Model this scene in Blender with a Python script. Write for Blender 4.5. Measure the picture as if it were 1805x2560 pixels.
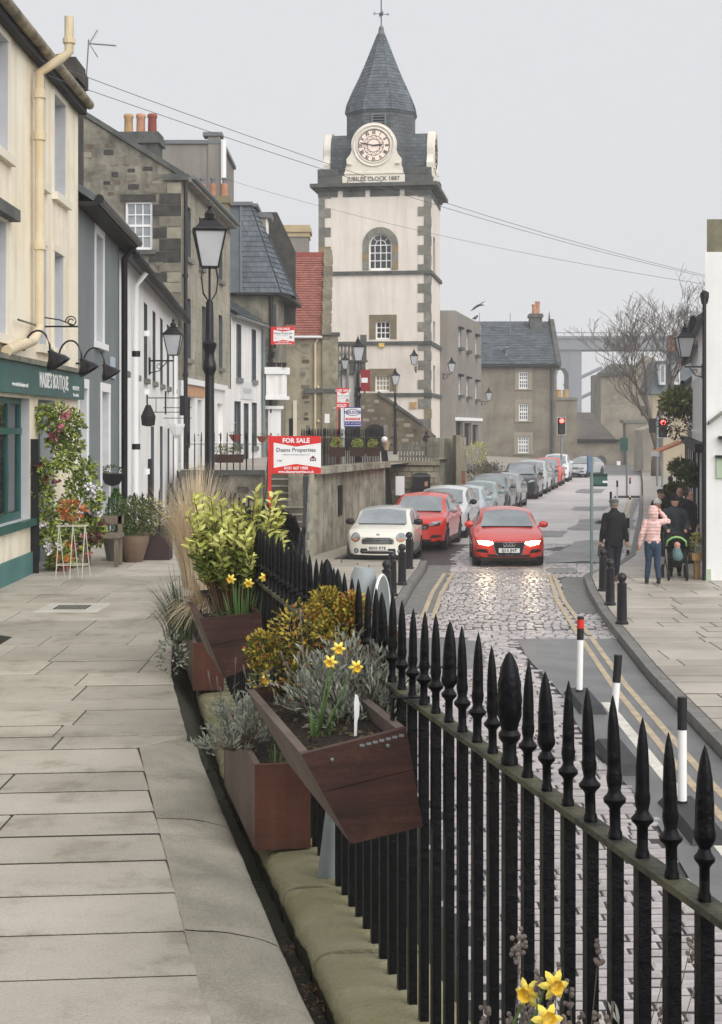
import bpy, bmesh, math, random
from mathutils import Vector, Matrix, noise as NZ
from mathutils.bvhtree import BVHTree

for _o in list(bpy.data.objects):
    bpy.data.objects.remove(_o)
SC = bpy.context.scene
COL = SC.collection
RAD = math.radians
RN = random.Random(11)

# ------------------------------------------------------------------ camera, sky, sun, exposure
EYE = 1.75                      # eye height above the raised pavement
cam_d = bpy.data.cameras.new('camera')
cam = bpy.data.objects.new('camera', cam_d)
COL.objects.link(cam)
cam.location = (0, 0, EYE)
cam.rotation_euler = (RAD(90), 0, 0)
cam_d.sensor_fit = 'HORIZONTAL'
cam_d.sensor_width = 36
cam_d.lens = 36 * 3850 / 1805
cam_d.shift_y = -214 / 1805
cam_d.clip_start = 0.05
cam_d.clip_end = 3000
SC.camera = cam

SUN_EL, SUN_AZ = RAD(37), RAD(146)     # soft overcast light from behind the viewer
wd = bpy.data.worlds.new('World')
SC.world = wd
wd.use_nodes = True
_nt = wd.node_tree
_nt.nodes.clear()
_sky = _nt.nodes.new('ShaderNodeTexSky')
_sky.sky_type = 'NISHITA'
_sky.sun_disc = False
_sky.sun_elevation = SUN_EL
_sky.sun_rotation = SUN_AZ
_sky.dust_density = 6
_bg1 = _nt.nodes.new('ShaderNodeBackground')
_bg1.inputs['Strength'].default_value = 0.05
_hs = _nt.nodes.new('ShaderNodeHueSaturation')
_hs.inputs['Saturation'].default_value = 0.12
_nt.links.new(_sky.outputs[0], _hs.inputs['Color'])
_nt.links.new(_hs.outputs[0], _bg1.inputs['Color'])
_bg2 = _nt.nodes.new('ShaderNodeBackground')        # even cloud layer
_bg2.inputs['Color'].default_value = (0.43, 0.436, 0.451, 1)
_bg2.inputs['Strength'].default_value = 1.0
_mx = _nt.nodes.new('ShaderNodeMixShader')
_mx.inputs[0].default_value = 0.92
_out = _nt.nodes.new('ShaderNodeOutputWorld')
_nt.links.new(_bg1.outputs[0], _mx.inputs[1])
_nt.links.new(_bg2.outputs[0], _mx.inputs[2])
_nt.links.new(_mx.outputs[0], _out.inputs['Surface'])

sun_d = bpy.data.lights.new('sun', 'SUN')
sun_d.energy = 1.5
sun_d.angle = RAD(70)
sun_d.color = (1.0, 0.965, 0.92)
sun = bpy.data.objects.new('sun', sun_d)
COL.objects.link(sun)
_dir = Vector((math.sin(SUN_AZ) * math.cos(SUN_EL), math.cos(SUN_AZ) * math.cos(SUN_EL), math.sin(SUN_EL)))
sun.rotation_euler = _dir.to_track_quat('Z', 'Y').to_euler()
sun.location = _dir * 60

SC.view_settings.view_transform = 'Standard'
SC.view_settings.look = 'None'
SC.view_settings.exposure = 0.88
SC.view_settings.gamma = 1
SC.view_settings.use_curve_mapping = False
SC.cycles.use_denoising = True
SC.cycles.max_bounces = 7
SC.cycles.volume_bounces = 3
SC.cycles.transparent_max_bounces = 8

# ------------------------------------------------------------------ helpers
FPX, CX, HY = 3850.0, 902.5, 1066.0     # lens in photograph pixels, used to read real distances
def wx(px, Y): return (px - CX) * Y / FPX
def wz(py, Y): return EYE - (py - HY) * Y / FPX
def W(px, py, Y): return Vector((wx(px, Y), Y, wz(py, Y)))
def lerp(a, b, t): return a + (b - a) * t
def interp(pts, t):
    if t <= pts[0][0]:
        a, b = pts[0], pts[1]
    elif t >= pts[-1][0]:
        a, b = pts[-2], pts[-1]
    else:
        for a, b in zip(pts, pts[1:]):
            if a[0] <= t <= b[0]:
                break
    return a[1] + (b[1] - a[1]) * (t - a[0]) / (b[0] - a[0])
def rgb(r, g, b, k=1.0):
    f = lambda c: ((c / 255 + .055) / 1.055) ** 2.4 if c > 10 else c / 255 / 12.92
    return (f(r) * k, f(g) * k, f(b) * k)

MATS = {}
def M(name, c, c2=None, s=4.0, rough=.8, bump=0.0, bs=30.0, streak=0.0, sc=None, metal=0.0, spec=.4,
      rnd=0.0, isl=0.0, emit=0.0, trans=0.0, coat=0.0, spot=0.0, spc=None, sps=1.5, grain=0.0, plank=0.0, rough2=None, wave=None, alpha=None):
    if name in MATS: return MATS[name]
    m = bpy.data.materials.new(name)
    m.use_nodes = True
    t = m.node_tree
    n, l = t.nodes, t.links
    b = n['Principled BSDF']
    b.inputs['Roughness'].default_value = rough
    b.inputs['Metallic'].default_value = metal
    b.inputs['Specular IOR Level'].default_value = spec
    if coat: b.inputs['Coat Weight'].default_value = coat; b.inputs['Coat Roughness'].default_value = .06
    if trans: b.inputs['Transmission Weight'].default_value = trans
    if alpha is not None: b.inputs['Alpha'].default_value = alpha
    tc = n.new('ShaderNodeTexCoord')
    def noise(scale, vec=None, det=5, rg=.6):
        x = n.new('ShaderNodeTexNoise'); x.inputs['Scale'].default_value = scale
        x.inputs['Detail'].default_value = det; x.inputs['Roughness'].default_value = rg
        l.new(vec or tc.outputs['Object'], x.inputs['Vector']); return x.outputs['Fac']
    def ramp(fac, a, bb):
        x = n.new('ShaderNodeMapRange'); x.inputs[1].default_value = a; x.inputs[2].default_value = bb
        l.new(fac, x.inputs[0]); return x.outputs[0]
    def mix(fac, A, B, mode='MIX'):
        x = n.new('ShaderNodeMix'); x.data_type = 'RGBA'; x.blend_type = mode
        if isinstance(fac, float): x.inputs[0].default_value = fac
        else: l.new(fac, x.inputs[0])
        for k, v in ((6, A), (7, B)):
            if isinstance(v, tuple): x.inputs[k].default_value = (*v[:3], 1)
            else: l.new(v, x.inputs[k])
        return x.outputs[2]
    col = tuple(c)
    if c2: col = mix(ramp(noise(s), .33, .67), col, tuple(c2))
    if streak:
        mp = n.new('ShaderNodeMapping'); mp.inputs['Scale'].default_value = (2.6, 2.6, .16)
        l.new(tc.outputs['Object'], mp.inputs['Vector'])
        f = ramp(noise(1.2, mp.outputs[0]), .45, .75)
        g = n.new('ShaderNodeMath'); g.operation = 'MULTIPLY'; l.new(f, g.inputs[0]); g.inputs[1].default_value = streak
        col = mix(g.outputs[0], col, tuple(sc or (.1, .09, .07)))
    if spot:
        f = ramp(noise(sps, det=7, rg=.7), .52, .66)
        g = n.new('ShaderNodeMath'); g.operation = 'MULTIPLY'; l.new(f, g.inputs[0]); g.inputs[1].default_value = spot
        col = mix(g.outputs[0], col, tuple(spc or (.05, .05, .05)))
    if grain:      # fine grit
        x = n.new('ShaderNodeMapRange'); x.inputs[1].default_value = .3; x.inputs[2].default_value = .7; x.inputs[3].default_value = 1 - grain; x.inputs[4].default_value = 1 + grain * .7
        l.new(noise(95, det=3, rg=.7), x.inputs[0])
        col = mix(1.0, col, x.outputs[0], 'MULTIPLY')
    if plank:      # wood grain running along the board
        mp = n.new('ShaderNodeMapping'); mp.inputs['Scale'].default_value = (2.5, 2.5, 55); l.new(tc.outputs['Object'], mp.inputs['Vector'])
        x = n.new('ShaderNodeMapRange'); x.inputs[1].default_value = .3; x.inputs[2].default_value = .7; x.inputs[3].default_value = 1 - plank; x.inputs[4].default_value = 1 + plank
        l.new(noise(1.0, mp.outputs[0], 4), x.inputs[0]); col = mix(1.0, col, x.outputs[0], 'MULTIPLY')
    if rnd or isl:
        if isl: src = n.new('ShaderNodeNewGeometry').outputs['Random Per Island']; a = isl
        else: src = n.new('ShaderNodeObjectInfo').outputs['Random']; a = rnd
        x = n.new('ShaderNodeMapRange'); x.inputs[3].default_value = 1 - a; x.inputs[4].default_value = 1 + a
        l.new(src, x.inputs[0])
        h = n.new('ShaderNodeHueSaturation')
        if isinstance(col, tuple): h.inputs['Color'].default_value = (*col, 1)
        else: l.new(col, h.inputs['Color'])
        l.new(x.outputs[0], h.inputs['Value']); col = h.outputs[0]
    if isinstance(col, tuple): b.inputs['Base Color'].default_value = (*col, 1)
    else: l.new(col, b.inputs['Base Color'])
    if rough2 is not None:
        x = n.new('ShaderNodeMapRange'); x.inputs[1].default_value = .35; x.inputs[2].default_value = .65
        x.inputs[3].default_value = rough; x.inputs[4].default_value = rough2
        l.new(noise(s * .7), x.inputs[0]); l.new(x.outputs[0], b.inputs['Roughness'])
    if emit:
        b.inputs['Emission Strength'].default_value = emit
        b.inputs['Emission Color'].default_value = (*c, 1)
    if bump:
        bp = n.new('ShaderNodeBump'); bp.inputs['Strength'].default_value = bump; bp.inputs['Distance'].default_value = .02
        l.new(noise(bs, det=4), bp.inputs['Height']); l.new(bp.outputs[0], b.inputs['Normal'])
    if wave:     # courses of stone or slate too far away to tell apart
        br = n.new('ShaderNodeTexBrick'); mp = n.new('ShaderNodeMapping')
        mp.inputs['Rotation'].default_value = wave.get('rot', (RAD(90), 0, 0))
        l.new(tc.outputs['Object'], mp.inputs['Vector']); l.new(mp.outputs[0], br.inputs['Vector'])
        br.inputs['Scale'].default_value = 1; br.inputs['Brick Width'].default_value = wave['w']; br.inputs['Row Height'].default_value = wave['h']
        br.inputs['Mortar Size'].default_value = wave.get('m', .02); br.inputs['Bias'].default_value = 0
        br.inputs['Color1'].default_value = (1, 1, 1, 1); br.inputs['Color2'].default_value = (wave.get('v', .7),) * 3 + (1,)
        mo = wave.get('mo', .5); br.inputs['Mortar'].default_value = (mo, mo, mo, 1)
        old = b.inputs['Base Color'].links[0].from_socket if b.inputs['Base Color'].links else tuple(b.inputs['Base Color'].default_value)[:3]
        l.new(mix(1.0, old, br.outputs['Color'], 'MULTIPLY'), b.inputs['Base Color'])
        bp = n.new('ShaderNodeBump'); bp.inputs['Strength'].default_value = wave.get('b', .5); bp.inputs['Distance'].default_value = .03; bp.invert = True
        l.new(br.outputs['Fac'], bp.inputs['Height']); l.new(bp.outputs[0], b.inputs['Normal'])
    MATS[name] = m
    return m

class MB:
    """collects faces, links them as ONE mesh object"""
    def __init__(s, T=None): s.v = []; s.f = []; s.T = T
    def p(s, co):
        co = Vector(co)
        s.v.append(tuple(s.T @ co if s.T is not None else co)); return len(s.v) - 1
    def poly(s, pts): s.f.append([s.p(q) for q in pts]); return s
    def box(s, x0, x1, y0, y1, z0, z1):
        i = [s.p(q) for q in ((x0,y0,z0),(x1,y0,z0),(x1,y1,z0),(x0,y1,z0),(x0,y0,z1),(x1,y0,z1),(x1,y1,z1),(x0,y1,z1))]
        for q in ((3,2,1,0),(4,5,6,7),(0,1,5,4),(1,2,6,5),(2,3,7,6),(3,0,4,7)): s.f.append([i[k] for k in q])
        return s
    def hexa(s, pts):
        i = [s.p(q) for q in pts]
        for q in ((3,2,1,0),(4,5,6,7),(0,1,5,4),(1,2,6,5),(2,3,7,6),(3,0,4,7)): s.f.append([i[k] for k in q])
        return s
    def prism(s, pts, d, taper=None):
        """polygon (3d points) pushed along vector d"""
        d = Vector(d); n = len(pts)
        a = [s.p(q) for q in pts]; b = [s.p(Vector(q) + d) for q in (taper or pts)]
        s.f.append(a[::-1]); s.f.append(b)
        for k in range(n): s.f.append([a[k], a[(k+1)%n], b[(k+1)%n], b[k]])
        return s
    def slab(s, poly, z0, z1, ch=.006):
        """paving slab with chamfered top edge, poly = xy list"""
        n = len(poly); c = sum((Vector(q[:2]) for q in poly), Vector((0, 0))) / n
        def ins(q):
            q = Vector(q[:2]); d = (c - q); return q + d.normalized() * ch * 1.4
        lo = [s.p((q[0], q[1], z0)) for q in poly]; mi = [s.p((q[0], q[1], z1 - ch)) for q in poly]
        tp = [s.p((*ins(q), z1)) for q in poly]
        s.f.append(tp)
        for k in range(n):
            j = (k + 1) % n
            s.f.append([lo[k], lo[j], mi[j], mi[k]]); s.f.append([mi[k], mi[j], tp[j], tp[k]])
        return s
    def tube(s, pts, r, n=8, cap=True):
        pts = [Vector(q) for q in pts]; rs = r if isinstance(r, (list, tuple)) else [r] * len(pts)
        rings = []; up = Vector((0, 0, 1))
        for k, q in enumerate(pts):
            d = (pts[min(k+1, len(pts)-1)] - pts[max(k-1, 0)])
            if d.length < 1e-9: d = Vector((0, 0, 1))
            d.normalize()
            a = d.cross(up) if abs(d.dot(up)) < .95 else d.cross(Vector((0, 1, 0)))
            a.normalize(); b = d.cross(a)
            rings.append([s.p(q + (a * math.cos(2*math.pi*j/n) + b * math.sin(2*math.pi*j/n)) * rs[k]) for j in range(n)])
        for A, B in zip(rings, rings[1:]):
            for j in range(n): s.f.append([A[j], A[(j+1)%n], B[(j+1)%n], B[j]])
        if cap: s.f.append(rings[0][::-1]); s.f.append(rings[-1])
        return s
    def lathe(s, prof, n=12, c=(0, 0, 0), sx=1, sy=1, a0=0.0):
        rings = []
        for r, z in prof:
            rings.append([s.p((c[0] + math.cos(a0 + 2*math.pi*j/n) * r * sx, c[1] + math.sin(a0 + 2*math.pi*j/n) * r * sy, c[2] + z)) for j in range(n)])
        for A, B in zip(rings, rings[1:]):
            for j in range(n): s.f.append([A[j], A[(j+1)%n], B[(j+1)%n], B[j]])
        s.f.append(rings[0][::-1]); s.f.append(rings[-1])
        return s
    def ball(s, c, r, n=10, m=6, sz=1):
        return s.lathe([(max(r * math.sin(math.pi * k / m), 1e-4), -r * sz * math.cos(math.pi * k / m)) for k in range(m + 1)], n, c)
    def disc(s, c, r, axis='y', n=20, a0=0.0, a1=2*math.pi):
        pts = []
        for j in range(n):
            a = a0 + (a1 - a0) * j / (n if abs(a1 - a0) > 6.28 else n - 1)
            u, v = math.cos(a) * r, math.sin(a) * r
            pts.append({'y': (c[0]+u, c[1], c[2]+v), 'x': (c[0], c[1]+u, c[2]+v), 'z': (c[0]+u, c[1]+v, c[2])}[axis])
        s.f.append([s.p(q) for q in pts]); return s
    def obj(s, name, mat, parent=None, smooth=False, merge=False):
        o = tomesh(name, s.v, s.f, mat, parent, smooth, merge); return o

def tomesh(name, v, f, mat, parent=None, smooth=False, merge=False):
    me = bpy.data.meshes.new(name)
    me.from_pydata(v, [], f)
    if merge:
        bm = bmesh.new(); bm.from_mesh(me); bmesh.ops.remove_doubles(bm, verts=bm.verts, dist=1e-4); bm.to_mesh(me); bm.free()
    bm = bmesh.new(); bm.from_mesh(me); bmesh.ops.recalc_face_normals(bm, faces=bm.faces); bm.to_mesh(me); bm.free()
    me.update()
    if smooth:
        me.polygons.foreach_set('use_smooth', [True] * len(me.polygons))
        if smooth is not True: me.set_sharp_from_angle(angle=RAD(smooth))
    if mat: me.materials.append(mat)
    o = bpy.data.objects.new(name, me)
    COL.objects.link(o)
    if parent: o.parent = parent
    return o
def inst(name, me, parent=None, loc=(0, 0, 0), rz=0.0, sc=None):
    o = bpy.data.objects.new(name, me); COL.objects.link(o)
    o.location = loc; o.rotation_euler = (0, 0, rz)
    if sc: o.scale = sc if isinstance(sc, tuple) else (sc,) * 3
    if parent: o.parent = parent
    return o
def tag(o, label, cat, group=None):
    o['label'] = label; o['category'] = cat
    if group: o['group'] = group
    return o
def thing(name, label, cat, loc=(0, 0, 0), rz=0.0, group=None):
    o = bpy.data.objects.new(name, None); COL.objects.link(o)
    o.location = loc; o.rotation_euler = (0, 0, rz); o.empty_display_size = .2
    return tag(o, label, cat, group)
def struct(o, kind='structure'):
    o['kind'] = kind; return o
def copy_tree(o, parent=None):
    c = o.copy(); COL.objects.link(c); c.parent = parent
    for ch in [q for q in o.children]: copy_tree(ch, c)
    return c
def baked(o):
    """evaluate one object in a small scene of its own and hand back the mesh"""
    tmp = bpy.data.scenes.new('bake'); tmp.collection.objects.link(o)
    with bpy.context.temp_override(scene=tmp, view_layer=tmp.view_layers[0]):
        dg = bpy.context.evaluated_depsgraph_get()
        me = bpy.data.meshes.new_from_object(o.evaluated_get(dg), depsgraph=dg)
    bpy.data.objects.remove(o); bpy.data.scenes.remove(tmp)
    return me
def text(name, body, mat, parent, loc, size, rot=(math.pi/2, 0, 0), align='CENTER', ext=.002, wide=1.0, bold=0.0, space=1.0, shear=0.0):
    cu = bpy.data.curves.new(name, 'FONT')
    cu.body = body; cu.size = size; cu.align_x = align; cu.align_y = 'CENTER'; cu.extrude = ext; cu.offset = bold; cu.space_character = space
    cu.shear = shear; cu.resolution_u = 2
    o = bpy.data.objects.new(name, cu)
    me = baked(o)
    o = bpy.data.objects.new(name, me); COL.objects.link(o)
    me.materials.clear(); me.materials.append(mat)
    o.location = loc; o.rotation_euler = rot; o.scale = (wide, 1, 1); o.parent = parent
    return o

# ------------------------------------------------------------------ materials
flag_m = M('flagstone', rgb(184,178,166,1.06), rgb(166,160,148,1.02), 1.3, .78, .5, 70, rnd=.13, spot=.6, spc=rgb(138,131,115,.95), sps=2.6, rough2=.6, grain=.16)
flag_far = M('flagstone_pale', rgb(190,182,170,.9), rgb(165,158,146,.85), .9, .55, .25, 40, rnd=.13, rough2=.38)
joint_m = M('joint_moss', (.028,.026,.02), (.03,.036,.014), 3, .95, .5, 60)
apron_m = M('apron_concrete', rgb(188,183,168,1.05), rgb(164,160,146,1.0), 2.2, .8, .8, 110, spot=.42, spc=rgb(124,121,106,.9), sps=2.0, rnd=.06, grain=.22)
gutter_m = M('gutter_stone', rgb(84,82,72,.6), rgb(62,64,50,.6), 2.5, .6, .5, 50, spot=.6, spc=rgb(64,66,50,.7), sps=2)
plinth_m = M('plinth_stone', rgb(166,161,132,.85), rgb(142,138,104,.82), 2.5, .8, .7, 45, spot=.55, spc=rgb(128,134,66,.75), sps=2.6, rnd=.08)
iron_m = M('black_iron_paint', (.002,.0024,.0036), (.004,.0045,.0065), 12, .34, .25, 35, spec=.2, spot=.12, spc=rgb(84,84,72,.4), sps=30, rough2=.5)
rail_m = M('rail_lichen', (.02,.021,.02), rgb(110,108,78,.7), 9, .6, .4, 50)
sett_m = M('sett_stone', rgb(202,194,193,.84), rgb(166,159,159,.78), 2.0, .2, .3, 25, rnd=.16, spec=.8, rough2=.36)
sett_i = M('sett_stone_mass', rgb(202,194,193,.84), rgb(166,159,159,.78), 2.0, .2, .3, 25, isl=.16, spec=.8, rough2=.36)
road_m = M('road_bed', rgb(66,62,60,.6), rgb(48,46,44,.6), 3, .5, .4, 40)
road_far = M('setts_far', rgb(214,208,206,1.0), rgb(192,186,185,.95), .4, .38, 0, spec=.8, rough2=.55, wave=dict(w=.24, h=.15, m=.012, v=.86, mo=.7, rot=(0,0,RAD(-11)), b=.3))
tar_m = M('tarmac', rgb(128,128,129,.8), rgb(108,108,110,.8), 1.2, .45, .3, 120, rough2=.3, spec=.5)
kerb_m = M('kerb_granite', rgb(140,138,134,.8), rgb(115,113,110,.8), 5, .6, .3, 60, rnd=.08)
yel_m = M('yellow_paint', rgb(214,194,158,.85), rgb(182,168,146,.8), 5, .6, .2, 60, spot=.5, spc=rgb(140,124,104), sps=6)
wline_m = M('white_paint', rgb(225,222,212), rgb(200,196,186), 5, .6, spot=.4, spc=rgb(150,146,140), sps=7)
pave_m = M('ground_earth', rgb(120,114,104,.8), rgb(96,92,84,.8), .3, .9)
stone_d = M('rubble_dark', rgb(156,151,136,1.0), rgb(108,105,95,.9), 1.5, .9, .8, 9, streak=.5, sc=rgb(52,50,46,.7), spot=.6, spc=rgb(54,50,46,.7), sps=1.2)
stone_l = M('rubble_warm', rgb(182,172,150,1.0), rgb(150,141,122,.95), 1.0, .9, .8, 7, spot=.5, spc=rgb(88,78,66,.7), sps=1.3, streak=.25, sc=rgb(80,74,64))
stone_b = M('stone_block', rgb(158,150,130,.95), rgb(124,119,103,.9), 2.5, .9, .6, 14, rnd=.25, spot=.4, spc=rgb(66,62,54,.7), sps=2)
quoin_m = M('quoin_stone', rgb(146,144,134,.9), rgb(116,117,112,.88), 2.0, .88, .5, 14, rnd=.18, spot=.35, spc=rgb(80,80,76,.7), sps=3)
dstone = M('stone_band', rgb(110,112,108,.85), rgb(82,86,84,.82), 1.5, .9, .5, 14, spot=.5, spc=rgb(46,48,48,.7), sps=2)
retain_m = M('stained_wall', rgb(190,185,168,1.05), rgb(140,136,120,.95), 1.4, .92, .9, 9, streak=.7, sc=rgb(72,70,60,.75), spot=.6, spc=rgb(86,86,66,.8), sps=2.6, grain=.25)
cream_m = M('cream_render', rgb(247,240,222,1.0), rgb(242,230,204,1.0), .8, .85, .15, 40, streak=.55, sc=rgb(206,172,122,.85), spot=.4, spc=rgb(206,196,178), sps=1.3)
creamtrim = M('cream_trim', rgb(242,236,222,.95), rgb(232,222,200,.95), 1.5, .75)
white_m = M('white_render', rgb(246,246,246,.97), rgb(236,235,232,.95), .7, .8, .2, 30, streak=.25, sc=rgb(196,190,176,.85))
whitetrim = M('white_trim', rgb(242,242,242,.95), None, rough=.6)
grey_m = M('grey_render', rgb(134,141,143,.9), rgb(120,127,130,.9), 1.0, .85, .25, 50)
harl_m = M('cream_harling', rgb(238,229,220,.97), rgb(228,218,207,.94), .5, .9, .5, 16, streak=.34, sc=rgb(176,166,152,.85), spot=.2, spc=rgb(204,194,182,.9), sps=.8)
greyrough = M('grey_harling', rgb(152,147,140,.92), rgb(134,130,124,.9), .5, .9, .4, 20, streak=.3, sc=rgb(96,92,86,.7))
slate_m = M('slate', rgb(106,116,124,.85), rgb(86,95,104,.8), 1.6, .5, .3, 20, rnd=.2)
slate_i = M('slate_mass', rgb(106,115,122,.85), rgb(86,95,102,.8), 1.6, .55, .3, 20, isl=.25, spot=.3, spc=rgb(84,90,78,.6), sps=1.2)
tile_i = M('red_tile', rgb(182,118,104,.85), rgb(160,100,88,.82), 2.0, .8, .2, 20, isl=.16)
lead_m = M('lead', rgb(128,134,136,.7), None, rough=.5)
glass_d = M('window_glass', rgb(70,78,84,.5), rgb(40,46,50,.5), 1.2, .08, spec=.8)
glass_l = M('window_glass_curtain', rgb(190,194,200,.7), rgb(150,156,162,.6), 1.5, .15, spec=.6)
dark_m = M('dark_interior', (.012,.012,.013), None, rough=.9)
black_m = M('black_gloss', (.008,.009,.012), (.016,.016,.02), 8, .3, .1, 30)
blackmatt = M('black_matt', (.012,.012,.014), None, rough=.7)
green_m = M('shop_green', rgb(48,104,98,.85), rgb(38,88,84,.85), 2, .4, .1, 30)
green_l = M('shop_green_worn', rgb(92,140,138,.85), rgb(70,120,118,.85), 2, .6, .3, 30, spot=.4, spc=rgb(150,172,166,.8), sps=4)
signw = M('sign_white', rgb(240,240,240), None, rough=.5)
signr = M('sign_red', rgb(226,48,44,.9), None, rough=.5)
signred_d = M('door_red', rgb(150,24,36,.9), None, rough=.5)
signb = M('sign_blue', rgb(44,54,140), None, rough=.5)
inkd = M('sign_ink', rgb(60,60,64), None, rough=.6)
inkg = M('sign_ink_pale', rgb(175,176,180), None, rough=.6)
terra = M('terracotta', rgb(206,156,124,.85), rgb(186,132,104,.8), 4, .85, .3, 30, rnd=.12)
terra_y = M('buff_clay', rgb(210,176,128,.85), rgb(186,150,104,.8), 4, .85, .3, 30)
terra_r = M('red_clay', rgb(168,92,78,.85), rgb(146,76,66,.8), 4, .85, .3, 30)
galv = M('grey_post', rgb(150,158,158,.75), rgb(128,136,138,.75), 6, .5, .15, 40)
steel_m = M('dull_steel', rgb(150,156,160,.7), None, rough=.4, metal=.6)
wood_m = M('stained_wood', rgb(84,52,44,.72), rgb(62,39,36,.7), 3, .55, .15, 60, spot=.45, spc=rgb(112,84,60,.7), sps=4, rough2=.42, plank=.35)
wood_o = M('orange_wood', rgb(114,72,56,.72), rgb(82,52,44,.7), 2, .6, .15, 50, streak=.7, sc=rgb(150,96,70,.75), spot=.6, spc=rgb(62,40,36,.7), sps=2.2, plank=.12)
wood_e = M('weathered_end_grain', rgb(150,128,100,.8), rgb(112,96,80,.8), 8, .9, .4, 40)
wood_sheen = M('planter_side_sheen', rgb(126,112,104,.8), rgb(104,90,84,.8), 3, .7, .4, 18, streak=.6, sc=rgb(90,64,54,.8))  # lighter side boards: sky sheen put into the wood colour
soil_m = M('soil', rgb(56,44,36,.7), rgb(34,28,24,.7), 20, .95, .8, 40)
# ------------------------------------------------------------------ ground, road, pavements
ZR, ZP = -1.77, -1.65                      # carriageway and lower pavement levels
FENCE = [(1.6, .87), (2.7, .63), (5.0, .127), (8.33, -.525), (10.8, -.93), (13.5, -1.25)]
def fx(Y): return interp(FENCE, Y)
KL = [(5, 1.2), (8, .75), (18, .35), (25, .5), (29.2, .76), (33, 1.1), (37.2, 1.55), (39.2, 1.7)]   # left kerb line X(Y)
KR = [(5, 3.7), (12, 3.72), (16.25, 3.82), (21.4, 3.99), (28, 4.38), (32, 4.72), (35.6, 5.12), (37.5, 6.1), (41, 7.15), (60, 10.8), (73.6, 13.3), (95, 17.2), (150, 27)]
BAY = [(39.2, -.62), (60, 3.5), (98, 11.1), (112, 13.9)]                   # back kerb of the parking bay
def kl(Y): return interp(KL, Y)
def kr(Y): return interp(KR, Y)
def strip(fa, fb, ys, z, name, mat, parent=None, z2=None):
    b = MB()
    for y0, y1 in zip(ys, ys[1:]):
        b.poly([(fa(y0), y0, z), (fb(y0), y0, z2 if z2 is not None else z), (fb(y1), y1, z2 if z2 is not None else z), (fa(y1), y1, z)])
    return b.obj(name, mat, parent, merge=True)
def rng(a, b, n): return [a + (b - a) * k / n for k in range(n + 1)]

struct(MB().poly([(-400, -40, ZR-.3), (400, -40, ZR-.3), (400, 700, ZR-.3), (-400, 700, ZR-.3)]).obj('ground', pave_m))
road = struct(strip(lambda y: -1.0 if y < 39.2 else interp(BAY, y) - .3, lambda y: kr(y) + .5, rng(2, 39.2, 20) + rng(39.8, 165, 30), ZR - .012, 'road', road_m))
struct(strip(lambda y: interp(BAY, y) - .2 if y > 39.2 else kl(y), lambda y: kr(y) + .2, rng(46, 165, 40), ZR - .004, 'road_far_setts', road_far))
sideroad = struct(MB().poly([(10, 112, ZR-.002), (60, 104, ZR-.002), (60, 150, ZR-.002), (12, 150, ZR-.002)]).obj('road_junction', tar_m))

# worn setts: courses across the road, each stone with its own edge; the nearest 300 are single pieces
def tarmac_here(x, y):
    if y < 25.5 and x > 2.55 + .05 * math.sin(y): return True
    if 22.3 < y < 25.6 and x < 2.0 + .3 * math.sin(x * 3): return True
    if 39.5 < y < 47 and 4.7 + .35 * math.sin(y * 2.1) + (y - 39.5) * .19 < x < 6.6 + (y - 39.5) * .21: return True
    if y > 29 and x < kl(y) + .62: return True
    if y > 29 and x > kr(y) - .5 and y < 36: return True
    return False
stones = []
y = 6.0
while y < 46.5:
    table = 26.6 < y < 37.4
    d = .135 * (1.0 + .1 * RN.random()) if not table else .24
    l0 = max(kl(y) if y < 39.2 else 1.9 + (y - 39.2) * .2, .0); r0 = kr(y)
    x = l0 - RN.random() * .2
    while x < r0:
        wd_ = RN.uniform(.20, .30) if not table else .15 * RN.uniform(.92, 1.1)
        if not tarmac_here(x + wd_ / 2, y) and x > l0 - .05:
            yo = y + (RN.uniform(0, .2) if table else RN.uniform(-.012, .012)) + .03 * math.sin(x * 2.1 + y * .7) + .02 * math.sin(x * 5.3)
            stones.append((x, yo, wd_, d))
        x += wd_
    y += d
BOXT = [(0,0,0),(1,0,0),(1,1,0),(0,1,0)]
def sett_geo(x, y, w, d, z, jz):
    g, c = .011, .018
    q = [(x+g, y+g), (x+w-g, y+g), (x+w-g, y+d-g), (x+g, y+d-g)]
    t = [(x+g+c, y+g+c), (x+w-g-c, y+g+c), (x+w-g-c, y+d-g-c), (x+g+c, y+d-g-c)]
    tl = [RN.uniform(-.004, .004) + jz for _ in range(4)]
    v = [(*p_, z - .05) for p_ in q] + [(*p_, z - .008 + jz) for p_ in q] + [(*p_, z + tl[k]) for k, p_ in enumerate(t)]
    f = [(8, 9, 10, 11)]
    for k in range(4):
        j = (k + 1) % 4
        f += [(k, j, 4 + j, 4 + k), (4 + k, 4 + j, 8 + j, 8 + k)]
    return v, f
def vis(sx, sy):    # how large a stone shows in the open stretch beyond the railing
    px = CX + FPX * sx / sy
    if not (880 < px < 1830): return 0
    py = HY + 3.52 * FPX / sy
    if py > 2560: return 0
    return 1 / sy if px > 1040 else .6 / sy
order = sorted(stones, key=lambda q: -vis(q[0], q[1]))
near, rest = order[:300], order[300:]
vv = [sett_geo(.0 - .125, -.07, .25, .14, 0, 0), sett_geo(-.125, -.07, .25, .14, 0, .004), sett_geo(-.125, -.07, .25, .14, 0, -.003)]
sett_me = []
for v, f in vv:
    o = tomesh('sett', v, f, sett_m); sett_me.append(o.data); bpy.data.objects.remove(o)
for (sx, sy, w, d) in near:
    o = inst('sett', sett_me[RN.randrange(3)], road, (sx + w/2, sy + d/2, ZR), 0, (w/.25, d/.14, 1))
V, Fa = [], []
for (sx, sy, w, d) in rest:
    v, f = sett_geo(sx, sy, w, d, ZR, RN.uniform(-.004, .005))
    k = len(V); V += v; Fa += [tuple(a + k for a in q) for q in f]
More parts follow.
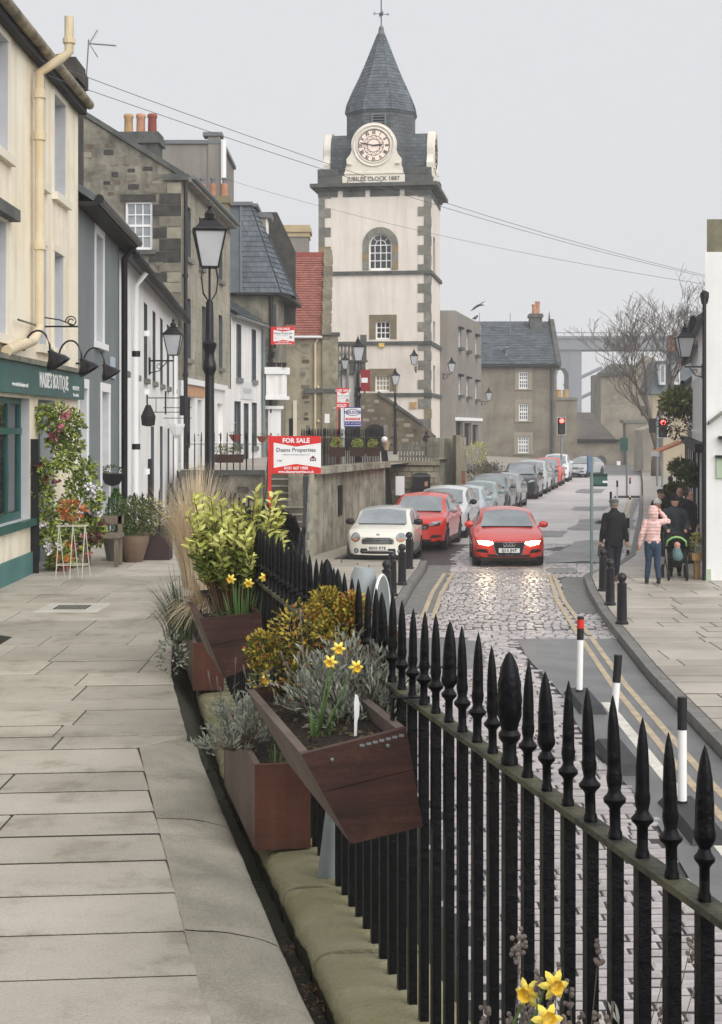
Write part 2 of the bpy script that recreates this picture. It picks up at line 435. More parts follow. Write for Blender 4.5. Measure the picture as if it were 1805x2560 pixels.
struct(tomesh('setts', V, Fa, sett_i, road), 'stuff')

# tarmac repairs and painted lines, each a thin sheet over the one below
def sheet(name, pts, z, mat, parent=road): return MB().poly([(*p_, z) for p_ in pts]).obj(name, mat, parent)
strip(lambda y: 2.58 + .05 * math.sin(y), lambda y: kr(y) - .02, rng(4, 25.5, 24), ZR + .004, 'tarmac_lane', tar_m, road)
strip(lambda y: kl(y) + .02, lambda y: kl(y) + .6, rng(29, 39, 12), ZR + .004, 'channel_slabs', kerb_m, road)
strip(lambda y: kr(y) - .5, lambda y: kr(y), rng(29, 36, 12), ZR + .004, 'channel_slabs', kerb_m, road)
def patch(name, cx, cy, w, d, sk=.2, z=ZR + .004, seed=0):
    r = random.Random(seed); n = 26; pts = []
    for k in range(n):
        a = 2 * math.pi * k / n
        e = 1 / max(abs(math.cos(a)), abs(math.sin(a))) * r.uniform(.82, 1.02)
        yy = math.sin(a) * e * d / 2
        pts.append((cx + math.cos(a) * e * w / 2 + yy * sk, cy + yy))
    return sheet(name, pts, z, tar_m)
patch('tarmac_patch', 1.0, 24, 2.0, 3.3, 0, seed=1)
patch('tarmac_patch', 6.5, 43.6, 1.9, 8.4, .26, seed=2)
patch('tarmac_patch', 6.2, 50.5, 1.1, 3.2, .2, ZR + .002, seed=3)
patch('tarmac_patch', 8.8, 55.5, 2.4, 7, .2, ZR + .002, seed=4)
patch('tarmac_patch', 9.8, 66, 1.6, 3.5, .2, ZR + .002, seed=5)
patch('tarmac_patch', 4.9, 37.6, .8, 1.4, .1, seed=6)
patch('tarmac_patch', 12.5, 84, 1.6, 6, .2, ZR + .002, seed=9)
def line(name, pts, w, mat, z=ZR + .008):
    b = MB()
    for (a, c) in zip(pts, pts[1:]):
        a, c = Vector(a), Vector(c); n = Vector(((c - a).y, -(c - a).x)).normalized() * w / 2
        b.poly([(*(a - n), z), (*(a + n), z), (*(c + n), z), (*(c - n), z)])
    return b.obj(name, mat, road, merge=True)
for off in (0, .2):
    line('yellow_line', [(3.22 + off, 8), (3.25 + off, 15.2), (3.42 + off * .9, 21), (3.66 + off * .9, 25.8)], .085, yel_m)
    line('yellow_line', [(3.66 + off * .9, 25.9), (3.95 + off * .7, 31), (4.45 + off * .5, 36.4)], .085, yel_m, ZR + .014)
    line('yellow_line', [(1.12 + off, 28.2), (1.5 + off, 32.5), (2.0 + off, 36.8)], .09, yel_m, ZR + .014)
    line('yellow_line', [(6.8 + off * .8, 44), (8.2 + off * .8, 50), (10.6 + off * .8, 62), (13.6 + off * .8, 78)], .09, yel_m)
line('white_line', [(2.98, 8), (3.02, 13.4), (3.12, 19.6)], .13, wline_m)

# kerbs
def kerb(name, fn, ys, side, parent):
    for y0, y1 in zip(ys, ys[1:]):
        a, c = fn(y0 + .008), fn(y1 - .008)
        MB().hexa([(a, y0+.008, ZR-.05), (a + .17*side, y0+.008, ZR-.05), (c + .17*side, y1-.008, ZR-.05), (c, y1-.008, ZR-.05),
                   (a + .015*side, y0+.008, ZP+.004), (a + .17*side, y0+.008, ZP+.004), (c + .17*side, y1-.008, ZP+.004), (c + .015*side, y1-.008, ZP+.004)]).obj(name, kerb_m, parent)
pave_r = struct(strip(lambda y: kr(y) + .1, lambda y: kr(y) + 12, rng(4, 165, 60), ZP - .005, 'pavement_opposite', joint_m))
pave_l = struct(strip(lambda y: -6.0, lambda y: kl(y) - .1, rng(3, 39.2, 24), ZP - .005, 'pavement_lower', joint_m))
kerb('kerb_stone', kr, rng(9, 36, 30), 1, pave_r)
kerb('kerb_stone', kr, rng(36, 41, 6) + rng(42, 76, 20), 1, pave_r)
kerb('kerb_stone', kl, rng(22, 39, 16), -1, pave_l)
kerb('kerb_stone', lambda y: interp(BAY, y), rng(40, 110, 36), -1, pave_l)
strip(lambda y: interp(BAY, y) - 6, lambda y: interp(BAY, y) - .15, rng(39.2, 112, 24), ZP - .005, 'bay_footway', flag_far, pave_l)
def flags(parent, ys, fa, fb, z, mat, wmin, wmax, gap=.012, gy=.026, dirx=0.0, t=.06, cuts=None, jz=.003, ch=.006):
    """rows of paving slabs, each its own piece"""
    for r, (y0, y1) in enumerate(zip(ys, ys[1:])):
        xa, xb = fa((y0 + y1) / 2), fb((y0 + y1) / 2)
        cs = cuts.get(r) if cuts else None
        if cs is None:
            cs = [xa]; x = xa + RN.uniform(.2, wmax)
            while x < xb - .22: cs.append(x); x += RN.uniform(wmin, wmax)
            cs.append(xb)
        for x0, x1 in zip(cs, cs[1:]):
            e = lambda x, yy: (x, yy + dirx * (x + 1.5) + RN.uniform(-.003, .003))
            xx1 = lambda yy: min(x1, fb(yy)) if x1 > xb - .01 else x1
            xr0, xr1 = (fb(y0) if x1 == xb else x1), (fb(y1) if x1 == xb else x1)
            xl0, xl1 = (fa(y0) if x0 == xa else x0), (fa(y1) if x0 == xa else x0)
            if xr1 - xl1 < .06 or xr0 - xl0 < .06: continue
            g = gap / 2; h = gy / 2 * RN.uniform(.35, 1.3)
            MB().slab([e(xl0 + g, y0 + h), e(xr0 - g, y0 + h), e(xr1 - g, y1 - h), e(xl1 + g, y1 - h)], z - t, z + RN.uniform(-jz*.2, jz), ch).obj('flagstone', mat, parent)
# flags of the opposite pavement as far as they can be told apart
ys = [10.0]
while ys[-1] < 37.5: ys.append(ys[-1] + RN.choice((.5, .6, .75, .9)))
flags(pave_r, ys, lambda y: kr(y) + .18, lambda y: min(kr(y) + 6, max(6.2, .232 * y + .4)), ZP, flag_far, .7, 1.5, .012, .06, 0, .05, ch=.01)
strip(lambda y: kr(y) + .19, lambda y: kr(y) + 4, rng(37.6, 160, 40), ZP - .002, 'footway_far', M('setts_footway', rgb(196,189,180,.85), rgb(172,166,158,.8), .6, .4, 0, wave=dict(w=.9, h=.5, m=.02, v=.85, mo=.6, rot=(0,0,RAD(-11)))), pave_r)
ys = [24.0]
while ys[-1] < 39: ys.append(ys[-1] + RN.choice((.6, .75, .9, 1.0)))
flags(pave_l, ys, lambda y: -2.2, lambda y: kl(y) - .18, ZP, flag_far, .8, 1.6, .012, .07, 0, .05, ch=.01)

# ------------------------------------------------------------------ raised pavement (terrace)
terr = struct(strip(lambda y: -4.6, lambda y: fx(y) - .675 if y < 8.74 else (fx(y) - .42 if y < 13.5 else -1.35), rng(2, 8.735, 8) + rng(8.745, 13.5, 6) + rng(13.55, 27, 8), -.0035, 'terrace', joint_m))
yy = [2640, 2462, 2346, 2246, 2161, 2093, 2035, 1980, 1932, 1872, 1840, 1811, 1774, 1750, 1712, 1682, 1650, 1611, 1587, 1547, 1525, 1503, 1480, 1458, 1438, 1418, 1398, 1372, 1350, 1338]
rowY = [EYE * FPX / (q - HY) for q in yy]
def cut(r, pxs):
    ym = (rowY[r] + rowY[r+1]) / 2; return [wx(q, ym) for q in pxs]
fe = lambda y: fx(y) - .68 if y < 8.4 else (fx(y) - .40 if y < 13.5 else -1.5)
cuts = {}
def setcut(r, *pxs):
    ym = (rowY[r] + rowY[r+1]) / 2; xb = fe(ym); xa = -4.0 if ym > 14 else -2.9
    cuts[r] = [xa] + [wx(q, ym) for q in pxs if xa + .1 < wx(q, ym) < xb - .1] + [xb]
for r, pxs in {0: (), 1: (), 2: (), 3: (), 4: (-300,), 5: (8,), 6: (-330,), 7: (16,), 8: (28, -420), 9: (145,), 10: (146,), 11: (199,), 12: (201, -60), 13: (200,), 14: (206,), 15: (115, 360), 16: (24, 152, 390), 17: (118, 330), 18: (-60, 220), 19: (40, 380), 20: (180,), 21: (95, 262)}.items(): setcut(r, *pxs)
def left_edge(y): return -4.0 if y > 14 else -2.9
flags(terr, rowY, left_edge, fe, 0, flag_m, .7, 1.3, .006, .034, .09, .06, cuts)
# apron falling to the gutter: cracked concrete bays
edge = [1.6, 3.2, 4.35, 5.35, 6.9, 8.74]
def rgh(x, y, z): return (x, y, z + NZ.noise(Vector((x * 5, y * 3, 1))) * .008 + NZ.noise(Vector((x * 19, y * 14, 5))) * .004)
AX = [(0.0, 0.0), (.05, -.002), (.1, -.005), (.15, -.010), (.2, -.017), (.25, -.027), (.29, -.038), (.32, -.052), (.338, -.075), (.348, -.12), (.356, -.188)]
for y0, y1 in zip(edge, edge[1:]):
    b = MB(); n = 26
    for a in range(n):
        ya, yb = lerp(y0 + .006, y1 - .006, a / n), lerp(y0 + .006, y1 - .006, (a + 1) / n)
        for (o0, z0), (o1, z1) in zip(AX, AX[1:]):
            b.poly([rgh(fx(ya) - .672 + o0, ya, z0), rgh(fx(ya) - .672 + o1, ya, z1), rgh(fx(yb) - .672 + o1, yb, z1), rgh(fx(yb) - .672 + o0, yb, z0)])
    b.obj('apron_slab', apron_m, terr, smooth=True, merge=True)
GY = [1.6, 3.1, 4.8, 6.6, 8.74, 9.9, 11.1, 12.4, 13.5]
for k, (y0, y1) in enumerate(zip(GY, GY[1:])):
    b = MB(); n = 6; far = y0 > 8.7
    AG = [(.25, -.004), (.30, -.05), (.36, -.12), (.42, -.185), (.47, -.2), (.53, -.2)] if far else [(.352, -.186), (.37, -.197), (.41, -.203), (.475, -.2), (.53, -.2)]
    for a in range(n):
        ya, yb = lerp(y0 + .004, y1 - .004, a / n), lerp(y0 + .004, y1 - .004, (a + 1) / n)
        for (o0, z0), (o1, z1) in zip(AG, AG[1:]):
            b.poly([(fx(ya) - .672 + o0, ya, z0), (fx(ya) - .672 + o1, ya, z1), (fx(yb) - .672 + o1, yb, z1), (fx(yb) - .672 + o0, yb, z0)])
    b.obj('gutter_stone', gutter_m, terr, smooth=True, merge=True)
# retaining wall under the railing and its coping stones
rw = thing('retaining_wall', 'low mossy stone coping under the near black spiked railing', 'wall', (0, 0, ZR))
b = MB()
for y0, y1 in zip(rng(1.6, 13.5, 12), rng(1.6, 13.5, 12)[1:]):
    b.hexa([(fx(y0)-.13, y0, -.2), (fx(y0)+.12, y0, -.2), (fx(y1)+.12, y1, -.2), (fx(y1)-.13, y1, -.2), (fx(y0)-.13, y0, 1.6), (fx(y0)+.12, y0, 1.6), (fx(y1)+.12, y1, 1.6), (fx(y1)-.13, y1, 1.6)])
b.obj('wall_core', retain_m, rw)
face_strip_m = M('dark_face_strip', rgb(66,64,48,.7), rgb(48,48,36,.7), 4, .7, .5, 40)
PY = [1.6, 2.5, 3.6, 4.45, 5.32, 6.05, 6.62, 7.5, 8.4, 9.3, 10.4, 11.5, 12.5, 13.5]
for y0, y1 in zip(PY, PY[1:]):
    b = MB(); n = 18; t = RN.uniform(-.012, .008)
    pr = [(-.205, -.30), (-.215, -.22), (-.23, -.13), (-.224, -.1), (-.205, -.078), (-.17, -.067), (-.12, -.064), (-.06, -.062), (0, -.062), (.07, -.064), (.14, -.066), (.17, -.10), (.17, -.22)]
    def wob(x, y, z):      # worn, uneven faces
        q = NZ.noise_vector(Vector((x * 7, y * 7, z * 7 + y0))) * .010 + NZ.noise_vector(Vector((x * 26, y * 26, z * 26))) * .004
        return (x + q.x, y, z + q.z * (1 if z > -ZR - .15 else .3))
    for a in range(n):
        ya, yb = lerp(y0 + .009, y1 - .009, a / n), lerp(y0 + .009, y1 - .009, (a + 1) / n)
        for (o0, z0), (o1, z1) in zip(pr, pr[1:]):
            b.poly([wob(fx(ya)+o0, ya, z0-ZR+t), wob(fx(ya)+o1, ya, z1-ZR+t), wob(fx(yb)+o1, yb, z1-ZR+t), wob(fx(yb)+o0, yb, z0-ZR+t)])
    for ye in (y0 + .009, y1 - .009): b.poly([wob(fx(ye)+o, ye, z-ZR+t) for o, z in pr])
    co = b.obj('coping_stone', plinth_m, rw, smooth=50, merge=True)
    b = MB(); pf_ = [(-.211, -.30), (-.2205, -.22), (-.2335, -.19), (-.2355, -.13)]     # darker colour strip low on the gutter side
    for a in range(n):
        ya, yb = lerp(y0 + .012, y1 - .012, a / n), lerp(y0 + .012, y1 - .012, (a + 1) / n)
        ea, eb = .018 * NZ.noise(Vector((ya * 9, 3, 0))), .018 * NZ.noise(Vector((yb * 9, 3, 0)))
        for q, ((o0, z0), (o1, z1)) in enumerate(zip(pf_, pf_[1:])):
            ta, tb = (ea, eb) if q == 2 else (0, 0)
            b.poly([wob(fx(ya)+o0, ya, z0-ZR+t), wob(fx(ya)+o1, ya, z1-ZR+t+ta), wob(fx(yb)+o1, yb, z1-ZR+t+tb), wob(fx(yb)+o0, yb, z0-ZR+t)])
    b.obj('dark_face', face_strip_m, co, smooth=True)

# ------------------------------------------------------------------ railings
def finial_mesh(k=1.0, flat=1.0):
    pr = [(.0145, 0), (.0145, .01), (.0115, .018), (.0115, .06), (.015, .066), (.0225, .073), (.0235, .08), (.016, .088), (.0125, .096), (.0155*k, .112), (.0165*k, .122), (.0145*k, .134), (.0142*k, .15), (.0138*k, .18), (.0115*k, .225), (.0075*k, .258), (.0035*k, .277), (.0008, .287)]
    return MB().lathe(pr, 12, sy=flat).obj('finial', iron_m, smooth=40)
def pineapple_mesh():
    b = MB()
    pr = [(.022, 0), (.022, .015), (.018, .025), (.018, .055), (.027, .066), (.029, .078), (.021, .09), (.024, .105), (.029, .125), (.031, .145), (.031, .165), (.03, .185), (.0285, .205), (.026, .225), (.022, .245), (.016, .265), (.009, .28), (.002, .288)]
    n, rings = 16, []
    for k, (r, z) in enumerate(pr):
        rings.append([b.p((math.cos(2*math.pi*j/n) * r * (1 + (.075 * (-1) ** (j + k) if k > 6 else 0)), math.sin(2*math.pi*j/n) * r * (1 + (.075 * (-1) ** (j + k) if k > 6 else 0)), z)) for j in range(n)])
    for A, B in zip(rings, rings[1:]):
        for j in range(n): b.f.append([A[j], A[(j+1)%n], B[(j+1)%n], B[j]])
    b.f.append(rings[-1])
    return b.obj('finial', iron_m, smooth=30)
def railing(label, path, z_rail, z_foot, spacing=.142, post_every=8, post_at=None, group=None, name='railing', bars=True):
    """path: list of xy; z functions of path parameter (metres)"""
    P = [Vector(q) for q in path]
    L = [0]
    for a, c in zip(P, P[1:]): L.append(L[-1] + (c - a).length)
    def at(s):
        for k in range(len(P) - 1):
            if s <= L[k+1] or k == len(P) - 2:
                t = (s - L[k]) / (L[k+1] - L[k]); return P[k].lerp(P[k+1], t), (P[k+1] - P[k]).normalized()
    base = at(0)[0]
    root = thing(name, label, 'railing', (base.x, base.y, z_foot(0)), 0, group)
    o0 = Vector((base.x, base.y, z_foot(0)))
    b = MB(); nS = max(2, int(L[-1] / .25))
    for k in range(nS):
        s0, s1 = L[-1]*k/nS, L[-1]*(k+1)/nS
        (a, d0), (c, d1) = at(s0), at(s1)
        n0 = Vector((-d0.y, d0.x)) * .024; n1 = Vector((-d1.y, d1.x)) * .024
        b.hexa([Vector((*(a - n0), z_rail(s0)-.014)) - o0, Vector((*(a + n0), z_rail(s0)-.014)) - o0, Vector((*(c + n1), z_rail(s1)-.014)) - o0, Vector((*(c - n1), z_rail(s1)-.014)) - o0,
                Vector((*(a - n0), z_rail(s0))) - o0, Vector((*(a + n0), z_rail(s0))) - o0, Vector((*(c + n1), z_rail(s1))) - o0, Vector((*(c - n1), z_rail(s1))) - o0])
    b.obj('top_rail', rail_m, root)
    n = int(L[-1] / spacing)
    for k in range(n):
        s = spacing * (k + .5); q, d = at(s); ang = math.atan2(d.y, d.x)
        post = (k in post_at) if post_at is not None else (post_every and k % post_every == post_every // 2)
        zf, zr_ = z_foot(s), z_rail(s)
        bar = inst('post' if post else 'bar', POST_ME if post else BAR_ME, root, (q.x - o0.x, q.y - o0.y, zf - o0.z), ang, (1, 1, zr_ - zf))
        sc = 1.0 + RN.uniform(-.05, .05)
        f = inst('finial', PINE_ME if post else (BROAD_ME if k % 6 == 5 else FIN_ME), bar, (0, 0, 1), RN.random(), (sc, sc, sc / (zr_ - zf)))
        f.rotation_euler = (RN.uniform(-.022, .022), RN.uniform(-.022, .022), RN.random())
    return root
_o = finial_mesh(); FIN_ME = _o.data; bpy.data.objects.remove(_o)
_o = finial_mesh(1.5, .8); BROAD_ME = _o.data; bpy.data.objects.remove(_o)
_o = pineapple_mesh(); PINE_ME = _o.data; bpy.data.objects.remove(_o)
_o = MB().box(-.0135, .0135, -.0135, .0135, 0, 1).obj('bar', iron_m); BAR_ME = _o.data; bpy.data.objects.remove(_o)
_o = MB().box(-.0165, .0165, -.0165, .0165, 0, 1).obj('post', iron_m); POST_ME = _o.data; bpy.data.objects.remove(_o)
path = [(fx(y), y) for y in rng(2.0, 11.6, 40)]
main_rail = railing('black iron railing with spear finials running beside the two wooden planters', path, lambda s: .9, lambda s: -.07, post_at={13, 31, 47, 58})
# second railing that swings round the stair well further on
arc = [(-1.28, 11.9), (-1.5, 14), (-1.52, 16), (-1.42, 18), (-1.2, 19.3), (-.98, 18.6), (-.72, 16.6), (-.58, 14.6), (-.52, 12.6), (-.5, 11.2)]
railing('black railing curving round the stair well behind the yellow-green shrub', arc, lambda s: .5, lambda s: -.5, .12, 9)
railing('short black railing across the end of the raised pavement behind the pots', [(-3.9, 23.4), (-3.2, 23.6), (-2.2, 23.4), (-1.6, 22.6)], lambda s: .42 + .1 * math.sin(s * 1.1), lambda s: -.1, .13, 7)

dc = thing('drain_cover', 'pale square drain cover with dark slots set in the raised pavement', 'drain cover', (wx(105,14.9), 14.5, 0))
MB().slab([(0,0),(.6,0),(.62,.68),(.02,.68)], -.04, .008, .008).obj('frame', M('pale_concrete', rgb(206,202,192,.95), rgb(188,184,174,.9), 4, .8), dc)
for k in range(9): MB().box(.15+k*.036,.172+k*.036,.16,.5,.0085,.011).obj('slot', dark_m, dc)
# ------------------------------------------------------------------ building kit (local x along the front, y into the house, z up)
def wall_holes(b, w, z0, z1, holes, rev=.16, x0=0.0, y=0.0, rv=None):
    """wall plane y with rectangular openings and their reveals; top(x) may cut it to a slope"""
    xs = sorted(set([x0, w] + [q for h in holes for q in h[:2]])); zs = sorted(set([z0, z1] + [q for h in holes for q in h[2:4]]))
    for xa, xb in zip(xs, xs[1:]):
        for za, zb in zip(zs, zs[1:]):
            xm, zm = (xa+xb)/2, (za+zb)/2
            if any(h[0] < xm < h[1] and h[2] < zm < h[3] for h in holes): continue
            b.poly([(xa, y, za), (xb, y, za), (xb, y, zb), (xa, y, zb)])
    for h in holes:
        a, c, d, e = h[:4]
        r = b if rv is None else MB()
        r.poly([(a,y,d),(a,y+rev,d),(a,y+rev,e),(a,y,e)]); r.poly([(c,y,d),(c,y,e),(c,y+rev,e),(c,y+rev,d)])
        r.poly([(a,y,e),(a,y+rev,e),(c,y+rev,e),(c,y,e)]); r.poly([(a,y,d),(c,y,d),(c,y+rev,d),(a,y+rev,d)])
        if rv is not None: r.obj('reveal', rv[0], rv[1])
    return b
def window(parent, x0, x1, z0, z1, nx=2, ny=2, y=.12, frame=None, glass=None, bar=.022, edge=.05, name='window', label=None, split=True, sash=True):
    frame = frame or whitetrim; glass = glass or glass_d
    b = MB()
    b.box(x0, x0+edge, y, y+.05, z0, z1); b.box(x1-edge, x1, y, y+.05, z0, z1)
    b.box(x0+edge, x1-edge, y, y+.05, z0, z0+edge*1.3); b.box(x0+edge, x1-edge, y, y+.05, z1-edge, z1)
    ix0, ix1, iz0, iz1 = x0+edge, x1-edge, z0+edge*1.3, z1-edge
    for k in range(1, nx):
        q = lerp(ix0, ix1, k/nx); b.box(q-bar/2, q+bar/2, y+.008, y+.044, iz0, iz1)
    for k in range(1, ny):
        q = lerp(iz0, iz1, k/ny); h = bar*1.1 if (sash and k*2 == ny) else bar/2
        b.box(ix0, ix1, y+.004, y+.046, q-h, q+h)
    o = b.obj(name, frame, parent)
    if label: o['label'] = label
    if split and nx*ny > 1:
        for i in range(nx):
            for j in range(ny):
                MB().poly([(lerp(ix0,ix1,i/nx)+bar*.3, y+.03+RN.uniform(-.002,.002), lerp(iz0,iz1,j/ny)+bar*.3), (lerp(ix0,ix1,(i+1)/nx)-bar*.3, y+.03+RN.uniform(-.002,.002), lerp(iz0,iz1,j/ny)+bar*.3),
                           (lerp(ix0,ix1,(i+1)/nx)-bar*.3, y+.03+RN.uniform(-.002,.002), lerp(iz0,iz1,(j+1)/ny)-bar*.3), (lerp(ix0,ix1,i/nx)+bar*.3, y+.03+RN.uniform(-.002,.002), lerp(iz0,iz1,(j+1)/ny)-bar*.3)]).obj('pane', glass, o)
    else:
        MB().poly([(ix0-.01, y+.03, iz0-.01), (ix1+.01, y+.03, iz0-.01), (ix1+.01, y+.03, iz1+.01), (ix0-.01, y+.03, iz1+.01)]).obj('pane', glass, o)
    return o
def surround(parent, x0, x1, z0, z1, t=.13, proud=.02, mat=None, sill=True, name='window_surround'):
    b = MB(); m = mat or whitetrim
    b.box(x0-t, x0-.002, -proud, .01, z0, z1); b.box(x1+.002, x1+t, -proud, .01, z0, z1); b.box(x0-t, x1+t, -proud-.003, .01, z1+.002, z1+t)
    if sill: b.box(x0-t-.03, x1+t+.03, -proud-.06, .1, z0-.1, z0-.002)
    return b.obj(name, m, parent)
def door(parent, x0, x1, z0, z1, mat, y=.14, panels=True, handle=True):
    b = MB().box(x0, x1, y, y+.05, z0, z1)
    if panels:
        w = (x1-x0)
        for (a, c) in ((.1, .45), (.55, .9)):
            for (d, e) in ((.08, .4), (.5, .92)):
                b.box(x0+w*a, x0+w*c, y-.012, y+.01, lerp(z0,z1,d), lerp(z0,z1,e))
    o = b.obj('door', mat, parent)
    if handle: MB().ball((x1-.09, y-.04, lerp(z0,z1,.47)), .028, 8, 5).obj('handle', steel_m, o)
    return o
def pipe(parent, pts, r, mat, name='downpipe', collars=()):
    b = MB().tube(pts, r, 10)
    for k in collars:
        b.tube([(pts[0][0], pts[0][1], k-.05), (pts[0][0], pts[0][1], k+.05)], r*1.35, 10)
    return b.obj(name, mat, parent, smooth=40)
def roof_slab(parent, pts, t, mat, name='roof'):
    n = (Vector(pts[1])-Vector(pts[0])).cross(Vector(pts[3])-Vector(pts[0])).normalized()
    if n.z < 0: n = -n
    return MB().prism([Vector(q)-n*t for q in pts], n*t).obj(name, mat, parent)
def slates(parent, bl, br, tr, tl, rows, wdt, mat, name='slates', single=False, lift=.012, th=.012, jit=.0, seed=3, flat=False):
    """overlapping slates in courses on a sloped quad"""
    bl, br, tr, tl = map(Vector, (bl, br, tr, tl)); r = random.Random(seed)
    n = (br-bl).cross(tl-bl).normalized()
    allb = MB(); k_ = 0
    for j in range(rows):
        t0, t1 = j/rows, min((j+1.25)/rows, 1.0)
        L0, R0, L1, R1 = bl.lerp(tl,t0), br.lerp(tr,t0), bl.lerp(tl,t1), br.lerp(tr,t1)
        c = max(1, int(round((R0-L0).length/wdt))); off = .5*(j%2)
        us = [0]+[(i+off)/c for i in range(1 if off==0 else 0, c) if (i+off)/c > .02]+[1]
        for u0, u1 in zip(us, us[1:]):
            if u1-u0 < .2/c: continue
            g = .035/c; e = lift + r.uniform(0,.004)
            dz = (r.uniform(-jit, jit))/rows
            a0 = L0.lerp(R0,u0+g)+n*e; a1 = L0.lerp(R0,u1-g)+n*(e+r.uniform(-.002,.002)); b1 = L1.lerp(R1,u1-g)+n*.001; b0 = L1.lerp(R1,u0+g)+n*.001
            if dz: s_ = (tl-bl)*dz; a0 += s_; a1 += s_
            b = MB() if single else allb
            b.f.append([b.p(q) for q in (a0,a1,b1,b0)])
            i0 = len(b.v)
            for q in (a0, a1): b.p(q - n*th)
            b.f.append([i0-4, i0, i0+1, i0-3])
            if single: b.obj('slate', mat, parent)
    if not single: return struct(allb.obj(name, mat, parent), 'stuff')
def chimney(parent, x0, x1, y0, y1, z0, z1, pots, mat, cap=.25, name='chimney', capm=None, ov=.1):
    b = MB().box(x0, x1, y0, y1, z0, z1-cap)
    b.box(x0-ov, x1+ov, y0-ov, y1+ov, z1-cap, z1-cap*.35); b.box(x0-ov*.4, x1+ov*.4, y0-ov*.4, y1+ov*.4, z1-cap*.35, z1)
    o = b.obj(name, mat, parent)
    for (px_, h, r, m, top) in pots:
        pr = [(r*1.05,0),(r,.04),(r*.92,h*.75),(r*.92,h*.84),(r*1.1,h*.86),(r*1.1,h*.93),(r*.95,h),(r*.75,h)]
        c = MB().lathe(pr, 14, (px_, (y0+y1)/2, z1)); q = c.obj('chimney_pot', m, o, smooth=40)
        if top: MB().lathe([(r*.5,0),(r*.55,.18),(r*.7,.2),(r*.7,.26),(r*.2,.3)], 10, (px_, (y0+y1)/2, z1+h)).obj('cowl', lead_m, q)
    return o
def rubble(parent, w0, w1, z0, z1, n, mats, ymin=-.02, inside=None, size=(.2,.55), seed=1, name='stone'):
    """separate face stones standing just proud of the mortar"""
    r = random.Random(seed); done = []
    tries = 0
    while len(done) < n and tries < n*40:
        tries += 1
        w, h = r.uniform(*size), r.uniform(.13,.24)
        x, z = r.uniform(w0, w1-w), r.uniform(z0, z1-h)
        if inside and not (inside(x,z) and inside(x+w,z) and inside(x,z+h) and inside(x+w,z+h)): continue
        if any(x < q[0]+q[2]+.04 and q[0] < x+w+.04 and z < q[1]+q[3]+.03 and q[1] < z+h+.03 for q in done): continue
        done.append((x,z,w,h))
        pts = []
        for a in range(8):
            t = 2*math.pi*a/8; e = 1/max(abs(math.cos(t)),abs(math.sin(t)))**.75
            pts.append((x+w/2+math.cos(t)*e*w/2*r.uniform(.85,1), .03, z+h/2+math.sin(t)*e*h/2*r.uniform(.85,1)))
        c = Vector((x+w/2, .03, z+h/2)); dy = r.uniform(.6,1)*(ymin-.03)
        tp = [Vector((lerp(c.x,q[0],.86), q[1], lerp(c.z,q[2],.84))) for q in pts]
        MB().prism(pts, (0, dy, 0), tp).obj(name, mats[r.randrange(len(mats))], parent)
    return done

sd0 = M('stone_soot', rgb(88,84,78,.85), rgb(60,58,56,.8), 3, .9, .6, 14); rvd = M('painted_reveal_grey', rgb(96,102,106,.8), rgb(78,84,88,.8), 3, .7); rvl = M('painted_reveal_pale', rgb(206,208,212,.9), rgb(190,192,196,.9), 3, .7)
# ------------------------------------------------------------------ A: cream house with the green shop
def ang(p, q): return math.atan2(q[1]-p[1], q[0]-p[0])
A0, A1 = (-3.86, 8.0), (-3.95, 21.5)
hA = thing('cream_house', 'tall cream rendered house with green shopfront at the left edge', 'house', (*A0, 0), ang(A0, A1))
LA = 13.5
def aY(Y): return Y-8.0       # distance along the front from world Y
holes = [(aY(13.2),aY(14.1),4.75,6.02),(aY(15.9),aY(17.1),4.75,6.02),(aY(18.72),aY(19.12),4.75,6.02),(aY(19.75),aY(20.55),4.75,6.02),
         (aY(13.2),aY(14.1),2.75,4.0),(aY(15.8),aY(17.0),2.75,4.0),(aY(18.75),aY(19.25),2.75,4.0),(aY(19.75),aY(20.4),2.75,4.0),
         (aY(16.3),aY(18.25),.66,2.08),(aY(12.0),aY(15.2),.66,2.08),(aY(18.75),aY(19.75),.02,2.08)]
b = wall_holes(MB(), LA, 0, 6.3, holes, .24, rv=(rvl, hA)); b.poly([(LA,0,0),(LA,7,0),(LA,7,6.3),(LA,3.5,9.4),(LA,0,6.3)]); b.poly([(0,0,0),(0,7,0),(0,7,6.3),(0,3.5,9.4),(0,0,6.3)])
b.obj('wall', cream_m, hA)
for h in holes[:8]:
    window(hA, *h, 1, 2, y=.16, split=False, glass=glass_l); surround(hA, *h, t=.1, proud=.012, mat=creamtrim)
MB().box(aY(15.6),aY(17.2),-.12,.02,4.03,4.16).obj('lintel', dstone, hA)
roof_slab(hA, [(-.1,-.12,6.28),(LA+.02,-.12,6.28),(LA+.05,3.5,9.5),(-.1,3.5,9.5)], .09, slate_i)
roof_slab(hA, [(-.1,7.2,6.28),(LA+.05,7.2,6.28),(LA+.05,3.5,9.5),(-.1,3.5,9.5)], .09, slate_i, 'roof_back')
MB().tube([(-.1,-.16,6.24),(LA+.02,-.16,6.24)], .065, 10).obj('gutter', M('gutter_cream', rgb(196,182,150,.8), rgb(90,82,66,.7), 3, .6, spot=.6, spc=rgb(60,54,46), sps=2), hA, smooth=40)
MB().box(-.1, LA+.02, -.12, -.02, 6.1, 6.2).obj('soffit', blackmatt, hA)
pc = M('cream_pipe', rgb(232,220,194,.92), rgb(220,202,164,.9), 2, .6, streak=.35, sc=rgb(190,140,86))
pipe(hA, [(aY(18.3),-.11,2.9),(aY(18.3),-.11,5.6),(aY(18.3),-.11,5.95),(aY(18.3),-.36,6.12),(aY(18.3),-.46,6.2),(aY(18.3),-.46,6.62)], .055, pc, 'vent_pipe', (3.9,5.2,5.7))
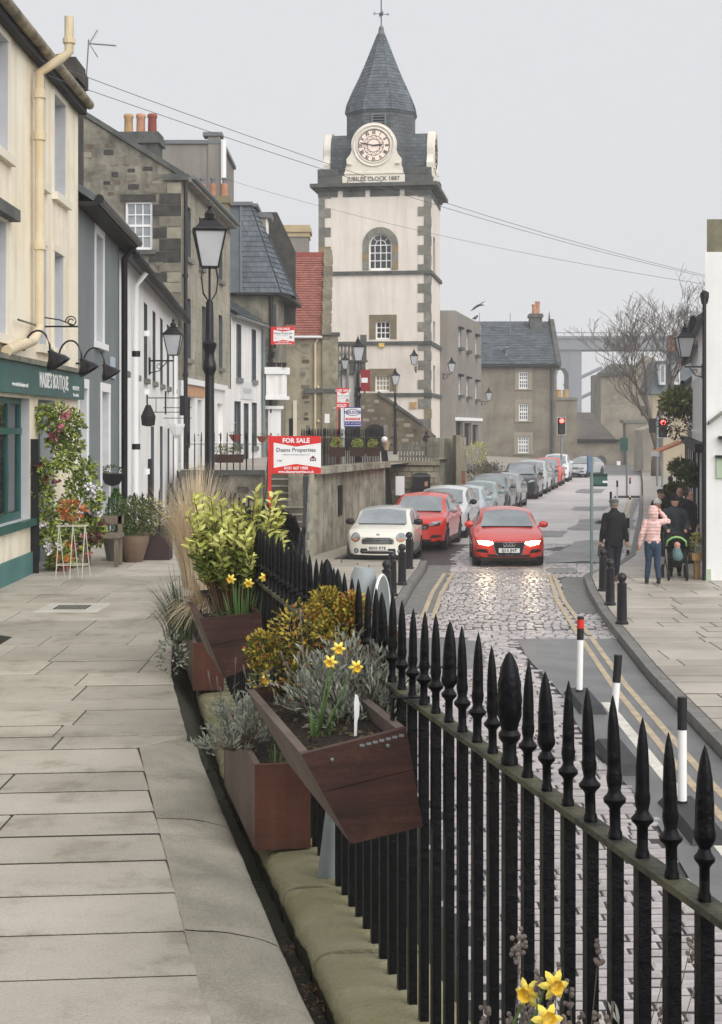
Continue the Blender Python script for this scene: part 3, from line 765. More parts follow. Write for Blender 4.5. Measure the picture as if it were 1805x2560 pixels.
pipe(hA, [(aY(18.3),-.11,2.92),(aY(17.9),-.12,2.75),(aY(16.5),-.12,2.56)], .06, pc, 'branch_pipe')
MB().tube([(aY(18.3),-.46,6.3),(aY(18.3),-.46,6.36)], .075, 10).obj('pipe_collar', pc, hA)
ch = chimney(hA, LA+.1, LA+.85, .07, .5, 4.6, 6.93, [(LA+.4,.1,.1,terra_r,False)], sd0, .3, ov=.06)
MB().lathe([(.09,0),(.09,.5),(.075,.5)], 12, (LA+.2, .6, 6.6)).obj('flue', galv, ch, smooth=40)
# shop parts
MB().box(aY(9), LA-.02, -.09, .0-.002, 2.12, 2.47).obj('fascia', green_m, hA)
MB().box(aY(9), LA, -.14, .02, 2.472, 2.53).obj('fascia_cornice', M('cornice_grey', rgb(150,150,136,.8), rgb(92,92,80), 4, .8), hA)
text('fascia_lettering', "MAISIE'S BOUTIQUE", signw, hA, (aY(19.3), -.096, 2.3), .26, wide=.8, bold=.004, space=1.02)
text('fascia_small_text', 'www.maisiesboutique.co.uk', signw, hA, (aY(17.3), -.096, 2.22), .075)
text('fascia_small_text', '0131 331 1731', signw, hA, (aY(20.8), -.096, 2.26), .08); text('fascia_small_text', 'Flowers & Gifts', signw, hA, (aY(20.8), -.096, 2.17), .065)
for h in holes[8:10]:
    o = window(hA, *h, 3, 1, y=.1, frame=green_m, glass=glass_d, bar=.06, edge=.07, name='shop_window', sash=False)
    MB().box(h[0], h[1], .09, .16, 1.66, 1.73).obj('transom', green_m, o)
    MB().box(h[0]-.05, h[1]+.05, -.08, .1, h[2]-.08, h[2]-.002).obj('sill', green_m, o)
door(hA, aY(18.78), aY(19.72), .02, 2.05, green_m, .17)
MB().box(aY(8.2), aY(18.6), -.03, -.003, 0, .26).obj('plinth_board', green_l, hA)
MB().box(aY(18.30), aY(18.36), -.09, -.004, 0, 1.6).obj('post', blackmatt, hA)
MB().box(aY(19.9), LA-.1, -.03, -.003, 0, .42).obj('plinth_board', green_m, hA)
for k in range(9):      # goods in the shop window
    MB().ball((aY(16.5)+k*.19, .3, .78+.11*RN.random()), .07+.03*RN.random(), 8, 6).obj('window_display', [signr, signw, terra, MATS['shop_green_worn']][k%4], hA, smooth=True)
for k, Y in enumerate((17.5, 19.55, 21.35)):
    t = thing('swan_neck_lamp', ['black swan-neck lamp nearest the left edge over the green fascia','middle black swan-neck lamp over the green shop fascia','farthest black swan-neck lamp at the end of the green fascia'][k], 'lamp', (lerp(A0[0],A1[0],(Y-8)/13.5), Y, 2.62), ang(A0,A1), 'lamps over the shop sign')
    pts = [(0,-.01,0),(0,-.1,.0)]+[(0,-.1-.26*(1-math.cos(a))/2*1.0,.0+.17*math.sin(a)**1+.03*a) for a in rng(.2,2.6,7)]
    pts += [(0,-.385,.06),(0,-.39,-.02)]
    MB().tube(pts, .012, 8).obj('arm', black_m, t, smooth=True); MB().lathe([(.045,0),(.045,.015)],10,(0,0,0)).obj('wall_plate', black_m, t)
    b = MB(Matrix.Translation((0,-.4,-.03))@Matrix.Rotation(RAD(-32),4,'X'))
    b.lathe([(.03,.03),(.035,0),(.07,-.05),(.125,-.11),(.15,-.17),(.145,-.17),(.11,-.11)],14); b.obj('shade', black_m, t, smooth=50)
t = thing('sign_bracket', 'scrolled wrought iron sign bracket on the cream wall', 'bracket', (-3.9, 18.5, 2.95), ang(A0,A1))
b = MB().tube([(-1.2,-.04,0),(0,-.04,0),(.0,-.5,0)], .012, 6).tube([(0,-.02,.12),(0,-.28,.08),(0,-.44,.02)], .009, 6)
sp = [(0,-.42+.07*math.cos(a)*(1-a/14), .06+.07*math.sin(a)*(1-a/14)) for a in rng(0,9,24)]; b.tube(sp, .008, 6); b.obj('scroll', black_m, t)
an = thing('television_aerial', 'thin television aerial on a leaning mast beside the dark chimney', 'aerial', (-4.02, 22.45, 6.87))
MB().tube([(0,0,-.3),(.05,0,.52)], .01, 6).obj('mast', steel_m, an); MB().tube([(.05,0,.46),(.45,0,.43)], .008, 6).obj('boom', steel_m, an)
b = MB()
for k in range(9): b.tube([(.14+k*.036,-.07,.455-k*.003),(.14+k*.036,.07,.455-k*.003)], .004, 4)
for s in (-1,1):
    b.tube([(.06,0,.46),(.18,0,.46+s*.2)], .005, 4)
    for k in range(6): b.tube([(.08+k*.019,-.09,.46+s*(.03+k*.03)),(.08+k*.019,.09,.46+s*(.03+k*.03))], .003, 4)
b.obj('elements', steel_m, an)

# ------------------------------------------------------------------ B: grey cottage
B0, B1 = (-3.99, 21.52), (-4.18, 26.6)
hB = thing('grey_cottage', 'grey rendered cottage with white window margins and a black downpipe', 'house', (*B0, 0), ang(B0,B1)); LB = 5.08
bY = lambda Y: Y-21.52
holes = [(bY(23.6),bY(24.45),3.05,4.72),(bY(21.85),bY(22.65),0,2.3),(bY(24.3),bY(25.2),0,2.3)]
b = wall_holes(MB(), LB, 0, 5.02, holes, .24, rv=(rvl, hB)); b.poly([(LB,0,0),(LB,6,0),(LB,6,5.02),(LB,3,7.1),(LB,0,5.02)]); b.obj('wall', grey_m, hB)
window(hB, *holes[0], 2, 2, y=.15, split=False, glass=glass_l); surround(hB, *holes[0], t=.14, proud=.015)
for h in holes[1:]: door(hB, *h, whitetrim, .16); surround(hB, *h, t=.14, proud=.015, sill=False, name='door_surround')
roof_slab(hB, [(0,-.3,4.98),(LB+.1,-.3,4.98),(LB+.1,3,7.15),(0,3,7.15)], .09, slate_i); MB().tube([(0,-.33,4.93),(LB+.1,-.33,4.93)], .07, 8).obj('gutter', black_m, hB, smooth=40)
MB().box(0, LB+.08, -.3, -.02, 4.84, 4.9).obj('eaves_board', blackmatt, hB)
pipe(hB, [(LB-.05,-.3,4.9),(LB-.05,-.1,4.65),(LB-.05,-.1,0)], .055, black_m, collars=(1.4,3.0))
MB().box(bY(25.35),bY(25.85),-.03,-.002,2.55,2.9).obj('plaque', M('blue_plaque', rgb(176,190,204), None, rough=.6), hB)

# ------------------------------------------------------------------ C: long white cottage row
C0, C1 = (-4.2, 26.75), (-5.12, 43.1)
hC = thing('white_cottage_row', 'long white cottage with seven upper windows and an undulating slate eave', 'house', (*C0, 0), ang(C0,C1)); LC = 16.37
xs = [.95+k*2.27 for k in range(7)]
holes = [(x-.42,x+.42,2.75,4.32) for x in xs]+[(xs[0]-.4,xs[0]+.4,.0,1.5),(xs[1]-.4,xs[1]+.4,.0,1.5),(xs[3]-.9,xs[3]+.0,-.1,1.75),(xs[4]-.5,xs[4]+.4,-.1,1.75),(xs[5]-.2,xs[5]+.5,.3,1.7),(xs[6]-.4,xs[6]+.4,.3,1.7)]
b = wall_holes(MB(), LC, -.6, 4.78, holes, .2, rv=(rvd, hC)); b.obj('wall', white_m, hC)
for h in holes[:9]+holes[11:]: window(hC, *h, 2, 2, y=.13, split=False, frame=M('grey_trim', rgb(110,116,118), None, rough=.6)); MB().box(h[0]-.05,h[1]+.05,-.07,.1,h[2]-.11,h[2]-.003).obj('sill', quoin_m, hC)
for h in holes[9:11]: door(hC, *h, whitetrim, .14)
roof_slab(hC, [(-.1,-.25,4.72),(LC+.05,-.25,4.72),(LC+.05,3.6,7.45),(-.1,3.6,7.45)], .08, slate_i)
slates(hC, (-.1,-.28,4.78), (LC+.05,-.28,4.78), (LC+.05,3.6,7.53), (-.1,3.6,7.53), 20, .36, slate_i, lift=.05, th=.05)
MB().tube([(-.1,-.31,4.7)]+[(q,-.31,4.7+.02*math.sin(q)) for q in rng(.3,LC,16)], .06, 8).obj('gutter', blackmatt, hC, smooth=40)
pipe(hC, [(xs[1]-.95,-.28,4.65),(xs[1]-.95,-.09,4.4),(xs[1]-.95,-.09,-.4)], .05, whitetrim, collars=(2.4,3.5,.9)); pipe(hC, [(xs[6]-.8,-.09,4.4),(xs[6]-.8,-.09,-.4)], .04, whitetrim)
b = MB().box(xs[2]+.2,xs[2]+.24,-.03,0,1.95,2.5)
b.tube([(xs[2]+.22,-.02,2.35),(xs[2]+.22,-.75,2.35)],.012,6).tube([(xs[2]+.22,-.02,2.05),(xs[2]+.22,-.75,2.05)],.01,6).tube([(xs[2]+.22,-.4,2.0),(xs[2]+.22,-.4,2.5)],.02,6).tube([(xs[2]+.22,-.2,2.05),(xs[2]+.22,-.2,2.35)],.008,6)
b.box(xs[2]+.2,xs[2]+.24,-.82,-.7,1.98,2.4); b.obj('sign_bracket', black_m, hC)
b = MB().tube([(xs[4]+.3,-.02,2.2),(xs[4]+.3,-.7,2.2)],.01,6).tube([(xs[4]+.3,-.02,1.95),(xs[4]+.3,-.7,1.95)],.01,6); b.obj('sign_bracket', black_m, hC)
MB().lathe([(.03,.0),(.13,.02),(.15,.2),(.05,.42),(.02,.43)],10,(xs[1]+.5,-.2,1.75)).obj('wall_lantern', blackmatt, hC)
MB().lathe([(.02,0),(.12,.1),(.2,.3),(.21,.36),(.02,.36)],10,(xs[4]+.9,-.3,1.45)).obj('hanging_shade', whitetrim, hC)
MB().box(xs[2]+.55,xs[2]+1.1,-.05,-.004,.15,1.05).obj('notice_board', blackmatt, hC)

# ------------------------------------------------------------------ D: stone tenement with gable chimneys
D0, D1 = (-5.05, 43.3), (-4.57, 53.8)
ZT = .55                                    # level of the upper pavement further on
hD = thing('stone_tenement', 'weathered stone tenement with white sash in its gable and three clay pots', 'house', (*D0, 0), ang(D0,D1)); LD = 10.5
ze = 8.78
WX = lambda Y: Y-43.3
holes = [(WX(44.1),WX(45.0),6.6,8.1),(WX(46.6),WX(47.4),6.6,8.1),(WX(50.9),WX(51.8),6.6,8.1),(WX(44.1),WX(45.0),3.7,5.45),(WX(47.2),WX(48.0),3.7,5.45),(WX(50.9),WX(51.8),3.7,5.45),
         (WX(44.0),WX(45.5),1.1,2.6),(WX(46.0),WX(46.9),ZT,2.55),(WX(48.2),WX(49.3),1.1,2.6),(WX(50.2),WX(51.6),ZT,2.5)]
sand = M('sandstone_front', rgb(186,180,162,.98), rgb(150,145,130,.95), .8, .9, .5, 10, streak=.45, sc=rgb(96,88,74), spot=.35, spc=rgb(92,84,72), sps=1, wave=dict(w=.7,h=.33,m=.012,v=.86,mo=.75,b=.3))
b = wall_holes(MB(), LD, 3.05, ze, [h for h in holes if h[2] > 3], .2, rv=(rvd, hD)); b.obj('wall', sand, hD)
b = wall_holes(MB(), LD, 0, 3.048, [h for h in holes if h[2] < 3], .16, y=-.05); b.poly([(0,-.05,0),(0,.3,0),(0,.3,3.05),(0,-.05,3.05)]); b.poly([(0,-.05,3.048),(LD,-.05,3.048),(LD,.05,3.048),(0,.05,3.048)]); b.obj('shop_front', white_m, hD)
for h in holes[:6]: window(hD, *h, 2, 2, y=.13, split=False, frame=M('grey_trim', (.2,.2,.2))); MB().box(h[0]-.08,h[1]+.08,-.1,.1,h[2]-.13,h[2]-.003).obj('sill', quoin_m, hD)
for k, h in enumerate(holes[6:]):
    if h[2] > 1: window(hD, *h, 2, 1, y=.1, split=False, frame=black_m if k == 0 else whitetrim)
    else: door(hD, *h, blackmatt if k < 2 else whitetrim, .1)
MB().box(WX(43.6),WX(52),-.16,-.052,2.95,3.12).obj('shop_cornice', whitetrim, hD); MB().box(WX(43.9),WX(47.2),-.085,-.052,2.62,2.93).obj('name_board', M('ochre_board', rgb(206,160,122), rgb(184,140,108), 4, .7), hD)
# gable facing down the street (local x=0 plane)
GA = 6.4
apex = (0, GA/2+.6, ze+2.35)
gab = Matrix.Rotation(RAD(-90),4,'Z')       # local: x -> -y (leftwards seen from the camera), used for gable pieces
def gz(u): return ze-.02+ (2.35/(GA/2+.6))*u if u < GA/2+.6 else ze+2.35
WU0, WU1, WZ0, WZ1 = .82, 1.6, 6.72, 8.08
b = MB()
us = [0,WU0,WU1,3.8,6.4]; 
def gq(u0,u1,z0,z1=None):
    b.poly([(0,u0,z0),(0,u1,z0),(0,u1,z1 if z1 is not None else gz(u1)),(0,u0,z1 if z1 is not None else gz(u0))])
gq(0,WU0,0); gq(WU0,WU1,0,WZ0); gq(WU0,WU1,WZ1); gq(WU1,3.8,0); gq(3.8,6.4,0)
for (ya,yb,za,zb) in ((WU0,WU0,WZ0,WZ1),(WU1,WU1,WZ0,WZ1)): b.poly([(0,ya,za),(.15,ya,za),(.15,yb,zb),(0,yb,zb)])
b.poly([(0,WU0,WZ1),(.15,WU0,WZ1),(.15,WU1,WZ1),(0,WU1,WZ1)]); b.poly([(0,WU0,WZ0),(.15,WU0,WZ0),(.15,WU1,WZ0),(0,WU1,WZ0)])
b.obj('gable_wall', stone_d, hD)
gp = bpy.data.objects.new('gable_stonework', None); COL.objects.link(gp); gp.parent = hD; gp.rotation_euler = (0,0,RAD(-90)); gp.location = (0,0,0)
# in gp local: x runs towards -y of the house (to the right for the viewer), y into the house
okz = lambda x, z: z < gz(-x)-.15 and not (-WU1-.1 < x < -WU0+.1 and WZ0-.2 < z < WZ1+.25)
sd = [M('stone_dark', rgb(84,81,76,.85), rgb(62,60,58,.8), 4, .9, .5, 20), M('stone_mid', rgb(140,134,120,.9), rgb(116,111,100,.88), 4, .9, .5, 20), M('stone_pale', rgb(166,160,144,.92), rgb(146,140,124,.9), 4, .9, .5, 20), M('stone_brown', rgb(128,110,94,.85), rgb(104,92,80,.8), 4, .9, .5, 20)]
rubble(gp, -3.9, -1.7, 6.2, 10.9, 150, [sd[1],sd[1],sd[2],sd[0],sd[3]], inside=okz, seed=4)
rubble(gp, -1.7, -.5, 5.2, 9.6, 60, [sd[1],sd[2],sd[0],sd[1]], inside=okz, seed=5)
zq = 4.0
k = 0
while zq < ze-.35:       # dressed corner stones
    h = RN.uniform(.26,.36); w = .62 if k%2 else .4
    MB().box(-w,-.012,-.022,.02,zq,zq+h-.02).obj('corner_stone', [sd[0],sd[0],sd[2],sd[1]][k%4] if zq > 5.6 else [sd[1],sd[2]][k%2], gp)
    if w < .5: MB().box(-.92 if zq<6.4 or zq>8.1 else -.8,-w-.02,-.018,.02,zq+.01,zq+h-.03).obj('stone', sd[RN.randrange(2)], gp)
    zq += h; k += 1
wo = window(gp, -WU1+.01, -WU0-.01, WZ0, WZ1, 3, 4, y=.06, glass=glass_l, bar=.03, edge=.06)
MB().box(-WU1-.1,-WU0+.1,-.07,.04,WZ0-.13,WZ0-.003).obj('sill', dstone, gp); MB().box(-WU1-.12,-WU0+.1,-.02,.04,WZ1+.003,WZ1+.2).obj('lintel', sd[0], gp)
b = MB().prism([(-.08,-.1,gz(0)-.05),(-.08,3.8,gz(3.8)+.05),(-.08,3.8,gz(3.8)+.2),(-.08,-.1,gz(0)+.12)], (.4,0,0)); b.obj('skew_coping', dstone, hD)
MB().box(-.1,.5,-.2,.5,ze-.12,ze+.06).obj('skew_putt', dstone, hD)
roof_slab(hD, [(.3,-.2,ze),(LD,-.2,ze),(LD,3.8,ze+2.35),(.3,3.8,ze+2.35)], .09, slate_i)
MB().box(.1,LD,-.25,-.0,ze-.14,ze-.02).obj('eaves_course', quoin_m, hD); MB().tube([(.3,-.3,ze+.02),(LD,-.3,ze+.02)], .065, 8).obj('gutter', lead_m, hD, smooth=40)
pipe(hD, [(.12,-.1,ze-.15),(.12,-.1,ZT)], .06, black_m, collars=(3.2,6.0))
chimney(hD, 2.6, 3.5, 1.15, 2.35, 8.4, 10.55, [], dstone, .35, ov=.08)
chs = chimney(hD, 2.7, 3.4, 1.2, 2.3, 10.0, 10.56, [], dstone, .1, 'chimney_cap', ov=.02)
for k, (yq, m) in enumerate(((2.1, terra_y), (1.73, terra), (1.38, terra_r))):
    r = .135; MB().lathe([(r*1.05,0),(r,.04),(r*.92,.46),(r*1.12,.5),(r*1.12,.55),(r*.95,.6),(r*.7,.6)],14,(3.05,yq,10.56)).obj('chimney_pot', m, chs, smooth=40)
ch2 = chimney(hD, LD-.75, LD-.05, .0, 1.1, 8.4, 9.7, [], M('pale_stack', rgb(160,146,116,.8), rgb(136,124,100,.75), 1.5, .9, .3, 12), .25, ov=.07, capm=dstone)
for yq in (.15,.55,.92):
    q = MB().lathe([(.13,0),(.125,.36),(.14,.4),(.14,.45),(.1,.46)],14,(LD-.4,yq,9.7)).obj('chimney_pot', terra, ch2, smooth=40)
    MB().lathe([(.075,0),(.075,.12),(.1,.14),(.1,.2),(.02,.22)],10,(LD-.4,yq,10.16)).obj('cowl', lead_m, q)
# flat-topped block standing behind
o = thing('grey_block', 'grey rendered flat-topped wall block rising behind the stone tenement', 'building', (-8.5, 60, 0))
MB().box(0,3.05,0,6,0,12.75).obj('wall', greyrough, o); MB().box(-.05,3.15,-.08,6,12.752,12.9).obj('coping', lead_m, o)
MB().box(2.55,3.02,-.06,.5,9,13.05).obj('stack', greyrough, o); MB().box(2.35,3.1,-.14,.6,13.052,13.2).obj('stack_cap', lead_m, o)
MB().tube([(3.15,-.1,9),(3.15,-.1,12.9)], .11, 8).obj('white_flue', whitetrim, o)

# ------------------------------------------------------------------ E: narrow white house
E0, E1 = (-4.56, 54.0), (-3.86, 59.9)
hE = thing('white_narrow_house', 'narrow white house between the stone tenement and the slated corner house', 'house', (*E0, 0), ang(E0,E1)); LE = 5.94
eY = lambda px: interp([(577,0),(655,LE)], px)
holes = [(.95,1.85,3.5,5.42),(3.85,4.75,3.5,5.42),(.6,1.75,1.1,2.65),(2.3,3.25,ZT,2.6),(3.9,4.9,1.0,2.65)]
b = wall_holes(MB(), LE, 0, 5.66, holes, .22, rv=(rvd, hE)); b.obj('wall', white_m, hE)
gt = M('grey_blue_trim', rgb(120,130,136), None, rough=.6)
for h in holes[:3]+holes[4:]: window(hE, *h, 2, 2, y=.13, split=False, frame=gt); MB().box(h[0]-.06,h[1]+.06,-.08,.1,h[2]-.18,h[2]-.003).obj('sill', lead_m, hE)
door(hE, *holes[3], M('grey_blue_door', rgb(92,104,112), None, rough=.4), .12)
MB().box(1.6,4.0,-.03,-.003,2.75,3.4).obj('faded_sign', M('faded_sign', rgb(226,226,228), rgb(214,214,218), 3, .7), hE)
text('sign_lettering', 'THE ROOM', inkg, hE, (2.8,-.034,3.05), .3)
roof_slab(hE, [(0,-.2,5.62),(LE,-.2,5.62),(LE,3,7.7),(0,3,7.7)], .08, slate_i); slates(hE,(0,-.22,5.7),(LE,-.22,5.7),(LE,3,7.79),(0,3,7.79),14,.4,slate_i,lift=.05,th=.05)
MB().tube([(0,-.25,5.6),(LE,-.25,5.6)], .07, 8).obj('gutter', lead_m, hE, smooth=40); pipe(hE, [(LE-.1,-.1,5.5),(LE-.1,-.1,ZT)], .06, gt)

# ------------------------------------------------------------------ F: corner house with slated mansard and oriel
hF = thing('mansard_corner_house', 'stone corner house with steep slated mansard and a small white dormer', 'house', (-7.2, 60.2, 0))
xr = wx(700,60.2)+7.2                       # right-hand corner
b = MB(); b.box(0, xr-.55, 0, 5, 0, 7.0)
b.prism([(xr-.55,0,0),(xr-.1,.25,0),(xr,.8,0),(xr,4.6,0),(xr-.55,4.6,0)], (0,0,7.0)); b.obj('wall', stone_d, hF)
zb_, zt_ = wz(733,60.2), wz(512,60.2)
ml = wx(604,60.2)+7.2; mr = wx(702,60.2)+7.2; tl_, tr_ = wx(580,60.2)+7.2, wx(624,60.2)+7.2
b = MB().prism([(ml-2.2,-.28,zb_),(mr+.0,-.28,zb_),(mr+.35,.1,zb_-.12),(mr+.5,4.8,zb_-.1),(ml-2.2,4.8,zb_)], (0,0,zt_-zb_), [(tl_-2,.25,zb_),(tr_,.25,zb_),(tr_+.1,.5,zb_),(tr_+.3,4.4,zb_),(tl_-2,4.4,zb_)])
b.obj('mansard_core', slate_i, hF)
slates(hF,(ml,-.3,zb_),(mr,-.3,zb_),(tr_,.235,zt_),(ml-.1,.235,zt_),17,.2,slate_m,single=True,lift=.03,th=.025)
slates(hF,(mr+.02,-.28,zb_),(mr+.52,.2,zb_-.1),(tr_+.12,.5,zt_),(tr_+.02,.26,zt_),17,.3,slate_i,lift=.04,th=.03)
slates(hF,(mr+.52,.2,zb_-.1),(mr+.62,4.8,zb_-.1),(tr_+.3,4.4,zt_),(tr_+.12,.5,zt_),17,.3,slate_i,lift=.04,th=.03)
b = MB().box(tl_-.9,tr_+.1,.1,.5,zt_,zt_+.14); b.box(tr_-.02,tr_+.3,.3,4.4,zt_-.02,zt_+.1); b.obj('roof_kerb', lead_m, hF)
MB().tube([(ml,-.3,zb_),(ml-.05,.22,zt_)],.05,6).obj('verge_flashing', lead_m, hF)
MB().prism([(ml-.2,-.36,zb_-.1),(mr+.02,-.36,zb_-.1),(mr+.5,.06,zb_-.3),(mr+.62,4.8,zb_-.2),(ml-.2,4.8,zb_-.1)],(0,0,.1)).obj('eaves', blackmatt, hF)
dz0, dz1 = wz(690,61), wz(540,61)
dd = bpy.data.objects.new('dormer', None)
b = MB().hexa([(tr_+.15,1.0,dz0),(tr_+.75,1.0,dz0),(tr_+.75,2.2,dz0),(tr_+.15,2.2,dz0),(tr_-.2,1.0,dz1),(tr_+.55,1.0,dz1),(tr_+.55,2.2,dz1),(tr_-.2,2.2,dz1)])
dm = b.obj('dormer', M('dormer_cheek', rgb(178,166,146,.8), rgb(150,140,122), 2, .8, streak=.4), hF)
MB().box(tr_+.56,tr_+.62,1.05,2.15,dz0+.1,dz1-.05).obj('dormer_window', whitetrim, dm)
MB().prism([(tr_-.5,.9,dz1),(tr_+.78,.9,dz1-.05),(tr_+.82,.9,dz1+.12),(tr_-.3,.9,dz1+.22)],(0,1.4,0)).obj('dormer_roof', lead_m, dm)
# white shop bay and door on the corner
bx0, bx1 = wx(665,59.7)+7.2, wx(722,59.7)+7.2
zb1, zb2, zb3 = wz(990,59.7), wz(935,59.7), wz(918,59.7)
MB().prism([(bx0,-.02,zb1),(bx0,-.5,zb1),(bx1-.45,-.5,zb1),(bx1-.1,.0,zb1)],(0,0,zb2-zb1)).obj('oriel', white_m, hF)
MB().prism([(bx0-.05,.0,zb2),(bx0-.05,-.62,zb2),(bx1-.38,-.62,zb2),(bx1+.02,.0,zb2)],(0,0,zb3-zb2)).obj('oriel_cornice', whitetrim, hF)
MB().prism([(bx0-.02,.0,zb1-.14),(bx0-.02,-.56,zb1-.14),(bx1-.4,-.56,zb1-.14),(bx1,.0,zb1-.14)],(0,0,.138)).obj('oriel_sill', whitetrim, hF)
for k in range(4): MB().lathe([(.07,0),(.1,.18),(.09,.18)],8,(bx0+.1+.2*k,-.4,zb3+.002)).obj('rooftop_pot', blackmatt, hF)
for k in range(3): MB().box(bx0+.02+.16*k*1.9, bx0+.14+.16*k*1.9, -.53,-.502,zb1+.1,zb2-.05).obj('oriel_panel', whitetrim, hF)
door(hF, bx0+.05, bx0+.55, ZT, zb1-.5, whitetrim, -.06); MB().box(bx0-.06,bx0+.66,-.2,-.0,zb1-.5,zb1-.38).obj('door_hood', whitetrim, hF)
MB().box(wx(682,60)+7.2, wx(690,60)+7.2, -.03,-.002, wz(870,60), wz(760,60)).obj('window', glass_d, hF); MB().box(wx(680,60)+7.2, wx(686,60)+7.2, -.2,-.002, wz(895,60), wz(880,60)).obj('bracket', blackmatt, hF)
pipe(hF, [(xr-.35,.0,6.9),(xr-.35,.0,ZT)], .07, black_m)
MB().prism([(xr-1.0,3.4,6),(xr+.45,3.4,6),(xr+.45,3.4,9.0),(xr-.3,3.4,10.6),(xr-1.0,3.4,10.6)],(0,.6,0)).obj('far_gable', sd[0], hF)
o = thing('cream_corniced_stack', 'grey stack with a cream cornice behind the mansard roof', 'chimney', (wx(690,74),74,0))
MB().box(0,1.55,0,1.6,6,wz(592,74)).obj('shaft', greyrough, o)
for k,(e,h) in enumerate(((.06,.22),(.14,.2),(.08,.14))): MB().box(-e,1.55+e,-e,1.6+e,wz(592,74)+.002+sum((.22,.2,.14)[:k]),wz(592,74)+sum((.22,.2,.14)[:k+1])).obj('cornice', M('buff_cornice', rgb(206,186,148,.85), rgb(170,156,126), 2, .85), o)

# ------------------------------------------------------------------ G: red-tiled house facing down the street
YG = 68.0
gx0, gx1 = wx(640,YG), wx(845,YG)
hG = thing('red_tiled_house', 'rubble stone house with a steep red tiled roof beside the clock tower', 'house', (gx0, YG, 0))
wG = gx1-gx0; zeG = wz(843,YG); xk = wx(806,YG)-gx0
holes = [(wx(722,YG)-gx0,wx(737,YG)-gx0,ZT,2.1)]
wall_holes(MB(), wG, 0, zeG, holes, .2).obj('wall', stone_l, hG)
zrG = wz(642,YG+3.9)
roof_slab(hG, [(0,-.12,zeG-.02),(xk,-.12,zeG-.02),(xk,3.9,zrG),(0,3.9,zrG)], .1, tile_i)
slates(hG,(0,-.17,zeG+.06),(xk,-.17,zeG+.06),(xk,3.87,zrG+.08),(0,3.87,zrG+.08),34,.17,tile_i,'tiles',lift=.05,th=.05)
MB().box(0,xk,3.75,4.05,zrG,zrG+.2).obj('ridge_tiles', terra_r, hG)
b = MB().prism([(xk+.01,-.15,0),(xk+.01,-.15,zeG),(xk+.01,3.9,zrG+.35),(xk+.01,4.3,zrG+.35),(xk+.01,4.3,0)],(.02,0,0))
b.obj('gable_wall', stone_l, hG)
sk = MB().prism([(xk,-.2,zeG-.1),(xk,3.9,zrG+.12),(xk,3.9,zrG+.32),(xk,-.2,zeG+.25)],(.36,0,0)).obj('skew_coping', stone_b, hG)
for k in range(7):
    t0 = k/7; zz = lerp(zeG,zrG+.1,t0); yk = lerp(-.2,3.9,t0)
    MB().box(xk-.02,xk+.4,yk-.1,yk+.4,zz+.1,zz+.5).obj('crow_step', stone_b, hG)
MB().box(xk,wG,-.16,.4,0,zeG+.05).obj('buttress', stone_b, hG); MB().box(xk-.05,wG+.08,-.26,.45,zeG+.052,zeG+.2).obj('buttress_cap', dstone, hG); MB().box(xk-.8,wG+.06,-.2,.45,wz(983,YG),wz(972,YG)).obj('string_course', dstone, hG)
pipe(hG, [(xk-.2,-.12,zeG-.05),(xk-.32,-.1,zeG-.3),(xk-.32,-.1,ZT)], .055, pc, collars=(3.5,2.0)); MB().tube([(0,-.2,zeG-.0),(xk,-.2,zeG-.0)],.06,8).obj('gutter', whitetrim, hG, smooth=40)
rubble(hG, 1.9, xk-.5, .8, zeG-.2, 46, [sd[1],sd[2],sd[3],sd[2],sd[0]], seed=8, inside=lambda x,z: not (holes[0][0]-.3<x<holes[0][1]+.3 and z<2.4))
MB().box(wx(733,YG)-gx0,wx(742,YG)-gx0,-.04,-.002,ZT,2.9).obj('pale_door_margin', creamtrim, hG); MB().box(xk+.1,xk+.32,-.2,-.162,1.9,2.3).obj('wall_box', signw, hG)
door(hG, *holes[0], blackmatt, .15)
# ------------------------------------------------------------------ H: clock tower
YT = 80.0
TA = RAD(-8)                              # the tower is turned a little to the left
tx0 = wx(797,YT+.6); 
TWd = 5.85
tw = thing('clock_tower', 'cream harled tower with a slated spire and a white clock face', 'clock tower', (tx0, YT+.8, 0), TA)
def tz(py): return wz(py, YT+.3)
zc = tz(474)                              # underside of cornice
def tX(px): return (px-797)/(1075-797)*TWd
aw = dict(x0=tX(912)+.18, x1=tX(985)-.15)  # arched window opening
x0a, x1a, za0, za1 = tX(923), tX(980), tz(675), tz(612)
ra = (x1a-x0a)/2; xm = (x0a+x1a)/2; ztop = za1+ra
h2 = (tX(940), tX(976), tz(848), tz(803)); h3 = (tX(939), tX(975), tz(978), tz(938))
holes = [(x0a,x1a,za0,ztop), h2, h3]
zb0 = -.5
b = wall_holes(MB(), TWd, zb0, zc, holes, .25)
n = 12
for s in (-1,1):                          # spandrels closing the square opening to an arch
    pts = [(xm+s*ra*math.cos(a), 0, za1+ra*math.sin(a)) for a in rng(0,math.pi/2,n)]
    for p_, q_ in zip(pts, pts[1:]):
        b.poly([p_, q_, (q_[0],0,ztop+.001), (p_[0],0,ztop+.001)])
        b.poly([p_, q_, (q_[0],.25,q_[2]), (p_[0],.25,p_[2])])
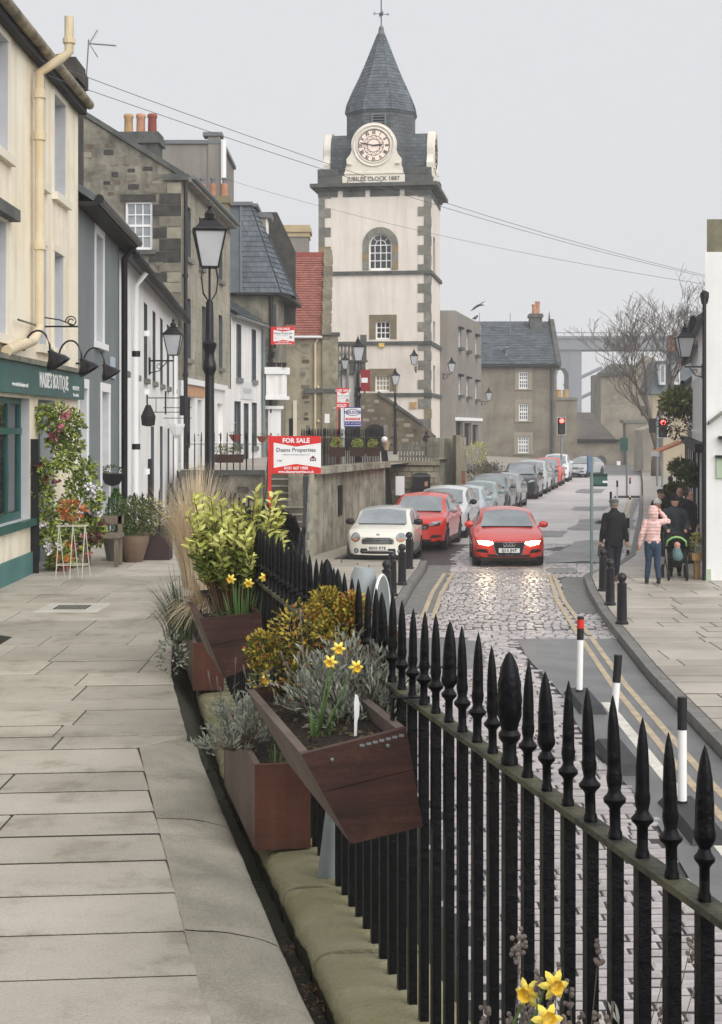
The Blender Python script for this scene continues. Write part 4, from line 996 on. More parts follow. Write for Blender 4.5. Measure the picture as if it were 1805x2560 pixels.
# flank with its slit windows
sh = [(1.9,2.5,tz(672),tz(590)),(1.9,2.5,tz(848),tz(805)),(1.9,2.5,tz(980),tz(918))]
fb = MB(Matrix.Translation((TWd,0,0))@Matrix.Rotation(RAD(90),4,'Z'))
wall_holes(fb, TWd, zb0, zc, sh, .25)
off = len(b.v); b.v += fb.v; b.f += [[k+off for k in q] for q in fb.f]
b.poly([(0,0,zb0),(0,TWd,zb0),(0,TWd,zc),(0,0,zc)]); b.poly([(0,TWd,zb0),(TWd,TWd,zb0),(TWd,TWd,zc),(0,TWd,zc)])
b.obj('wall', harl_m, tw)
flank = bpy.data.objects.new('flank', None); COL.objects.link(flank); flank.parent = tw; flank.location = (TWd,0,0); flank.rotation_euler = (0,0,RAD(90))
for h in sh:
    surround(flank, *h, t=.16, proud=.02, mat=quoin_m, sill=False); MB().poly([(h[0],.2,h[2]),(h[1],.2,h[2]),(h[1],.2,h[3]),(h[0],.2,h[3])]).obj('window', glass_d, flank)
# arched window with margin stones and glazing bars
for k in range(9):
    a0, a1 = math.pi*k/9+.01, math.pi*(k+1)/9-.01
    ro, ri = ra+.34, ra+.005
    MB().prism([(xm+ri*math.cos(a0),-.03,za1+ri*math.sin(a0)),(xm+ro*math.cos(a0),-.03,za1+ro*math.sin(a0)),(xm+ro*math.cos(a1),-.03,za1+ro*math.sin(a1)),(xm+ri*math.cos(a1),-.03,za1+ri*math.sin(a1))],(0,.06,0)).obj('arch_stone', quoin_m, tw)
for s in (-1,1):
    zq = za0
    for k in range(3):
        q0, q1 = sorted((xm+s*(ra+.005), xm+s*(ra+.34)))
        MB().box(q0,q1,-.03,.03,zq+.005,zq+(za1-za0)/3-.005).obj('jamb_stone', [quoin_m, M('warm_stone', rgb(164,146,116,.85), rgb(140,125,100,.82), 2, .9, .4, 14)][(k+(s>0))%2], tw); zq += (za1-za0)/3
b = MB(); yw = .14
b.box(x0a,x0a+.07,yw,yw+.06,za0,za1); b.box(x1a-.07,x1a,yw,yw+.06,za0,za1); b.box(x0a,x1a,yw,yw+.06,za0,za0+.12)
for k in range(1,4): q = lerp(x0a,x1a,k/4); b.box(q-.022,q+.022,yw+.005,yw+.05,za0,za1+(.0 if k!=2 else ra*.45))
for k in range(1,4): q = lerp(za0+.1,za1,k/3); b.box(x0a,x1a,yw+.003,yw+.052,q-.022,q+.022)
for rr, w in ((ra-.035,.035),(ra*.45,.02)):
    pts = [(xm+rr*math.cos(a),yw+.03,za1+rr*math.sin(a)) for a in rng(0,math.pi,16)]; b.tube(pts, w, 4)
for a in (RAD(45),RAD(90),RAD(135)): b.tube([(xm+ra*.45*math.cos(a),yw+.03,za1+ra*.45*math.sin(a)),(xm+ra*math.cos(a),yw+.03,za1+ra*math.sin(a))],.02,4)
ow = b.obj('window', whitetrim, tw)
for i in range(4):
    for j in range(3): MB().box(lerp(x0a,x1a,i/4)+.03,lerp(x0a,x1a,(i+1)/4)-.03,yw+.02,yw+.03,lerp(za0+.1,za1,j/3)+.03,lerp(za0+.1,za1,(j+1)/3)-.03).obj('pane', glass_d, ow)
MB().disc((xm,yw+.03,za1+.02),ra-.02,'y',18,0,math.pi).obj('fanlight', glass_d, ow)
for h, nx_, ny_, g in ((h2,3,3,glass_d),(h3,4,3,M('warm_lit_glass', rgb(206,192,150,.75), rgb(160,146,110,.6), 2, .2))):
    window(tw, *h, nx_, ny_, y=.14, glass=g, bar=.05, edge=.06, sash=False); surround(tw, *h, t=.34, proud=.025, mat=M('margin_stone', rgb(150,136,110,.82), rgb(122,114,98,.8), 1.6, .9, .4, 14), sill=False)
# quoins on both visible corners
def quoins(xc, side, skip=()):
    z = zb0+1.6; k = 0
    while z < zc-.35:
        h = .5 if z > 3 else .52; w = .62 if k%2 else .3
        a, c = (xc, xc+w) if side > 0 else (xc-w, xc)
        MB().box(a-(.015 if side<0 else .02),c+(.02 if side<0 else .015),-.03,.3,z+.006,z+h-.006).obj('quoin', quoin_m if RN.random() > .05 else MATS['warm_stone'], tw)
        if side < 0: MB().box(xc-.2,xc+.03,-.026,(.3 if k%2 else .62),z+.008,z+h-.008).obj('quoin', quoin_m, tw)
        z += h; k += 1
quoins(0, 1); quoins(TWd, -1)
for py in (609, 765+88, 985):
    z = tz(py) if py != 609 else tz(680)
    zc_ = {609: tz(682), 853: tz(858), 985: tz(987)}[py]
    MB().box(-.12,TWd+.12,-.12,TWd+.12,zc_-.09,zc_+.09).obj('string_course', dstone, tw)
MB().box(TWd-1.05,TWd-.7,-.06,-.003,tz(1022),tz(1005)).obj('plaque', terra_y, tw); MB().box(tX(948),tX(962),-.14,-.003,tz(868),tz(858)+.0).obj('alarm_box', M('alarm_yellow', rgb(220,190,110), None, rough=.5), tw)
# frieze blocks, cornice and parapet
fz0, fz1 = zc-.02, zc+.32
xs_ = [(-.04,tX(822)),(tX(822)+.02,tX(845)),(tX(858),tX(885)),(tX(886),tX(914)),(tX(926),tX(960)),(tX(961),tX(1000)),(tX(1012),TWd+.04)]
for a, c in xs_: MB().box(a,c,-.04,.2,zc-.34,zc-.004).obj('frieze_stone', dstone, tw)
for a, c in ((.0,1.4),(1.6,3.6),(3.9,TWd)): MB().box(TWd-.2,TWd+.04,a,c,zc-.34,zc-.006).obj('frieze_stone', dstone, tw)
MB().box(-.14,TWd+.14,-.14,TWd+.14,zc,zc+.14).obj('cornice', dstone, tw); MB().box(-.42,TWd+.42,-.42,TWd+.42,zc+.142,zc+.33).obj('cornice_top', dstone, tw)
zp0, zp1 = zc+.332, zc+1.12
b = MB(); b.box(-.06,TWd+.06,-.06,.3,zp0,zp0+.45); b.box(TWd-.3,TWd+.06,.3,TWd+.06,zp0,zp0+.45); b.box(-.06,.3,.3,TWd+.06,zp0,zp0+.45)
b.obj('parapet', dstone, tw)
for a, c in ((-.06,1.0),(TWd-1.1,TWd+.06)): MB().box(a,c,-.08,.32,zp0+.452,zp1).obj('parapet_block', dstone, tw)
MB().box(TWd-.3,TWd+.08,TWd-1.1,TWd+.06,zp0+.452,zp1).obj('parapet_block', dstone, tw)
# clock stage: slated drum with four arched arms carrying the dials
cxm, cym = TWd/2, TWd/2
xc = tX(934); zd = tz(363); Rd = .84      # dial centre, radius
zs0 = zp0+.3; zarm = zd+1.15
scm = M('slate_hung', rgb(112,119,124,.85), rgb(88,95,100,.8), 1.2, .6, .4, 14, spot=.5, spc=rgb(108,114,108,.6), sps=3, wave=dict(w=.34,h=.2,m=.014,v=.7,mo=.5,b=.7))
b = MB()
aw_ = 1.1
for (ux, uy) in ((1,0),(0,1)):            # two crossing barrel-topped arms
    pts = [(-aw_,zs0),(aw_,zs0),(aw_,zd)]+[(aw_*math.cos(a), zd+aw_*math.sin(a)) for a in rng(0,math.pi,14)]+[(-aw_,zd)]
    Lr = TWd/2-.1
    if ux: b.prism([(cxm-Lr, cym+u, v) for u, v in pts], (2*Lr,0,0))
    else: b.prism([(cxm+u, cym-Lr, v) for u, v in pts], (0,2*Lr,0))
b.obj('clock_stage', scm, tw)
# octagonal drum and bell-cast spire: flat slates in courses
zdr0, zdr1 = tz(330), wz(296,YT+3.6)
def octa(r): return [(cxm+r*math.cos(RAD(22.5+45*k)), cym+r*math.sin(RAD(22.5+45*k))) for k in range(8)]
Rdr = 1.92
b = MB().prism([(*q, zs0+.2) for q in octa(Rdr)], (0,0,zdr1-zs0-.2)); b.obj('drum', scm, tw)
tz2 = lambda py: wz(py, YT+3.6)
prof = [(tz2(300),1.95),(tz2(292),2.02),(tz2(272),1.94),(tz2(252),1.76),(tz2(228),1.52),(tz2(200),1.22),(tz2(172),.95),(tz2(140),.66),(tz2(108),.38),(tz2(88),.2)]
b = MB(); rings = []
for z, r in prof: rings.append([b.p((*q, z)) for q in octa(r-.02)])
for A_, B_ in zip(rings, rings[1:]):
    for j in range(8): b.f.append([A_[j],A_[(j+1)%8],B_[(j+1)%8],B_[j]])
b.f.append(rings[0]); b.obj('spire', scm, tw)
for k, ((z0,r0),(z1,r1)) in enumerate(zip(prof[1:], prof[2:])):
    A_, B_ = octa(r0), octa(r1)
    for j in range(8):
        mid = (Vector(A_[j])+Vector(A_[(j+1)%8]))/2
        if mid.y > cym+1.0 and abs(mid.x-cxm) < 1.2: continue
        slates(tw, (*A_[j],z0),(*A_[(j+1)%8],z0),(*B_[(j+1)%8],z1),(*B_[j],z1), max(3,int((z1-z0)/.17)), .26, slate_i, lift=.022, th=.03, seed=k*8+j)
MB().lathe([(.24,0),(.2,.1),(.13,.38),(.15,.42),(.1,.5),(.03,.62)],10,(cxm,cym,tz2(94))).obj('spire_cap', lead_m, tw, smooth=40)
# louvre over the dial
yl = cym-Rdr*math.cos(RAD(22.5))
lx0, lx1, lz0, lz1 = tX(925)-.0, tX(957), wz(315,YT+1.7), wz(286,YT+1.7)
b = MB().box(lx0-.05,lx1+.05,yl-.12,yl+.05,lz1-.07,lz1).box(lx0-.05,lx0+.03,yl-.12,yl+.05,lz0,lz1-.072).box(lx1-.03,lx1+.05,yl-.12,yl+.05,lz0,lz1-.072); b.obj('louvre_frame', lead_m, tw)
MB().box(lx0+.03,lx1-.03,yl-.06,yl-.04,lz0,lz1-.07).obj('louvre_void', dark_m, tw)
for k in range(3): MB().box(lx0+.03,lx1-.03,yl-.11,yl-.065,lerp(lz0,lz1,.2+.25*k),lerp(lz0,lz1,.28+.25*k)).obj('louvre_slat', lead_m, tw)
# dials
def dial(par, xc, ysurf, lit, full=True):
    sh_ = M('dial_surround', rgb(238,232,220,.95), rgb(226,218,204,.93), 1.5, .7)
    Rs = 1.2; pts = [(-1.52,zp0+.44),(1.52,zp0+.44),(1.5,zp0+.8),(1.42,zp0+1.0),(1.45,zp0+1.3),(1.24,zp0+1.55),(1.16,zd-.2)]
    arc_ = [(Rs*math.cos(a), zd+Rs*math.sin(a)) for a in rng(.12,math.pi-.12,26)]
    poly = pts+arc_+[(-u,v) for u,v in pts[::-1][:-1]]
    poly = pts+arc_+[(-1.16,zd-.2),(-1.24,zp0+1.55),(-1.45,zp0+1.3),(-1.42,zp0+1.0),(-1.5,zp0+.8)]
    o = MB().prism([(xc+u, ysurf, v) for u, v in poly], (0,.35,0)).obj('dial_surround', sh_, par)
    MB().box(xc-1.64,xc+1.64,ysurf-.12,ysurf+.3,zp0+.002,zp0+.43).obj('dial_base', sh_, o)
    MB().box(xc-1.56,xc+1.56,ysurf-.06,ysurf-.002,zp0+.5,zp0+.6).obj('dial_moulding', sh_, o)
    ringp = [(xc+1.06*math.cos(a), ysurf-.01, zd+1.06*math.sin(a)) for a in rng(0,2*math.pi,40)]
    MB().tube(ringp, .06, 6, False).obj('outer_ring', sh_, o, smooth=True)
    ringp = [(xc+(Rd+.05)*math.cos(a), ysurf-.005, zd+(Rd+.05)*math.sin(a)) for a in rng(0,2*math.pi,40)]
    MB().tube(ringp, .05, 6, False).obj('inner_ring', sh_, o, smooth=True)
    for s in (-1,1): MB().lathe([(.001,-.04),(.12,-.03),(.13,.03),(.001,.05)],12,(xc+s*1.27,ysurf-.02,zp0+1.02)).obj('scroll_boss', sh_, o)
    MB().disc((xc,ysurf-.015,zd),Rd,'y',40).obj('dial_glass', lit, o)
    ib = M('dial_iron', (.05,.05,.055), None, rough=.6); y = ysurf-.03
    b = MB()
    for rr, w in ((Rd-.02,.014),(Rd-.32,.012),(Rd*.4,.012)): b.tube([(xc+rr*math.cos(a),y,zd+rr*math.sin(a)) for a in rng(0,2*math.pi,36)], w, 4, False)
    for k in range(12):
        a = RAD(30*k); b.tube([(xc+(Rd-.32)*math.cos(a+.26),y,zd+(Rd-.32)*math.sin(a+.26)),(xc+Rd*.4*math.cos(a),y,zd+Rd*.4*math.sin(a))],.008,4); b.tube([(xc+(Rd-.32)*math.cos(a-.26),y,zd+(Rd-.32)*math.sin(a-.26)),(xc+Rd*.4*math.cos(a),y,zd+Rd*.4*math.sin(a))],.008,4)
    for k in range(60): a = RAD(6*k); b.tube([(xc+(Rd-.05)*math.cos(a),y,zd+(Rd-.05)*math.sin(a)),(xc+(Rd)*math.cos(a),y,zd+(Rd)*math.sin(a))],.006,4)
    b.obj('tracery', ib, o)
    for k, nm in enumerate(('XII','I','II','III','IIII','V','VI','VII','VIII','IX','X','XI')):
        a = RAD(30*k); text('numeral', nm, ib, o, (xc+math.sin(a)*(Rd-.16), y, zd+math.cos(a)*(Rd-.16)), .26, (math.pi/2, a, 0), wide=.62 if len(nm) > 2 else .8, bold=.006, ext=.01)
    for nm, ang_, L_, w in (('hour_hand', RAD(90-3), .5, .05), ('minute_hand', RAD(-78), .8, .032)):
        d = Vector((math.sin(ang_),0,math.cos(ang_))); s_ = Vector((d.z,0,-d.x)); c = Vector((xc,y-.03,zd))
        MB().prism([c-d*.12-s_*w*.6, c-d*.12+s_*w*.6, c+d*L_*.75+s_*w, c+d*L_, c+d*L_*.75-s_*w],(0,-.02,0)).obj(nm, ib, o)
    MB().lathe([(.05,-.02),(.05,.02)],10,(xc,y-.03,zd)).obj('hub', ib, o)
    return o
lit = M('dial_lit', rgb(240,220,206), None, rough=.5, emit=.1)
d1 = dial(tw, cxm-.02, -.02, lit)
text('dial_inscription', 'JUBILEE CLOCK 1887', M('inscription', rgb(80,78,74)), d1, (cxm-.02,-.15,zp0+.22), .31, bold=.006, wide=.92, space=1.05)
right = bpy.data.objects.new('side_dial', None); COL.objects.link(right); right.parent = tw; right.location = (TWd,0,0); right.rotation_euler = (0,0,RAD(90))
dial(right, cxm, -.02, lit)
left = bpy.data.objects.new('side_dial', None); COL.objects.link(left); left.parent = tw; left.location = (0,TWd,0); left.rotation_euler = (0,0,RAD(-90))
dial(left, cxm, -.02, lit)
# weather vane
v0 = tz2(72); b = MB().tube([(cxm,cym,v0-.3),(cxm,cym,tz2(-30))],.035,6); vm = M('vane_iron', rgb(90,98,108), None, rough=.6)
b.obj('vane_mast', vm, tw); MB().ball((cxm,cym,tz2(39)),.12,10,6).obj('vane_ball', vm, tw, smooth=True)
b = MB()
for a in (0,90,180,270):
    d = Vector((math.cos(RAD(a+20)), math.sin(RAD(a+20)),0)); c = Vector((cxm,cym,tz2(39))); b.tube([c, c+d*.36],.02,4)
    b.tube([c+d*.36+Vector((0,0,-.09)), c+d*.36+Vector((0,0,.09))],.018,4); b.tube([c+d*.36+Vector((0,0,.09)), c+d*.46+Vector((0,0,-.05))],.014,4)
b.obj('vane_letters', vm, tw)

# porch with balustrade left of the tower, forestair right of it
po = thing('stone_porch', 'dark stone porch with a balustraded top between red-roofed house and tower', 'porch', (wx(838,77),77,0))
pw = wx(914,77)-wx(838,77); pz = lambda py: wz(py,77)
wall_holes(MB(), pw, 0, pz(905), [(.35,.95,pz(1050),pz(935)),(1.15,1.42,pz(1050),pz(935))], .3).obj('wall', dstone, po)
for k in range(7): MB().lathe([(.07,0),(.05,.1),(.09,.3),(.05,.6),(.07,.74)],8,(.15+k*.18,.15,pz(905)+.1)).obj('baluster', quoin_m, po)
MB().box(-.05,pw+.1,-.1,.5,pz(905),pz(905)+.1).obj('cornice', dstone, po); MB().box(-.05,pw*.86,-.02,.34,pz(905)+.85,pz(905)+1.0).obj('balustrade_rail', dstone, po); MB().box(pw*.82,pw+.05,-.05,.4,pz(905)+.1,pz(832)-.1).obj('pedestal', dstone, po)
for k in range(3): MB().lathe([(.1,0),(.08,.1),(.07,1.6),(.1,1.8)],10,(.2+k*.42,-.08,pz(1000))).obj('column', quoin_m, po)
MB().box(.36,.94,.2,.24,pz(1050),pz(935)).obj('door', whitetrim, po)
fs = thing('forestair', 'broad stone forestair with an arched recess climbing to the tower door', 'stair', (wx(893,74),74,0))
fz = lambda py: wz(py,74); fX = lambda px: wx(px,74)-wx(893,74)
bz = ZT-.6
out = [(fX(893),0,bz),(fX(1090),0,bz),(fX(1090),0,fz(1090)),(fX(1055),0,fz(1060)),(fX(945),0,fz(983)),(fX(893),0,fz(983))]
MB().prism(out,(0,2.4,0)).obj('wall', M('rubble_stair', rgb(132,120,102,.82), rgb(96,88,76,.78), 1.2, .9, .7, 8, spot=.5, spc=rgb(64,58,52), sps=1.5), fs)
MB().prism([(fX(943),-.1,fz(985)),(fX(1056),-.1,fz(1063)),(fX(1056),-.1,fz(1055)),(fX(945),-.1,fz(977))],(0,.5,0)).obj('coping', dstone, fs)
ax0, ax1, azb, azt = fX(912), fX(962), bz, fz(1062)
pts = [(ax0,-.012,azb),(ax1,-.012,azb),(ax1,-.012,azt-.3)]+[((ax0+ax1)/2+(ax1-ax0)/2*math.cos(a),-.012,azt-.35+.38*math.sin(a)) for a in rng(0.05,math.pi-.05,10)]+[(ax0,-.012,azt-.3)]
MB().prism(pts,(0,.008,0)).obj('arched_recess', dark_m, fs); MB().box(ax1-.05,ax1+.14,-.08,-.0-.001,azb,azt).obj('recess_jamb', quoin_m, fs)
rubble(fs, fX(970), fX(1080), bz+.6, fz(1020), 14, [sd[1],sd[2],sd[0]], seed=12, inside=lambda x,z: z < interp([(fX(945),fz(983)),(fX(1055),fz(1060))],x)-.2)
rubble(fs, fX(900), fX(965), fz(1055), fz(990), 12, [sd[1],sd[2],sd[3]], seed=13)
o = thing('information_board', 'tall dark red panel with a white notice hung on the tower wall', 'sign', (wx(901,76),76,wz(978,76)))
MB().box(0,wx(925,76)-wx(901,76),0,.06,0,wz(924,76)-wz(978,76)).obj('panel', signred_d, o); MB().box(.05,.36,-.02,-.003,.42,.66).obj('notice', signw, o)

# ------------------------------------------------------------------ I: grey harled flats right of the tower
YI = 86
iX = lambda px, Y=YI: wx(px,Y)
gi = thing('grey_flats', 'grey harled flat-roofed block with narrow pale windows beside the tower', 'building', (iX(1138),YI,0), math.atan2(98-YI, wx(1203,98)-iX(1138)))
Li = math.hypot(98-YI, wx(1203,98)-iX(1138)); zI = wz(776,YI)
th = [(1.4,2.3,wz(870,88.5),wz(825,88.5)),(4.9,5.8,wz(878,92),wz(832,92)),(9.2,10.1,wz(888,96),wz(842,96)),(1.4,2.3,wz(988,88.5),wz(942,88.5)),(4.9,5.8,wz(992,92),wz(948,92)),(9.2,10.1,wz(998,96),wz(955,96))]
th2 = [(.4,3.4,.6,wz(1054,88)),(4.0,7.2,.6,wz(1058,92)),(7.8,10.8,.6,wz(1062,96))]
wall_holes(MB(), Li, -.8, zI, th+th2, .2).obj('wall', greyrough, gi)
for h in th: window(gi, *h, 1, 2, y=.06, split=False, glass=glass_l); MB().box(h[0]-.15,h[1]+.15,-.2,.05,h[3]+.003,h[3]+.12).obj('lintel', blackmatt, gi); MB().box(h[0]-.15,h[1]+.15,-.22,.05,h[2]-.16,h[2]-.003).obj('sill', dstone, gi)
for h in th2: MB().poly([(h[0],.18,h[2]),(h[1],.18,h[2]),(h[1],.18,h[3]),(h[0],.18,h[3])]).obj('shop_glass', dark_m, gi)
MB().box(0,Li,-.1,-.002,wz(1052,90),wz(1044,90)).obj('shop_band', whitetrim, gi)
e = MB(); a_ = -gi.rotation_euler.z
R_ = Matrix.Rotation(a_,4,'Z')
c0 = [R_@Vector((0,0,0)), R_@Vector((iX(1100)-iX(1138),0,0)), R_@Vector((iX(1100)-iX(1138),12,0)), Vector((Li,.01,0)), Vector((Li,4,0))]
MB().prism([(c0[0].x,c0[0].y,-.8),(c0[1].x,c0[1].y,-.8),(c0[1].x,c0[1].y+.0,zI-.0),(c0[0].x,c0[0].y,zI)],(0.001,.25,0)).obj('end_wall', greyrough, gi)
MB().poly([(0,0,zI),(Li,0,zI),(Li,6,zI),(c0[1].x,c0[1].y+.2,zI)]).obj('flat_roof', lead_m, gi)

# ------------------------------------------------------------------ J: stone house with slate roof closing the view
YJ = 124.0
jz = lambda py: wz(py,YJ); jX = lambda px: wx(px,YJ)-wx(1203,YJ)
hj = thing('far_stone_house', 'three-storey stone house with slate roof and one clay-potted chimney closing the street', 'house', (wx(1203,YJ),YJ,0))
wj = jX(1390); holes = [(jX(1297),jX(1321),jz(972),jz(929)),(jX(1297),jX(1321),jz(1052),jz(1008)),(jX(1295),jX(1323),jz(1133),jz(1090))]
far_st = M('rubble_far', rgb(158,150,134,.9), rgb(128,121,109,.86), .5, .9, .8, 3.5, spot=.5, spc=rgb(104,92,78), sps=1.1, streak=.25, sc=rgb(96,88,76))
wall_holes(MB(), wj, -1.9, jz(917), holes, .25, x0=-.5).obj('wall', far_st, hj)
MB().poly([(wj,0,-1.9),(wj,9,-1.9),(wj,9,jz(917)),(wj,4.5,jz(808)+1.4),(wj,0,jz(917))]).obj('gable_wall', far_st, hj)
window(hj, *holes[0], 4, 4, y=.12, bar=.07, edge=.09); window(hj, *holes[1], 4, 4, y=.12, bar=.07, edge=.09); window(hj, *holes[2], 4, 4, y=.12, bar=.07, edge=.09, glass=glass_l)
for h in holes: surround(hj, *h, t=.3, proud=.03, mat=M('margin_far', rgb(168,160,142,.92), rgb(150,142,126), 1, .9))
zr_ = wz(808,YJ+4.5)
roof_slab(hj, [(-.6,-.3,jz(915)),(wj+.1,-.3,jz(915)),(wj+.1,4.5,zr_),(-.6,4.5,zr_)], .15, slate_i)
slates(hj, (-.6,-.32,jz(915)+.14),(wj+.1,-.32,jz(915)+.14),(wj+.1,4.5,zr_+.16),(-.6,4.5,zr_+.16), 26, .42, slate_i, lift=.05, th=.05)
MB().box(wj-.1,wj+.35,-.2,.1,jz(925),jz(917)+.1).obj('skew_putt', dstone, hj); MB().prism([(wj+.0,-.3,jz(915)),(wj+.0,4.5,zr_),(wj+.0,4.5,zr_+.35),(wj+.0,-.3,jz(915)+.35)],(.4,0,0)).obj('skew_coping', dstone, hj)
ch = chimney(hj, jX(1337), jX(1368), 3.4, 4.6, zr_-2.6, wz(785,YJ+4), [(jX(1350),.8,.22,terra,False),(jX(1358),1.05,.2,terra,False)], dstone, .3)
pipe(hj, [(jX(1380),-.15,jz(920)),(jX(1380),-.15,-1.5)], .12, dstone); MB().tube([(-.6,-.4,jz(916)),(wj+.2,-.4,jz(916))],.1,8).obj('gutter', blackmatt, hj)
for q in (1205,1283): MB().tube([(jX(q),2.5,zr_-1),(jX(q),2.5,wz(776,YJ))],.03,5).obj('aerial_mast', steel_m, hj)
MB().lathe([(.3,0),(.28,.5),(.12,.7),(.12,1.1),(.3,1.15),(.1,1.3)],10,(jX(1268),.8,jz(905))).obj('roof_vent', lead_m, hj)

# ------------------------------------------------------------------ K: low church range, L: church, far stack
YK = 142.0
kz = lambda py: wz(py,YK)
hk = thing('church_aisle', 'low stone church range with a dark stone roof and pointed doorway', 'church', (wx(1392,YK),YK,0))
wk = wx(1565,YK)-wx(1392,YK)
MB().box(0,wk,0,8,-2.2,kz(1100)).obj('wall', far_st, hk)
roof_slab(hk, [(-.3,-.3,kz(1100)),(wk*.86,-.3,kz(1100)),(wk*.62,5,wz(1031,YK+5)),(-.3,5,wz(1031,YK+5))], .3, M('stone_roof', rgb(122,114,106,.72), rgb(96,92,88,.7), .6, .85, .4, 8, wave=dict(w=1.0,h=.3,m=.02,v=.85,mo=.7)))
MB().box(-.3,wk*.9,-.4,-.1,kz(1104),kz(1098)).obj('gutter', dark_m, hk)
for (a,c,t_) in ((1489,1516,1137),(1588,1600,1137)):
    x0,x1 = wx(a,YK)-wx(1392,YK), wx(c,YK)-wx(1392,YK); xm_=(x0+x1)/2; zb=kz(1162); zt=kz(t_)
    pts=[(x0,-.05,zb),(x1,-.05,zb),(x1,-.05,lerp(zb,zt,.4)),(lerp(x1,xm_,.35),-.05,lerp(zb,zt,.78)),(xm_,-.05,zt),(lerp(x0,xm_,.35),-.05,lerp(zb,zt,.78)),(x0,-.05,lerp(zb,zt,.4))]
    d = MB().prism(pts,(0,.04,0)).obj('pointed_door', M('church_door', rgb(92,92,96,.8), rgb(76,76,80), 3, .7), hk)
    MB().tube([q for q in pts[1:]]+[pts[0]], .09, 5).obj('hood_mould', quoin_m, d)
MB().box(wk*.98,wk*1.28,-.6,1,-2.2,kz(1058)).obj('buttress', far_st, hk); MB().box(wk*.94,wk*1.3,-.7,1.05,kz(1058)+.002,kz(1050)).obj('buttress_cap', quoin_m, hk)
MB().box(wx(1535,YK)-wx(1392,YK),wx(1544,YK)-wx(1392,YK),-1.6,-1.2,-1.9,kz(1152)).obj('pillar_box_stone', whitetrim, hk)
YL = 158.0
lz = lambda py: wz(py,YL); lX = lambda px: wx(px,YL)-wx(1500,YL)
hl = thing('church', 'old rubble stone church tower block with shallow roof behind the bare tree', 'church', (wx(1500,YL),YL,0))
MB().prism([(lX(1502),0,-2),(lX(1640),0,-2),(lX(1640),0,lz(900)),(lX(1632),0,lz(892)),(lX(1585),0,lz(926)),(lX(1502),0,lz(934))],(0,7,0)).obj('wall', far_st, hl)
roof_slab(hl, [(lX(1490),-.5,lz(934)),(lX(1590),-.5,lz(926)),(lX(1598),5,lz(905)),(lX(1545),5,lz(905))], .3, dstone)
roof_slab(hl, [(lX(1572),-.6,lz(926)),(lX(1578),-.6,lz(934)),(lX(1640),3,lz(890)),(lX(1630),3,lz(884))], .25, quoin_m, 'roof_verge')
MB().box(lX(1602),lX(1616),-.06,-.01,lz(1040),lz(1015)).obj('window', glass_d, hl)
rubble(hl, lX(1507), lX(1600), lz(1030), lz(945), 40, [far_st, sd[2], sd[1]], seed=21, size=(.4,.9))
o = thing('far_chimney_house', 'low stone gable with chimney stack left of the red traffic light', 'house', (wx(1388,134),134,0))
MB().box(0,wx(1443,134)-wx(1388,134),0,4,-1.5,wz(1000,134)).obj('wall', far_st, o); MB().box(-.1,1.95,-.1,4.1,wz(1000,134)+.002,wz(996,134)+.1).obj('coping', quoin_m, o)
for q in (1400,1418): MB().lathe([(.28,0),(.25,.6),(.3,.65),(.2,.7)],10,(wx(q,134)-wx(1388,134),1,wz(996,134)+.1)).obj('chimney_pot', terra_y, o)

# ------------------------------------------------------------------ railway viaduct in the mist
YV = 330.0
vX = lambda px: wx(px,YV); vz = lambda py: wz(py,YV)
vm_ = M('viaduct_granite', rgb(140,146,154,.85), rgb(126,132,140,.85), .1, .9)
va = thing('viaduct', 'tall granite railway viaduct fading into the mist behind the houses', 'bridge', (vX(1340),YV,-8))
X0 = vX(1340)
MB().box(-30,vX(1900)-X0,0,9,vz(874)+8,vz(842)+8).obj('deck_girder', vm_, va)
MB().box(-30,vX(1900)-X0,-.4,-.002,vz(846)+8,vz(840)+8).obj('parapet_beam', vm_, va)
for k in range(46):
    x = -30+k*2.0; MB().box(x,x+.12,-.3,-.18,vz(840)+8.002,vz(833)+8).obj('rail_post', vm_, va)
MB().box(-30,vX(1900)-X0,-.32,-.2,vz(833)+8.002,vz(831)+8).obj('hand_rail', vm_, va)
def pier(x0,x1,zt): return MB().prism([(x0,.5,0),(x1,.5,0),(x1,.5,zt),(x0,.5,zt)],(0,8,0)).obj('pier', vm_, va)
ztop_ = vz(874)+7.998
pier(vX(1365)-X0, vX(1393)-X0, ztop_); pier(vX(1423)-X0, vX(1455)-X0, ztop_)
a0, a1 = vX(1393)-X0, vX(1423)-X0; r_=(a1-a0)/2; zc_=vz(945)+8
b = MB(); ap = [((a0+a1)/2-r_*math.cos(a), zc_+r_*1.7*math.sin(a)) for a in rng(0,math.pi,16)]
for (xa,za),(xb,zb) in zip(ap,ap[1:]):
    b.hexa([(xa,.6,za),(xb,.6,zb),(xb,8,zb),(xa,8,za),(xa,.6,ztop_-.01),(xb,.6,ztop_-.01),(xb,8,ztop_-.01),(xa,8,ztop_-.01)])
b.obj('arch_spandrel', vm_, va)
for (p0,p1) in (((1390,978),(1424,962)),((1455,955),(1560,905)),((1455,1010),(1530,975)),((1440,995),(1510,985))):
    MB().tube([(vX(p0[0])-X0,30,vz(p0[1])+8),(vX(p1[0])-X0,30,vz(p1[1])+8)],.45,6).obj('lattice_tie', vm_, va)

